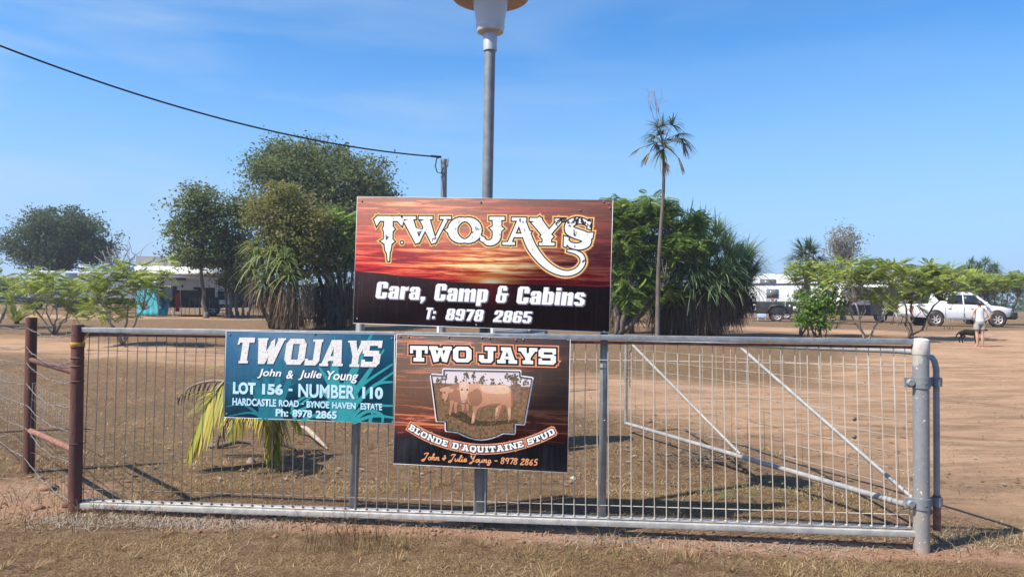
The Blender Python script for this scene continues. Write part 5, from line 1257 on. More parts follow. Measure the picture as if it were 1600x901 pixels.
def fan_leaf(mb, p, D, rad, r, n=22, droop=.3, spread=1.9, w=.022):
    D = np.array(D, float) / np.linalg.norm(D); s_ = unit(np.cross(D, np.array([0, 0, 1.0]) + r.normal(0, .3, 3))); a = np.linspace(-spread, spread, n)
    dirs = np.cos(a)[:, None] * D + np.sin(a)[:, None] * s_; dirs = unit(dirs + r.normal(0, .05, dirs.shape))
    blades(mb, np.repeat(np.array([p]), n, 0), dirs, rad * (1 - .25 * (np.abs(a) / spread) ** 2) * r.uniform(.85, 1.05, n), np.full(n, w), np.full(n, droop) * r.uniform(.7, 1.4, n), 4, .12)

# ---- left group, far to near
b = foot(94, 62)
broad_tree('round_tree', 'dark dome-shaped tree standing alone at the far left behind caravans', 'tree', b, 62, (94, 425, .42), [(92, 372, 72, 42, 0, .9), (50, 385, 44, 36, 0, 1), (135, 380, 42, 40, 0, 1), (95, 350, 55, 26, 0, 1), (160, 392, 20, 24, 0, 1), (22, 390, 18, 20, 0, 1), (75, 405, 50, 18, 0, 1)], None, 480, 60, .115, .42, G['mango'], seed=3, limbs=26, shell=.35, bm='bark_dark')
b = foot(196, 58); r_ = np.random.default_rng(8); th = thing('bare_tree', 'leafless pale tree just right of the dark dome-shaped tree', 'tree', b); mb = MB(); top = np.array(at(193, 425, 58)); limb(mb, np.array(b) - (0, 0, .1), top, .16, .1, r_, .05, 5)
for k in range(15):
    e = np.array(at(193 + r_.normal(0, 17), 392 + r_.normal(0, 12), 58 + r_.normal(0, .6))); q = limb(mb, top - np.array([0, 0, r_.uniform(0, .8)]), e, .06, .015, r_, .2, 5, 0, 5)
    for j in range(4): limb(mb, q[3], np.array(q[3]) + r_.normal(0, .55, 3) + np.array([0, 0, .45]), .025, .008, r_, .2, 3, 0, 4)
mb.build('trunk', M['bark_pale'], th, 'all', True)
b = foot(520, 46)
broad_tree('big_tree', 'tallest and widest green tree, dome-topped, behind the left end of the sunset sign', 'tree', b, 46, (510, 400, .40), [(480, 268, 75, 46, 0, .9), (440, 262, 48, 30, 0, 1), (530, 285, 62, 50, 0, 1), (580, 290, 36, 42, 0, 1), (470, 310, 70, 48, 0, .8), (408, 272, 32, 28, 0, 1), (500, 345, 80, 50, 0, .9), (470, 240, 44, 22, 0, 1)], None, 760, 60, .10, .40, G['tall'], seed=5, limbs=40, shell=.3)
b = gp(322, 497); dd_ = (b - EYE).dot(fw)
broad_tree('slim_tree', 'slim single-trunked tree with open crown in front of the awning caravan', 'tree', b, dd_, (314, 415, .11), [(305, 325, 34, 30, 0, .9), (285, 362, 26, 26, 0, 1), (318, 305, 26, 18, 0, 1), (320, 360, 30, 34, 0, 1), (275, 395, 18, 16, 0, 1), (310, 400, 34, 22, 0, 1), (340, 330, 14, 20, 0, 1)], None, 240, 44, .078, .27, G['tall'], seed=7, limbs=26, shell=.3, bm='bark')
b = gp(362, 496); dd_ = (b - EYE).dot(fw)
broad_tree('multi_stem_tree', 'shadowy tree on several thin trunks right of the slim tree', 'tree', b, dd_, None, [(365, 350, 28, 42, 0, 1), (385, 335, 28, 34, 0, 1), (350, 395, 28, 34, 0, 1), (385, 400, 28, 44, 0, 1), (372, 425, 26, 34, 0, 1)], None, 260, 46, .08, .27, G['tall'], seed=9, limbs=20, shell=.3, bm='bark', trunks=[(358, 420, .10, 361), (352, 430, .07, 355), (368, 430, .09, 371), (385, 440, .07, 380), (392, 430, .06, 388)])
b = gp(461, 516); dM = (b - EYE).dot(fw)
broad_tree('olive_tree', 'olive-brown bushy tree with a straight trunk among shaggy screw pines', 'tree', b, dM, (460, 440, .115), [(450, 345, 58, 52, 0, .8), (415, 335, 30, 36, 0, 1), (480, 375, 44, 55, 0, 1), (430, 390, 40, 44, 0, 1), (500, 350, 26, 30, 0, 1), (462, 420, 40, 35, 0, 1), (440, 310, 34, 24, 0, 1), (520, 400, 26, 36, .3, 1)], None, 420, 50, .065, .22, G['olive'], seed=11, limbs=34, shell=.25)
pandanus('shaggy screw pine with pale green blades above a brown skirt, left of the olive tree', gp(430, 512), dM - .5, [(408, 400, -.3), (430, 420, -.8), (392, 420, 0), (445, 405, -.8), (415, 440, -.6), (452, 430, -1.0), (400, 385, 0), (425, 395, -.5)], 21, [(415, 430, 470, 30, 420, -.3, .3, .8), (455, 440, 500, 36, 600, -.6, .4, 1.1)], 'pand_lime', 'skirt', (.55, 1.0), .028, 75, 'shaggy screw pines beside the olive tree')
pandanus('shaggy screw pine with a long dark skirt, between the olive tree and sunset sign', gp(515, 515), dM + .9, [(515, 405, -.4), (540, 415, -.4), (495, 425, -.4), (530, 430, -.8), (510, 395, -.6)], 22, [(515, 440, 500, 36, 900, 0, .5, 1.4), (548, 430, 495, 22, 400, .2, .5, 1.3)], 'pand', 'skirt_dark', (.5, .95), .026, 70, 'shaggy screw pines beside the olive tree')
pandanus('low screw pine sprout with spiky green blades at the foot of the olive tree', gp(432, 514), dM - .5, [(432, 510, 0)], 23, [], 'pand_lime', 'skirt', (.5, 1.0), .02, 34, None, 'screw_pine', 0, .3, 1.4)
b = foot(535, dM + 1.4)
feather_shrub('bright green feather-leaved tree peeping out left of the sunset sign', 535, 0, [(525, 365, 42, 34), (540, 395, 40, 30)], 90, 9, .55, 31, 'feather_leaf_tree', 'bark', 'bright', dM + 1.4, 4, .08, None)
# ---- left row of low feather-leaved trees
feather_shrub('feather-leaved small tree at the left edge, partly cut off by the photo edge', -6, 512, [(10, 445, 58, 24), (-30, 452, 50, 30)], 36, 7, .46, 41, rad=.034)
feather_shrub('feather-leaved small tree with crossed pale stems, left of the turquoise tarp tree', 84, 521, [(85, 450, 60, 30), (55, 458, 44, 22), (112, 466, 46, 24)], 52, 7, .44, 42, rad=.034)
feather_shrub('feather-leaved small tree with wide spreading limbs in front of the turquoise tarp', 192, 540, [(190, 448, 60, 30), (158, 458, 36, 24), (222, 450, 24, 18), (260, 416, 16, 15), (172, 482, 40, 14)], 56, 7, .42, 43, rad=.036)
r_ = np.random.default_rng(44); b = gp(26, 506); th = thing('cycad', 'small yellow-green cycad with stiff upright fronds near the left fence', 'cycad', b); n = 34; el = r_.uniform(.5, 1.45, n); a = r_.uniform(0, 6.28, n); D = np.stack([np.cos(a) * np.cos(el), np.sin(a) * np.cos(el), np.sin(el)], 1)
mb = MB(); instances(mb, *feather(16, .16, .022, .2, .1), frames(D, r_, .1) * (r_.uniform(.55, .85, n))[:, None, None], np.repeat(np.array([b]), n, 0) + (0, 0, .05)); mb.build('fronds', G['cycad'], th, False, True)
mb = MB(); mb.lathe([(.07, -.05), (.09, .06), (.05, .14)], 10, b); mb.build('stem', M['bark_dark'], th, True, True)

# ---- right group
dP = (gp(1060, 527) - EYE).dot(fw)
feather_shrub('bright green bushy tree behind the right end of the sunset sign', 962, 527, [(1000, 345, 50, 34), (975, 395, 42, 46), (1040, 330, 26, 18), (1055, 395, 48, 42), (985, 455, 42, 40), (1030, 450, 42, 36), (1085, 350, 18, 16), (960, 350, 20, 40)], 560, 8, .45, 51, 'bushy_tree', 'bark', 'bright', dP - 1.2, 6, .09, None, elev=(-.6, .5))
pandanus('green spiky screw pine top poking above the bushy tree beside the sunset sign', foot(968, dP + 1.5), dP + 1.5, [(962, 345, 0), (975, 350, .4), (1040, 355, .3)], 52, [(968, 400, 520, 26, 500, 0, .6, 2.0)], 'pand', 'skirt_dark', (.6, 1.15), .026, 46, None, 'screw_pine', 2, .3, 1.45)
hd = [(1075, 385, -.3), (1105, 395, -.6), (1135, 400, -.2), (1160, 418, -.4), (1120, 425, -1.0), (1150, 440, -.8), (1080, 420, -1.0), (1172, 432, .2), (1095, 375, .6), (1062, 372, .5), (1130, 388, .8), (1165, 405, .9), (1145, 448, 0), (1110, 440, -.9), (1165, 445, -.2), (1090, 430, -1.1), (1130, 435, -1.1), (1155, 425, -.6), (1100, 405, -.9), (1140, 415, -.9), (1060, 400, -.6), (1115, 400, -.3), (1085, 400, -.5), (1150, 405, .2), (1085, 445, -1.2), (1112, 452, -1.2), (1142, 450, -.9), (1070, 430, -1.1), (1095, 365, 0), (1120, 372, .2), (1075, 360, .3)]
pandanus('largest screw pine, its long green blades arching right over a dark brown skirt', foot(1062, dP), dP, hd, 53, [(1110, 400, 470, 44, 1500, .1, .4, .9), (1150, 410, 465, 28, 500, .2, .3, .7), (1085, 450, 515, 50, 2600, -.5, .6, 1.5), (1130, 450, 482, 40, 1300, -.5, .4, 1.0), (1050, 440, 512, 34, 1200, -.3, .6, 1.8), (1165, 455, 478, 18, 250, 0, .2, .6)], 'pand', 'skirt_dark', (.6, 1.35), .027, 125, None, 'screw_pine', 6, -.5, 1.45, at(1066, 500, dP + .9), (.1, .75))
# tall slender palm
b = gp(1027, 527); dT = (b - EYE).dot(fw) - 2.2; b = foot(1027, dT); r_ = np.random.default_rng(61); th = thing('slender_palm', 'tall slender fan palm with a thin grey trunk, right of the sunset sign', 'palm', b)
mb = MB(); q = [at(1027, 528, dT), at(1028, 470, dT), at(1029, 420, dT), at(1033, 350, dT), at(1037, 290, dT), at(1036, 235, dT)]; q[0] = Vector((q[0].x, q[0].y, b.z - .05)); q2, _ = smooth_pts([tuple(p) for p in q], None, 6)
mb.tube(q2, [.085 - .045 * i / len(q2) for i in range(len(q2))], 10); mb.build('trunk', M['bark'], th, 'all', True)
cT = np.array(at(1036, 228, dT)); mb = MB(); dryb = MB(); pt = MB(); k = wpx(dT)
for (dx, dy, ddir, rad, dry) in [(-8, -28, (-.35, .2, .9), .70, 0), (2, -34, (0, .1, 1), .72, 0), (12, -30, (.3, -.2, .95), .68, 0), (-14, -14, (-.9, -.2, .3), .62, 0), (-4, -18, (-.3, -.6, .7), .6, 0), (22, -18, (.9, -.1, .3), .66, 0), (28, -12, (.9, .2, -.3), .62, 0), (30, -4, (.5, -.2, -.9), .6, 2), (-2, 6, (-.1, -.6, -.6), .62, 1), (4, 0, (.2, -.8, .2), .6, 0), (-34, 2, (-.7, 0, -.5), .5, 2), (-24, 14, (-.5, .1, -.9), .5, 2), (24, 20, (.35, -.1, -1), .55, 2), (2, 26, (.1, -.2, -1), .5, 2), (-10, -4, (-.6, .5, .4), .6, 0), (10, -10, (.5, .6, .6), .6, 0)]:
    e = cT + np.array([dx * k, r_.normal(0, .15), -dy * k]); pt.tube([cT, (cT + e) / 2 + (0, 0, .10), e], [.018, .013, .010], 5); fan_leaf(dryb if dry == 2 else mb, e, ddir, rad * 1.0, r_, 26, .45 if dry < 2 else .1, 1.8 if dry < 2 else .8, .026)
mb.build('crown', G['fan'], th, False, True); dryb.build('dead_frond', G['dryfan'], th, False, True); pt.build('leaf_stalk', M['twig'], th, False, True)
mb = MB()
for (x1, y1) in ((1013, 152), (1022, 144), (1028, 158)):
    e = np.array(at(x1, y1, dT)); q = limb(mb, cT, e, .014, .007, r_, .04, 4, 0, 4)
    for j in range(9): limb(mb, q[-1] if j < 5 else q[3], np.array(q[-1]) + r_.normal(0, .17, 3), .005, .003, r_, .3, 3, 0, 3)
mb.build('flower_stalk', M['twig'], th, False, True)

# ---- right row
b = gp(1278, 531); dR = (b - EYE).dot(fw); r_ = np.random.default_rng(71)
th = thing('leafy_bush', 'dense leafy green bush on several thin stems with a few yellow leaves', 'bush', b); mb = MB(); tm = MB(); k = wpx(dR)
Bl = [(np.array(at(1282, 478, dR)), (38 * k, 34 * k, 34 * k)), (np.array(at(1262, 492, dR)), (20 * k, 20 * k, 22 * k)), (np.array(at(1300, 465, dR)), (24 * k, 22 * k, 24 * k)), (np.array(at(1275, 500, dR)), (26 * k, 24 * k, 16 * k))]
Cn, pts = crown_points(Bl, 130, 18, .13, r_, .3); leaves(mb, pts, .085, r_, .3, .42, .5)
for i in range(13):
    e = Cn[r_.integers(len(Cn))]; s_ = np.array(b) + np.array([r_.normal(0, .12), r_.normal(0, .1), -.05]); limb(tm, s_, e, .022, .007, r_, .1, 5, 0, 6)
tm.build('trunk', M['bark'], th, 'all', True); mb.build('crown', G['bush'], th, False, True)
feather_shrub('feather-leaved small tree behind the leafy bush, beside the fan palm', 1250, 0, [(1255, 425, 30, 16), (1275, 435, 34, 18), (1300, 428, 24, 14)], 44, 7, .45, 72, d=dR + 2.2)
feather_shrub('feather-leaved small tree with a pale V-shaped fork right of the leafy bush', 1352, 534, [(1340, 430, 60, 22), (1365, 438, 54, 26), (1395, 425, 34, 18), (1325, 445, 44, 20), (1378, 470, 40, 18)], 88, 7, .42, 73, forks=3, rad=.04)
feather_shrub('feather-leaved small tree with a dark forked trunk directly behind the gate post', 1421, 529, [(1440, 428, 44, 20), (1425, 445, 60, 24), (1470, 440, 50, 24), (1410, 465, 44, 18), (1462, 465, 34, 14)], 96, 7, .46, 74, forks=3, rad=.045, bm='bark')
feather_shrub('feather-leaved tree with dense twiggy branches behind the white ute cab', 1515, 0, [(1510, 440, 44, 14), (1540, 445, 40, 14), (1490, 436, 34, 14)], 100, 7, .5, 75, d=44, forks=7, bm='bark')
feather_shrub('feather-leaved tree behind the bonnet of the white ute', 1565, 0, [(1560, 442, 34, 14), (1590, 445, 34, 16), (1540, 450, 26, 14)], 90, 7, .5, 76, d=45, forks=7, bm='bark')
feather_shrub('feather-leaved tree at the right edge, partly cut off by the photo edge', 1625, 0, [(1620, 445, 40, 18), (1650, 450, 40, 20)], 50, 7, .5, 77, d=46, forks=6, bm='bark')
# fan palm and half-bare tree
dF = 40; b = foot(1258, dF); r_ = np.random.default_rng(81); th = thing('fan_palm', 'short shaggy fan palm with stiff grey-green fans near the half-bare tree', 'palm', b); mb = MB(); dryb = MB(); tm = MB()
c = np.array(at(1262, 405, dF)); limb(tm, np.array(b) - (0, 0, .1), c, .18, .14, r_, .03, 5, 0, 10)
for i in range(26):
    D = rosette_dirs(1, r_, -.5, 1.4)[0]; e = c + D * r_.uniform(.35, .75); fan_leaf(dryb if D[2] < -.05 else mb, e, D, r_.uniform(1.0, 1.35), r_, 24, .3, 1.5, .032)
    tm.tube([c, e], .018, 4)
tm.build('trunk', M['bark'], th, 'all', True); mb.build('crown', G['fan'], th, False, True); dryb.build('dead_frond', G['dryfan'], th, False, True)
dF = 52; b = foot(1318, dF)
broad_tree('half_bare_tree', 'half-bare grey tree with sparse dry leaves against the sky', 'tree', b, dF, (1316, 425, .16), [(1315, 370, 26, 26, 0, 1), (1300, 385, 16, 22, 0, 1), (1332, 380, 16, 22, 0, 1), (1318, 400, 22, 16, 0, 1)], None, 170, 13, .07, .26, G['dry'], bm='bark_pale', seed=83, limbs=60, shell=.2)
dF = 75; pandanus('grey-green screw pine rising behind the row of feather-leaved trees, far right', foot(1535, dF), dF, [(1518, 414, 0), (1540, 412, 0), (1555, 420, 0), (1512, 424, 0), (1530, 420, -.8), (1548, 424, -.6), (1525, 426, -.9)], 84, [(1532, 420, 445, 30, 900, 0, .8, 2)], 'pand', 'skirt', (.9, 1.5), .075, 100, None, 'screw_pine', 3, -.3, 1.4)
# far bush along the skyline
r_ = np.random.default_rng(91); fb = MB()
for (x0, x1, y0, h0) in ((-170, -20, 150, 5.2), (-40, 110, 190, 5.5), (60, 240, 150, 5.6)):
    n = 2000; x = r_.uniform(x0, x1, n); y = y0 + r_.normal(0, 8, n); hh = h0 * (.45 + .9 * vnoise(x, y * 0 + 3, .09, 5)); z = .4 + hh * r_.random(n) ** 1.5
    P_ = np.stack([x, y, z], 1); P_ = (P_[:, None] + r_.normal(0, .8, (n, 14, 3)) * np.array([1, 1, .6])).reshape(-1, 3); P_[:, 2] = np.maximum(P_[:, 2], .5); leaves(fb, P_, .42, r_, .5)
o = fb.build('far_bush', G['far']); tag(o, 'low line of far-off bush along the skyline behind the campground', 'bushland', kind='stuff')

M['husk'] = mat('husk', C(.40, .33, .25), .9, 0, C(.24, .18, .13), 20)
M['leaf_rib'] = mat('leaf_rib', C(.22, .2, .05), .5, 0, C(.16, .12, .04), 12)
# ---- the young palm behind the blue sign
b = gp(392, 722); b.z = tz(b.x, b.y); dC = (b - EYE).dot(fw); r_ = np.random.default_rng(101); th = thing('young_palm', 'young palm with drooping yellow-green fronds growing behind the blue sign', 'palm', b)
def palm_frond(pts, ll, wid, mat_, n=26, fall=.9, nm='frond', fan_=.5, stalk=True):
    q, _ = smooth_pts([tuple(p) for p in pts], None, 6); q = np.array(q); sl = np.concatenate(([0], np.cumsum(np.linalg.norm(np.diff(q, axis=0), axis=1)))); mb = MB(); u = np.linspace(.22, .99, n)
    P_ = np.stack([np.interp(u * sl[-1], sl, q[:, i]) for i in range(3)], 1); T_ = np.stack([np.interp(np.minimum(u * sl[-1] + .02, sl[-1]), sl, q[:, i]) - np.interp(u * sl[-1] - .02, sl, q[:, i]) for i in range(3)], 1); T_ = unit(T_)
    for sgn in (-1, 1):
        S_ = unit(np.cross(T_, np.array([0, 0, 1.0]))) * sgn; D = unit(T_ * (fan_ + .5) + S_ * .6 + np.array([0, 0, -fall]) + r_.normal(0, .08, T_.shape)); l_ = ll * np.sin(np.clip(u * 1.05, .1, 1) * np.pi * .82 + .3) * r_.uniform(.8, 1.1, n)
        blades(mb, P_, D, np.abs(l_) + .04, wid * r_.uniform(.7, 1.2, n), r_.uniform(.05, .3, n), 4, .1)
    f = mb.build(nm, mat_, th, False, True); mb = MB(); mb.tube(q, [.016 * (1 - .8 * i / len(q)) + .002 for i in range(len(q))], 6); mb.build('midrib', M['leaf_rib'] if mat_ == G['coco'] else M['twig'], f)
    f.children[0].location = -Vector(th.location)
X = lambda px_, py_, dd=0: at(px_, py_, dC + dd)
c0 = X(392, 690)
c0 = X(386, 660)
palm_frond([c0, X(388, 610), X(365, 585, -.2), X(335, 615, -.35), X(312, 660, -.4), X(298, 700, -.45)], .48, .02, G['coco'], 46, 1.0)
palm_frond([c0, X(395, 610), X(410, 580, .1), X(426, 610, -.1), X(433, 660, -.2), X(430, 712, -.25)], .46, .021, G['coco'], 46, 1.1)
palm_frond([c0, X(385, 600, -.1), X(370, 590, -.2), X(345, 605, -.3), X(325, 612, -.35), X(280, 612, -.4)], .10, .009, G['coco'], 18, .3)
palm_frond([c0, X(385, 600, .2), X(372, 578, .2), X(352, 572, .2), X(332, 572, .2)], .3, .012, G['coco'], 16, .1)
palm_frond([c0, X(405, 640, .2), X(425, 620, .35), X(450, 640, .5), X(470, 668, .5)], .24, .012, G['coco'], 26, .9)
palm_frond([c0, X(392, 615, -.3), X(385, 605, -.5), X(372, 640, -.6), X(362, 675, -.65)], .34, .016, G['coco'], 34, 1.1)
palm_frond([c0, X(396, 615, -.3), X(402, 600, -.5), X(408, 630, -.7), X(410, 660, -.75)], .34, .016, G['coco'], 34, 1.1)
palm_frond([c0, X(375, 605, .05), X(335, 595, .05), X(300, 603, .05), X(278, 622, .05)], .19, .016, G['dryfan'], 16, 1.3, 'dead_frond', .2)
palm_frond([c0, X(380, 630, .1), X(360, 640, .2), X(345, 670, .3), X(338, 695, .3)], .2, .012, G['dryfan'], 16, 1.1, 'dead_frond', .3)
mb = MB(); mb.lathe([(.05, -.05), (.045, .01), (.03, .03), (.015, .05)], 10, b); mb.build('stem', M['twig'], th, True, True)
def log(name, label, cat, pts, rads, m_):
    mb = MB(); q, w = smooth_pts([tuple(p) for p in pts], rads, 5); mb.tube(q, w, 8); o = mb.build(name, m_, None, 'all'); tag(o, label, cat); return o
def G_(px_, py_, h=.02): p = gp(px_, py_); return Vector((p.x, p.y, p.z + h))
log('dead_branch', 'dark fallen branch lying behind the yellowing palm fronds', 'branch', [G_(326, 700), G_(350, 700, .04), G_(372, 697, .05), G_(392, 696)], [.02, .03, .022, .008], M['bark'])
log('dry_husk', 'pale curved dry palm husk lying right of the young palm', 'husk', [G_(455, 676, .05), G_(475, 684, .12), G_(490, 694, .1), G_(512, 704, .02)], [.005, .022, .030, .008], M['husk'])
log('dead_stick', 'dark stick lying between the young palm and the pale husk', 'stick', [G_(415, 702), G_(440, 697, .03), G_(462, 705)], [.008, .018, .01], M['bark_dark'])
r_ = np.random.default_rng(111); mb = MB(); c = gp(1100, 728)
for i in range(70):
    p = np.array(c) + np.array([r_.normal(0, .22), r_.normal(0, .12), r_.uniform(.01, .10)]); limb(mb, p, p + np.array([r_.normal(0, .16), r_.normal(0, .1), r_.uniform(-.03, .12)]), .006, .002, r_, .2, 3, 0, 4)
o = mb.build('twig_heap', M['bark']); tag(o, 'small heap of dark twigs on the grass beside the open swing gate', 'twigs')
# ------------------------------------------------------------------ vehicles
def loft(mb, st):                                 # stations along x: (x, [(y, z) half outline from the bottom up])
    n = len(st[0][1]) * 2; v = []; f = []
    for x, h in st:
        v += [(x, -y, z) for y, z in h] + [(x, y, z) for y, z in reversed(h)]
    for i in range(len(st) - 1):
        for k in range(n): f.append((i * n + k, (i + 1) * n + k, (i + 1) * n + (k + 1) % n, i * n + (k + 1) % n))
    f.append(tuple(range(n))); f.append(tuple((len(st) - 1) * n + k for k in range(n - 1, -1, -1))); mb.add(v, f)
def wheel(parent, x, y, r, w, side=-1, rim=.62, m_='dust_black', mr='rim'):
    mb = MB(); mb.lathe([(r * rim * .97, -w * .2), (r * .9, -w * .2), (r * .9, w * .2), (r * rim * .97, w * .2)], 24, (x, y, r), 'y'); wh = mb.build('wheel', M['black'], parent, True)
    mb = MB(); mb.lathe([(r * rim, w / 2), (r * rim, -w / 2), (r * .93, -w / 2 - .003), (r, -w / 2 + .03), (r, w / 2 - .03), (r * .93, w / 2 + .003), (r * rim, w / 2)], 28, (x, y, r), 'y', False); mb.build('tyre', M[m_], wh, True)
    yo = y + side * w / 2; mb = MB(); mb.lathe([(.002, yo - side * .04), (r * .2, yo - side * .03), (r * .24, yo - side * .05)], 16, (x, 0, r), 'y'); mb.lathe([(r * .52, yo - side * .05), (r * rim, yo - side * .012), (r * rim, yo - side * .05), (r * .52, yo - side * .05)], 24, (x, 0, r), 'y', False)
    for k in range(6):
        a = k * math.pi / 3; p = Vector((x + math.cos(a) * r * .15, yo - side * .04, r + math.sin(a) * r * .15)); q = Vector((x + math.cos(a) * r * .58, yo - side * .035, r + math.sin(a) * r * .58)); mb.bar(p, q, .03, r * .17, (math.sin(a), 0, -math.cos(a)) if False else (-math.sin(a), 0, math.cos(a)))
    mb.build('rim', M[mr], wh, True); return wh
def quad_panel(mb, pts, y, th=.012):              # a thin panel in x,z at depth y (toward -y)
    mb.prism(pts, y - th, y)
def place(px_, py_, d=None):
    b = gp(px_, py_) if d is None else foot(px_, d); return b
def yaw_at(b): return -math.atan2(b.x, b.y)

# the white ute
dU = 39.5; b = foot(1493, dU); ut = thing('dual_cab_ute', 'white dual-cab ute with black bull bar parked beside the person and dog', 'ute', b, R(-5))
Lx = 2.62
def prof(z0, zm, zb, zt, yb, ym, yt): return [(yb, z0), (ym, zm), (ym - .015, zb), (yt, zt - .03), (yt * .8, zt)]
st = [(-2.62, prof(.62, .75, .95, 1.12, .74, .82, .80)), (-2.55, prof(.50, .75, 1.0, 1.16, .80, .88, .86)), (-1.2, prof(.42, .72, 1.02, 1.18, .84, .92, .88)), (-.9, prof(.38, .72, 1.02, 1.16, .85, .93, .88)), (.9, prof(.38, .72, 1.02, 1.14, .85, .93, .86)), (1.2, prof(.42, .72, 1.0, 1.12, .85, .93, .82)), (2.0, prof(.48, .72, .95, 1.06, .82, .90, .76)), (2.35, prof(.52, .70, .88, .98, .74, .82, .66)), (2.45, prof(.56, .68, .82, .90, .66, .74, .58))]
mb = MB(); loft(mb, st); mb.build('body', M['white'], ut, True, merge=True)
cabst = [(-1.02, [(.86, 1.08), (.84, 1.16), (.83, 1.2), (.82, 1.22)]), (-.92, [(.86, 1.1), (.82, 1.35), (.74, 1.72), (.60, 1.78)]), (-.2, [(.86, 1.1), (.83, 1.35), (.73, 1.77), (.58, 1.83)]), (.45, [(.86, 1.1), (.82, 1.33), (.72, 1.74), (.56, 1.80)]), (.75, [(.86, 1.1), (.81, 1.3), (.71, 1.62), (.56, 1.68)]), (1.40, [(.84, 1.05), (.80, 1.09), (.74, 1.12), (.6, 1.14)])]
mb = MB(); loft(mb, cabst); mb.build('cab', M['white'], ut, True, merge=True)
def side_pt(x, z):                                # on the cab's flank
    y = np.interp(z, [1.1, 1.35, 1.74], [.865, .835, .74]); return (x, -y - .012, z)
def flank(name, pts, m_, parent, th=.008):
    mb = MB(); n = len(pts); mb.add([side_pt(x, z) for x, z in pts] + [(side_pt(x, z)[0], side_pt(x, z)[1] + th + .02, z) for x, z in pts], [tuple(range(n)), tuple(range(2 * n - 1, n - 1, -1))] + [(i, i + n, (i + 1) % n + n, (i + 1) % n) for i in range(n)])
    return mb.build(name, m_, parent)
flank('side_window', [(-.84, 1.2), (-.06, 1.18), (-.06, 1.66), (-.72, 1.66)], M['glass'], ut); flank('side_window', [(.02, 1.18), (1.12, 1.13), (.52, 1.64), (.02, 1.67)], M['glass'], ut)
mb = MB(); mb.add([(.80, -.60, 1.62), (.80, .60, 1.62), (1.37, .68, 1.17), (1.37, -.68, 1.17)], [(0, 3, 2, 1)]); o = mb.build('windscreen', M['glass'], ut); o.location = (.012, 0, .03)
for (x0, x1) in ((-.95, -.03), (-.01, 1.12)):
    mb = MB(); z0 = .46
    for (a, c_) in (((x0, z0), (x0, 1.1)), ((x1, z0), (x1, 1.1)), ((x0, z0), (x1, z0))): mb.tube([(a[0], -.925, a[1]), (c_[0], -.925, min(c_[1], 1.0))], .008, 4)
    dr = mb.build('door_seam', M['charcoal'], ut); mb = MB(); mb.box((x1 - .75 if x0 > -.5 else x1 - .72, -.945, .97), (.16, .02, .035)); mb.build('door_handle', M['offwhite'], dr)
for (x, nm) in ((1.62, 'f'), (-1.46, 'r')):
    mb = MB(); mb.lathe([(.46, -.02), (.46, .0), (.002, .0)], 26, (x, -.928, .42), 'y'); mb.lathe([(.46, .0), (.46, .02), (.002, .02)], 26, (x, .928, .42), 'y'); mb.build('wheel_arch', M['black'], ut)
    for s_ in (-1, 1): wheel(ut, x, s_ * .86, .39, .25, s_)
mb = MB(); mb.tube([(-.95, -.97, .40), (1.0, -.97, .40)], .035, 8); mb.tube([(-.95, .97, .40), (1.0, .97, .40)], .035, 8)
for x in (-.7, .1, .8):
    for s_ in (-1, 1): mb.tube([(x, s_ * .97, .4), (x, s_ * .7, .5)], .02, 6)
mb.build('side_step', M['galv'], ut, True)
mb = MB(); mb.box((2.52, 0, .60), (.30, 1.74, .34)); mb.box((2.60, 0, .45), (.2, 1.4, .12)); bb = mb.build('bull_bar', M['black'], ut, bevel=.05)
mb = MB()
for s_ in (-1, 1): mb.tube([(2.58, s_ * .30, .7), (2.60, s_ * .30, 1.08), (2.60, 0, 1.10)], .03, 8); mb.tube([(2.60, s_ * .30, 1.02), (2.5, s_ * .78, .9), (2.46, s_ * .82, .7)], .03, 8)
mb.build('hoop', M['black'], bb, True)
for s_ in (-1, 1):
    mb = MB(); mb.box((2.28, s_ * .71, .90), (.30, .20, .15)); mb.build('headlight', M['clear_lens'], ut, bevel=.04)
    mb = MB(); mb.box((-2.58, s_ * .80, .92), (.10, .13, .34)); mb.build('tail_light', M['red_lens'], ut, bevel=.02)
    mb = MB(); mb.box((1.02, s_ * 1.02, 1.22), (.10, .20, .16)); mb.build('mirror', M['white'], ut, bevel=.04)
mb = MB(); mb.box((-2.66, 0, .58), (.14, 1.66, .16)); mb.build('rear_bumper', M['galv'], ut, bevel=.03)
mb = MB(); mb.lathe([(.012, 1.1), (.004, 2.0)], 6, (2.4, -.3, 0)); mb.build('aerial', M['black'], ut)

def caravan(label, b, yaw, Lg, W, H, prof_, skirt, windows, whl, name='caravan', body='white', skirtm='charcoal', vents=(), r=.36, group=None):
    th = thing(name, label, 'caravan', b, yaw, group); mb = MB(); mb.prism(prof_, -W / 2, W / 2); mb.build('body', M[body], th, bevel=.05)
    if skirt: mb = MB(); mb.prism(skirt, -W / 2 - .015, W / 2 + .015); mb.build('lower_panel', M[skirtm], th, bevel=.02)
    for (x, z, w, h) in windows:
        mb = MB(); mb.box((x, -W / 2 - .02, z), (w + .08, .03, h + .08)); f = mb.build('window', M['grey_panel'], th, bevel=.012); mb = MB(); mb.box((x, -W / 2 - .04, z), (w, .02, h)); mb.build('pane', M['glass_grey'], f)
    for x in whl:
        for s_ in (-1, 1): wheel(th, x, s_ * (W / 2 - .14), r, .22, s_)
    for (x, l, w, h) in vents: mb = MB(); mb.box((x, 0, H + h / 2), (l, w, h)); mb.build('roof_hatch', M['offwhite'], th, bevel=.03)
    return th
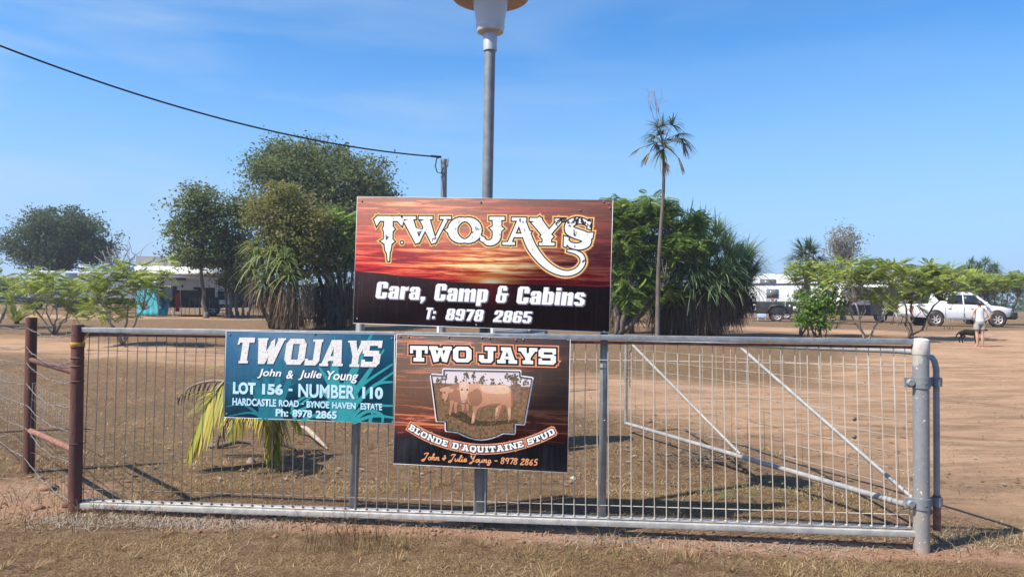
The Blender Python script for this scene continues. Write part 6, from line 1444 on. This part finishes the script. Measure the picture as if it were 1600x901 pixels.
# hybrid camper on the right
dH = 45; b = foot(1222, dH); yw = yaw_at(b) + R(4)
hc = caravan('white-over-black hybrid camper with a dusty red wheel right of the big screw pine', b, yw, 4.6, 2.2, 2.35, [(-2.1, 1.18), (2.6, 1.18), (2.6, 2.15), (2.45, 2.28), (-2.15, 2.28), (-2.22, 2.1)], [(-2.08, .70), (-1.5, .48), (2.6, .48), (2.6, 1.2), (-2.12, 1.2)], [(-.62, 1.68, .62, .46), (.95, 1.65, .72, .46)], [-.35], 'hybrid_camper', r=.37)
mb = MB(); mb.prism([(-.98, .50), (-.78, .92), (-.62, 1.02), (-.05, 1.02), (.10, .92), (.3, .5), (.18, .5), (.02, .85), (-.1, .93), (-.58, .93), (-.7, .85), (-.86, .5)], -1.17, -1.10); mb.build('wheel_arch', M['black'], hc)
mb = MB(); mb.box((-1.70, -1.13, .86), (.30, .03, .36)); hf = mb.build('hatch', M['offwhite'], hc, bevel=.02); mb = MB(); mb.box((-1.70, -1.155, .86), (.18, .02, .24)); mb.build('pane', M['charcoal'], hf)
mb = MB(); mb.box((0.2, -1.11, 2.25), (4.7, .06, .07)); mb.build('awning_rail', M['black'], hc)
mb = MB(); mb.box((.1, -1.135, .88), (.02, .02, .6)); mb.box((.62, -1.135, .80), (.16, .02, .24)); mb.box((.36, -1.135, .95), (.1, .02, .14)); mb.build('locker_door', M['offwhite'], hc)
mb = MB(); mb.tube([(-2.1, 0, .5), (-2.9, 0, .5), (-3.3, 0, .52)], .05, 8); mb.tube([(-2.6, 0, .5), (-2.6, 0, .03)], .04, 8); mb.build('drawbar', M['black'], hc)
bx = foot(1190, dH - 1.5); t_ = thing('folding_stool', 'pale blue plastic stool standing by the corner of the hybrid camper', 'stool', bx, yw); mb = MB(); mb.box((0, 0, .34), (.5, .36, .22)); mb.build('seat', M['blue_plastic'], t_, bevel=.02)
for sx_ in (-1, 1):
    for sy_ in (-1, 1): mb = MB(); mb.tube([(sx_ * .2, sy_ * .14, .24), (sx_ * .24, sy_ * .17, 0)], .015, 6); mb.build('leg', M['white_paint'], t_)
for (x, z, w, h, m_) in ((-.62, 1.30, .16, .10, 'red_lens'), (-.42, 1.28, .14, .09, 'blue_car'), (-.86, 1.29, .2, .05, 'grey_panel')):
    mb = MB(); mb.box((x, -1.103, z), (w, .012, h)); mb.build('decal', M[m_], hc)
mb = MB(); [mb.box((x, -1.103, 1.7), (.012, .012, 1.0)) for x in (-1.35, .3, 1.75)]; mb.build('panel_seam', M['grey_panel'], hc)
# van beyond it
b = foot(1222, 53); fv = caravan('tall white caravan standing behind the hybrid camper', b, yaw_at(b) + R(3), 6, 2.4, 3.0, [(-2.6, .5), (3.4, .5), (3.4, 2.8), (3.2, 3.05), (-1.9, 3.05), (-2.6, 2.6)], [(-2.6, .42), (3.4, .42), (3.4, 1.1), (-2.6, 1.1)], [(-1.0, 2.55, 1.0, .5), (1.6, 2.2, 1.0, .6)], [.2], vents=((-.6, 1.6, .9, .22), (2, .8, .8, .15)), r=.36, name='caravan')
# grey shaded caravan and awning behind the V-forked tree
b = foot(1378, 47); gv = caravan('white caravan half hidden behind the V-forked feather-leaved tree', b, yaw_at(b) + R(2), 6, 2.3, 2.7, [(-2.6, .5), (2.1, .5), (2.1, 2.4), (1.9, 2.65), (-2.4, 2.65), (-2.7, 2.2)], [(-2.55, .42), (2.1, .42), (2.1, 1.1), (-2.55, 1.1)], [(-1.4, 1.75, .9, .55), (1.1, 1.75, .7, .5)], [-.1], name='caravan')
mb = MB(); mb.box((-.35, -1.17, 1.35), (.7, .03, 1.75)); dr = mb.build('door', M['glass_grey'], gv, bevel=.02); mb = MB(); mb.box((-.1, -1.2, 1.3), (.05, .03, .12)); mb.build('handle', M['black'], dr)
mb = MB(); mb.tube([(.6, .4, 2.65), (.6, .4, 3.75)], .02, 6); mb.tube([(.0, .4, 3.72), (1.4, .4, 3.75)], .018, 6); mb.tube([(.5, .25, 3.6), (.5, .55, 3.6)], .012, 5); mb.build('antenna', M['galv_dull'], gv)
mb = MB(); mb.add([(-2.4, -1.16, 2.5), (1.9, -1.16, 2.5), (1.9, -3.0, 2.2), (-2.4, -3.0, 2.2), (-2.4, -1.16, 2.47), (1.9, -1.16, 2.47), (1.9, -3.0, 2.17), (-2.4, -3.0, 2.17)], [(0, 3, 2, 1), (4, 5, 6, 7), (0, 4, 7, 3), (3, 7, 6, 2), (2, 6, 5, 1), (1, 5, 4, 0)]); aw = mb.build('awning', M['awning'], gv)
mb = MB()
for x in (-2.3, 1.8): mb.tube([(x, -3.0, 2.18), (x + (-.1 if x < 0 else .1), -3.1, 0)], .018, 6); mb.tube([(x, -1.18, 1.1), (x, -3.0, 2.18)], .016, 6)
mb.build('awning_pole', M['galv'], aw)
for i, (px_, lab) in enumerate(((1393, 'left-hand pale trestle standing behind the gate post trees'), (1406, 'second pale trestle, the one closest to the white ute'))):
    lab = ('pale folding trestle beside the half-hidden caravan' if i == 0 else 'pale folding trestle closest to the tail of the white ute')
    b = foot(px_ - 4 + i * 4, 40.5); t_ = thing('trestle', lab, 'trestle', b, .3 * i, 'pale trestles near the ute'); mb = MB(); mb.box((0, 0, .82), (.75, .08, .06)); mb.build('top_bar', M['galv'], t_)
    for sx_ in (-1, 1):
        for sy_ in (-1, 1): mb = MB(); mb.tube([(sx_ * .3, 0, .8), (sx_ * .36, sy_ * .3, 0)], .02, 6); mb.build('leg', M['galv'], t_)
# stakes near the ute
for i, (px_, py_, lab) in enumerate(((1448, 515, 'single dark stake in the grass in front of the ute rear wheel'), (1482, 515, 'twin-legged pale wire tree guard in front of the ute'))):
    b = gp(px_, py_); mb = MB()
    if i: [mb.tube([(s_ * .12, q * .12, 0), (s_ * .12, q * .12, .55)], .012, 5) for s_ in (-1, 1) for q in (-1, 1)]; mb.tube([(-.12, -.12, .5), (.12, -.12, .5), (.12, .12, .5), (-.12, .12, .5), (-.12, -.12, .5)], .006, 4); mb.tube([(-.12, -.12, .25), (.12, -.12, .25), (.12, .12, .25), (-.12, .12, .25), (-.12, -.12, .25)], .006, 4)
    else: mb.tube([(0, 0, 0), (.02, 0, .62)], .018, 6)
    o = mb.build('tree_guard' if i else 'stake', M['twig']); o.location = b; tag(o, lab, 'tree guard' if i else 'stake')

# ---- left caravans
dA = 38; b = foot(309, dA + 1.2); yw = yaw_at(b) + R(2)
lc = caravan('white caravan with charcoal lower half and a rolled-out awning behind the slim tree', b, yw, 6.6, 2.4, 2.9, [(-1.9, .5), (2.6, .5), (2.6, 2.6), (2.4, 2.9), (-1.3, 2.9), (-2.1, 1.9)], [(-1.95, .42), (2.6, .42), (2.6, 1.45), (-2.05, 1.45)], [(-1.0, 2.05, .7, .42), (2.1, 2.0, .5, .55)], [.7], vents=((-.9, .9, .9, .28), (.6, .6, .6, .14)))
mb = MB(); mb.box((1.15, -1.22, 1.55), (.75, .03, 1.95)); dr = mb.build('door', M['offwhite'], lc, bevel=.02); mb = MB(); mb.box((1.15, -1.245, 1.95), (.48, .02, .75)); mb.build('pane', M['glass'], dr); mb = MB(); mb.box((1.15, -1.245, 1.05), (.5, .02, .45)); mb.build('pane', M['glass'], dr)
mb = MB(); mb.box((-.55, -1.23, 1.55), (1.0, .03, .5)); hb = mb.build('hatch', M['offwhite'], lc, bevel=.02); mb = MB(); mb.box((-.78, -1.255, 1.5), (.08, .02, .14)); mb.box((-.1, -1.255, 1.4), (.3, .02, .14)); mb.build('vent_grille', M['charcoal'], hb)
mb = MB(); mb.prism([(-1.9, 1.46), (-1.62, 2.3), (-1.5, 2.3), (-1.72, 1.46)], -1.225, -1.2); mb.build('stripe', M['charcoal'], lc)
def slab(mb, a, b_, c, d_, th=.03):
    v = [a, b_, c, d_]; mb.add(v + [(x, y, z - th) for x, y, z in v], [(0, 1, 2, 3), (7, 6, 5, 4), (0, 4, 5, 1), (1, 5, 6, 2), (2, 6, 7, 3), (3, 7, 4, 0)])
mb = MB(); slab(mb, (-2.9, -1.22, 2.98), (-2.9, -2.6, 2.45), (1.35, -2.6, 2.45), (1.35, -1.22, 2.98)); aw = mb.build('awning', M['awning_grey'], lc)
mb = MB(); slab(mb, (-2.9, -2.6, 2.455), (-2.9, -3.6, 2.05), (1.35, -3.6, 2.05), (1.35, -2.6, 2.455)); mb.tube([(-2.95, -3.62, 2.05), (1.40, -3.62, 2.05)], .05, 8); slab(mb, (-2.9, -3.62, 2.04), (-2.9, -3.66, 1.9), (1.35, -3.66, 1.9), (1.35, -3.62, 2.04)); mb.build('valance', M['awning'], aw)
mb = MB()
for x in (-2.85, 1.3): mb.tube([(x, -3.58, 2.0), (x + .05, -3.6, 0)], .02, 6); mb.tube([(x, -1.24, 1.3), (x, -3.55, 2.0)], .018, 6)
mb.build('awning_pole', M['galv'], aw)
mb = MB(); mb.box((1.15, -1.55, .28), (.6, .3, .04)); mb.box((1.15, -1.85, .12), (.6, .3, .04))
for x in (.87, 1.43): mb.tube([(x, -1.42, .4), (x, -1.98, 0)], .018, 6)
o = mb.build('folding_step', M['charcoal'], lc)
loc_l = lambda x, y, z=0: lc.matrix_basis @ Vector((x, y, z))
def onground(x, y): p = loc_l(x, y); p.z = tz(p.x, p.y); return p
# table, chair under the awning
t_ = thing('camp_table', 'low dark camp table under the awning of the charcoal and white caravan', 'table', onground(-.55, -2.0), yw); mb = MB(); mb.box((0, 0, .72), (1.3, .5, .04)); mb.build('tabletop', M['charcoal'], t_)
for sx_ in (-1, 1):
    for sy_ in (-1, 1): mb = MB(); mb.tube([(sx_ * .58, sy_ * .2, .7), (sx_ * .6, sy_ * .22, 0)], .015, 6); mb.build('leg', M['charcoal'], t_)
def camp_chair(label, p, yw_):
    t_ = thing('camp_chair', label, 'chair', p, yw_, 'camp chairs under the awning'); mb = MB(); mb.box((0, 0, .44), (.5, .46, .03)); mb.build('seat', M['charcoal'], t_); mb = MB(); mb.box((0, .24, .72), (.5, .03, .55)); mb.build('backrest', M['charcoal'], t_)
    for sx_ in (-1, 1):
        for sy_ in (-1, 1): mb = MB(); mb.tube([(sx_ * .24, sy_ * .22, .6 if sy_ < 0 else .95), (sx_ * .26, -sy_ * .05 + sy_ * .26, 0)], .013, 6); mb.build('leg', M['galv'], t_)
        mb = MB(); mb.box((sx_ * .27, -.02, .62), (.05, .46, .03)); mb.build('armrest', M['black'], t_)
camp_chair('folding camp chair under the awning, just right of the slim tree trunk', onground(.75, -2.9), yw + .4)
camp_chair('folding camp chair in the shade left of the slim tree trunk', onground(-.35, -3.0), yw - .5)
# turquoise shade cloth and washing
A_ = foot(214, dA - 2.0); B_ = foot(248, dA - 2.6); t_ = thing('shade_cloth', 'turquoise shade cloth hung as a wall beside the washing', 'shade cloth', A_); k = wpx(dA - 2.2)
mb = MB(); nx_, nz2 = 14, 8; V = []; h = (492 - 440) * k
for j in range(nz2 + 1):
    for i in range(nx_ + 1):
        s_ = i / nx_; p = A_.lerp(B_, s_); z = h * j / nz2 * (1 - .25 * s_ * 0); w_ = .06 * math.sin(i * 1.7 + j * .5) * (1 - j / nz2 * .5); V.append((p.x + .04 * math.sin(j), p.y + w_ - .1 * (1 - j / nz2), p.z + .03 + z))
F_ = [(j * (nx_ + 1) + i, j * (nx_ + 1) + i + 1, (j + 1) * (nx_ + 1) + i + 1, (j + 1) * (nx_ + 1) + i) for j in range(nz2) for i in range(nx_)]
mb.add(V, F_); o = mb.build('cloth', M['tarp'], t_, 'all', True); o.modifiers.new('thickness', 'SOLIDIFY').thickness = .01
C0 = foot(258, dA - 2.2); mb = MB(); V = [(B_.x, B_.y - .02, B_.z + .05), (C0.x + .25, C0.y - .3, C0.z + .05), (C0.x + .3, C0.y, C0.z + 1.1), (C0.x - .05, C0.y, C0.z + .55), (B_.x + .05, B_.y, B_.z + .9)]; mb.add(V, [(0, 1, 3, 4), (1, 2, 3)]); o = mb.build('loose_corner', M['tarp'], t_, 'all', True); o.modifiers.new('thickness', 'SOLIDIFY').thickness = .01
mb = MB(); mb.tube([A_, A_ + Vector((0, 0, h + .1))], .02, 6); mb.tube([B_, B_ + Vector((0, 0, h + .1))], .02, 6); mb.tube([C0 + Vector((.1, 0, .7)), C0 + Vector((.75, -.7, .02))], .012, 5); mb.build('pole', M['white_paint'], t_, False, True)
l0 = foot(232, dA - 1.6); ln_ = thing('clothes_airer', 'white folding clothes airer carrying washing beside the turquoise cloth', 'airer', foot(258, dA - 1.6), yw); mb = MB()
for sx_ in (-1, 1): mb.tube([(sx_ * .75, -.3, 0), (sx_ * .65, .25, 1.5)], .016, 6); mb.tube([(sx_ * .75, .3, 0), (sx_ * .65, -.25, 1.5)], .016, 6)
for y in (-.25, 0, .25): mb.tube([(-.7, y, 1.5), (.7, y, 1.5)], .012, 5)
mb.build('frame', M['white_paint'], ln_)
def garment(name, label, x, y, z0, z1, w, m_):
    mb = MB(); V = []; nx_, nz2 = 6, 6
    for j in range(nz2 + 1):
        for i in range(nx_ + 1): V.append((x + w * (i / nx_ - .5) * (1 - .15 * j / nz2), y + .03 * math.sin(i * 2 + x * 9) * j / nz2, z1 - (z1 - z0) * j / nz2 - .03 * abs(i / nx_ - .5)))
    mb.add(V, [(j * (nx_ + 1) + i, (j + 1) * (nx_ + 1) + i, (j + 1) * (nx_ + 1) + i + 1, j * (nx_ + 1) + i + 1) for j in range(nz2) for i in range(nx_)]); o = mb.build(name, m_, None, 'all'); o.location = ln_.location; o.rotation_euler = ln_.rotation_euler; o.modifiers.new('thickness', 'SOLIDIFY').thickness = .012; tag(o, label, 'washing', 'washing on the clothes airer')
garment('towel', 'navy towel hanging on the airer, nearest the turquoise cloth', -.38, -.26, .35, 1.5, .42, M['blue_cloth'])
garment('shirt', 'blue-grey shirt hanging on the middle of the airer', .12, -.26, .75, 1.5, .42, M['grey_cloth'])
garment('shirt', 'navy shirt hanging on the back rail of the airer', .28, .24, .6, 1.5, .5, M['blue_cloth'])
garment('trousers', 'red garment hanging low on the right end of the airer', .55, -.26, .25, 1.15, .2, M['red_cloth'])
# van at the far left
b = foot(118, 50); v2 = caravan('white caravan behind the low trees at far left', b, yaw_at(b) + R(-3), 7, 2.4, 2.9, [(-2.6, .5), (3.9, .5), (3.9, 2.4), (3.7, 2.55), (-2.3, 2.55), (-2.6, 2.3)], [(-2.6, .42), (3.9, .42), (3.9, .8), (-2.6, .8)], [(-1.6, 1.85, .8, .55), (1.2, 1.85, .8, .6)], [.2], vents=((.5, .7, .7, .15),))
mb = MB(); mb.box((-.2, -1.22, 1.5), (.7, .03, 1.85)); mb.build('door', M['grey_panel'], v2, bevel=.02)
b = foot(15, 48); bc = thing('blue_wagon', 'dark blue station wagon half hidden behind trees at the left edge', 'car', b, yaw_at(b) + R(6))
mb = MB(); loft(mb, [(-2.2, prof(.5, .7, .9, 1.0, .7, .8, .76)), (-2.1, prof(.4, .7, .95, 1.05, .76, .86, .82)), (.9, prof(.36, .7, .95, 1.05, .8, .88, .82)), (2.1, prof(.42, .66, .85, .92, .74, .84, .72)), (2.25, prof(.48, .62, .74, .8, .64, .74, .6))]); mb.build('body', M['blue_car'], bc, True, merge=True)
mb = MB(); loft(mb, [(-2.0, [(.8, 1.0), (.78, 1.2), (.7, 1.5), (.6, 1.55)]), (.3, [(.8, 1.0), (.78, 1.2), (.68, 1.55), (.55, 1.6)]), (1.2, [(.78, 1.0), (.74, 1.02), (.66, 1.05), (.55, 1.07)])]); mb.build('cab', M['glass'], bc, True, merge=True)
mb = MB(); mb.box((-.9, 0, 1.60), (2.2, 1.2, .05)); mb.build('roof', M['blue_car'], bc, bevel=.02)
for x in (-1.35, 1.4):
    for s_ in (-1, 1): wheel(bc, x, s_ * .78, .34, .22, s_)

# ------------------------------------------------------------------ person and dog
def skin_mesh(name, joints, edges, m_, parent, sub=2, root=0):
    me = bpy.data.meshes.new(name); me.from_pydata([j[0] for j in joints], edges, []); o = bpy.data.objects.new(name, me); COL.objects.link(o)
    sk = o.modifiers.new('skin', 'SKIN'); sk.use_smooth_shade = True; sk.branch_smoothing = .3; o.modifiers.new('sub', 'SUBSURF').levels = sub; o.modifiers['sub'].render_levels = sub
    for i, j in enumerate(joints):
        v = me.skin_vertices[0].data[i]; v.radius = j[1] if hasattr(j[1], '__len__') else (j[1], j[1]); v.use_root = (i == root)
    dg = bpy.context.evaluated_depsgraph_get(); dg.update(); m2 = bpy.data.meshes.new_from_object(o.evaluated_get(dg)); bpy.data.objects.remove(o)
    m2.polygons.foreach_set('use_smooth', np.ones(len(m2.polygons), bool)); m2.materials.clear(); m2.materials.append(m_); m2.name = name; q = bpy.data.objects.new(name, m2); COL.objects.link(q); q.parent = parent; return q
b = gp(1531, 542); dp = (b - EYE).dot(fw); k = wpx(dp); Hs = 72 * k / 1.66
pe = thing('person', 'person in pale singlet and grey shorts standing with hands on hips near the dog', 'person', b, yaw_at(b) + R(25)); pe.scale = (Hs, Hs, Hs)
# the figure faces +y (away), a little to the right; units metres, height 1.66
J = [((0, 0, .93), (.135, .105)), ((0, .01, 1.08), (.115, .085)), ((0, .015, 1.24), (.135, .095)), ((0, .0, 1.36), (.11, .075)), ((0, .0, 1.43), .05), ((0, .012, 1.50), (.068, .072)), ((0, .02, 1.56), (.078, .092)), ((0, .015, 1.62), (.062, .075))]
E = [(0, 1), (1, 2), (2, 3), (3, 4), (4, 5), (5, 6), (6, 7)]
def add(p, r, par): J.append((p, r)); E.append((par, len(J) - 1)); return len(J) - 1
for s_ in (-1, 1):
    i = add((s_ * .085, 0, .86), (.09, .095), 0); i = add((s_ * .09, .01, .68), (.078, .08), i); i = add((s_ * .088, .015, .49), (.055, .058), i); i = add((s_ * .088, -.01, .34), (.054, .058), i); i = add((s_ * .085, -.005, .10), (.034, .036), i); i = add((s_ * .087, .0, .045), (.036, .04), i); i = add((s_ * .095, .10, .028), (.04, .024), i); i = add((s_ * .10, .17, .02), (.036, .016), i)
    i = add((s_ * .155, 0, 1.355), .052, 3); i = add((s_ * .20, -.02, 1.30), .044, i); i = add((s_ * .27, -.06, 1.18), .038, i); i = add((s_ * .315, -.10, 1.08), .034, i); i = add((s_ * .24, -.03, .99), .028, i); w_ = add((s_ * .175, .02, .945), (.024, .03), i); i = add((s_ * .155, .06, .93), (.016, .038), w_)
    for f_ in range(4): q = add((s_ * (.145 - .004 * f_), .085, .945 - .018 * f_), .0095, i); q = add((s_ * (.125 - .004 * f_), .125 - .006 * f_, .94 - .02 * f_), .0085, q); add((s_ * (.10), .145 - .008 * f_, .935 - .02 * f_), .0075, q)
    q = add((s_ * .165, -.02, .955), .012, w_); add((s_ * .15, -.06, .95), .0095, q)
J.append(((0, .108, 1.545), .012)); E.append((6, len(J) - 1))
for s_ in (-1, 1): J.append(((s_ * .085, .01, 1.55), (.012, .018))); E.append((6, len(J) - 1))
skin_mesh('body', J, E, M['skin'], pe)
def shell(name, rings, m_, n=20):                  # garment: closed-looking sleeve of elliptical rings
    mb = MB(); v = []; f = []
    for (cx, cy, z, a, c_) in rings: v += [(cx + a * math.cos(2 * math.pi * k_ / n), cy + c_ * math.sin(2 * math.pi * k_ / n), z) for k_ in range(n)]
    for i in range(len(rings) - 1):
        for k_ in range(n): f.append((i * n + k_, i * n + (k_ + 1) % n, (i + 1) * n + (k_ + 1) % n, (i + 1) * n + k_))
    mb.add(v, f); o = mb.build(name, m_, pe, 'all'); return o
shell('singlet', [(0, 0, .90, .165, .13), (0, 0, .98, .155, .125), (0, .01, 1.08, .135, .108), (0, .015, 1.22, .155, .12), (0, .01, 1.32, .150, .11), (0, .0, 1.385, .115, .085), (0, 0, 1.41, .07, .06)], M['singlet'])
shell('shorts', [(0, 0, .97, .15, .12), (0, 0, .88, .182, .14), (0, .005, .80, .19, .135), (0, .005, .79, .10, .10)], M['shorts'])
for s_ in (-1, 1):
    o = shell('shorts_leg', [(s_ * .09, .005, .86, .095, .125), (s_ * .095, .008, .76, .100, .12), (s_ * .098, .01, .64, .102, .112)], M['shorts'])
mb = MB(); mb.sphere((0, -.008, 1.585), (.092, .105, .098), 16, 12); mb.sphere((0, -.10, 1.56), (.045, .045, .05), 10, 8); mb.build('hair', M['hair'], pe, 'all')
for s_ in (-1, 1):
    mb = MB(); mb.sphere((s_ * .03, .102, 1.56), .011, 8, 6); mb.build('eye', M['offwhite'], pe, 'all')
    mb = MB(); mb.box((s_ * .095, .085, .008), (.085, .25, .016)); mb.build('thong', M['pink'], pe, bevel=.006)
mb = MB(); mb.box((0, .104, 1.505), (.045, .012, .01)); mb.build('mouth', M['pink'], pe)
# dog: side on, head to the right, behind the person
bd = gp(1528, 538) + Vector((0, .45, 0)); bd.z = tz(bd.x, bd.y); dd_ = (bd - EYE).dot(fw); kd = 38 * wpx(dd_)
dg_ = thing('dog', 'black dog standing side-on behind the legs of the person', 'dog', bd, yaw_at(bd)); ds = kd / .98; dg_.scale = (ds, ds, ds)
J = [((-.02, 0, .43), (.085, .105)), ((.14, 0, .42), (.095, .12)), ((.27, 0, .44), (.085, .11)), ((.36, 0, .50), (.06, .075)), ((.43, 0, .555), (.058, .062)), ((.50, 0, .565), (.056, .058)), ((.56, 0, .545), (.036, .036)), ((.63, 0, .53), (.027, .026)), ((-.18, 0, .45), (.08, .095)), ((-.28, 0, .44), (.07, .08)), ((-.36, 0, .42), .03), ((-.43, 0, .33), .024), ((-.47, 0, .22), .017), ((-.50, 0, .15), .010)]
E = [(0, 1), (1, 2), (2, 3), (3, 4), (4, 5), (5, 6), (6, 7), (0, 8), (8, 9), (9, 10), (10, 11), (11, 12), (12, 13)]
for s_ in (-1, 1):
    o_ = .05 * s_
    i = add((.25 + o_, s_ * .07, .36), (.045, .055), 2); i = add((.24 + o_, s_ * .075, .25), .032, i); i = add((.255 + o_, s_ * .075, .13), .022, i); i = add((.255 + o_, s_ * .075, .04), .021, i); add((.29 + o_, s_ * .075, .02), (.022, .018), i)
    i = add((-.25 - o_, s_ * .07, .37), (.055, .07), 9); i = add((-.20 - o_, s_ * .075, .28), .042, i); i = add((-.31 - o_, s_ * .075, .17), .024, i); i = add((-.29 - o_, s_ * .075, .04), .02, i); add((-.25 - o_, s_ * .075, .02), (.022, .018), i)
    i = add((.475, s_ * .045, .625), (.022, .014), 5); add((.47, s_ * .06, .665), (.010, .008), i)
J = [(p, tuple(q * 1.22 for q in r) if hasattr(r, '__len__') else r * 1.22) for p, r in J]
skin_mesh('body', J, E, M['fur'], dg_)
mb = MB(); mb.sphere((.655, 0, .54), (.014, .014, .011), 8, 6); mb.build('nose', M['black'], dg_)
for s_ in (-1, 1): mb = MB(); mb.sphere((.545, s_ * .032, .578), .008, 8, 6); mb.build('eye', M['glass'], dg_)

# ------------------------------------------------------------------ thin dust haze in the air
mb = MB(); mb.box((0, 750, 6.5), (1900, 1660, 17)); hzb = mb.build('haze', None); hzb['kind'] = 'stuff'
hm = bpy.data.materials.new('thin_haze'); hm.use_nodes = True; t_ = hm.node_tree; t_.nodes.clear()
pv = t_.nodes.new('ShaderNodeVolumePrincipled'); pv.inputs['Color'].default_value = (.80, .88, 1, 1); pv.inputs['Density'].default_value = .0009; pv.inputs['Anisotropy'].default_value = .2
oo = t_.nodes.new('ShaderNodeOutputMaterial'); t_.links.new(pv.outputs[0], oo.inputs['Volume']); hzb.data.materials.append(hm)
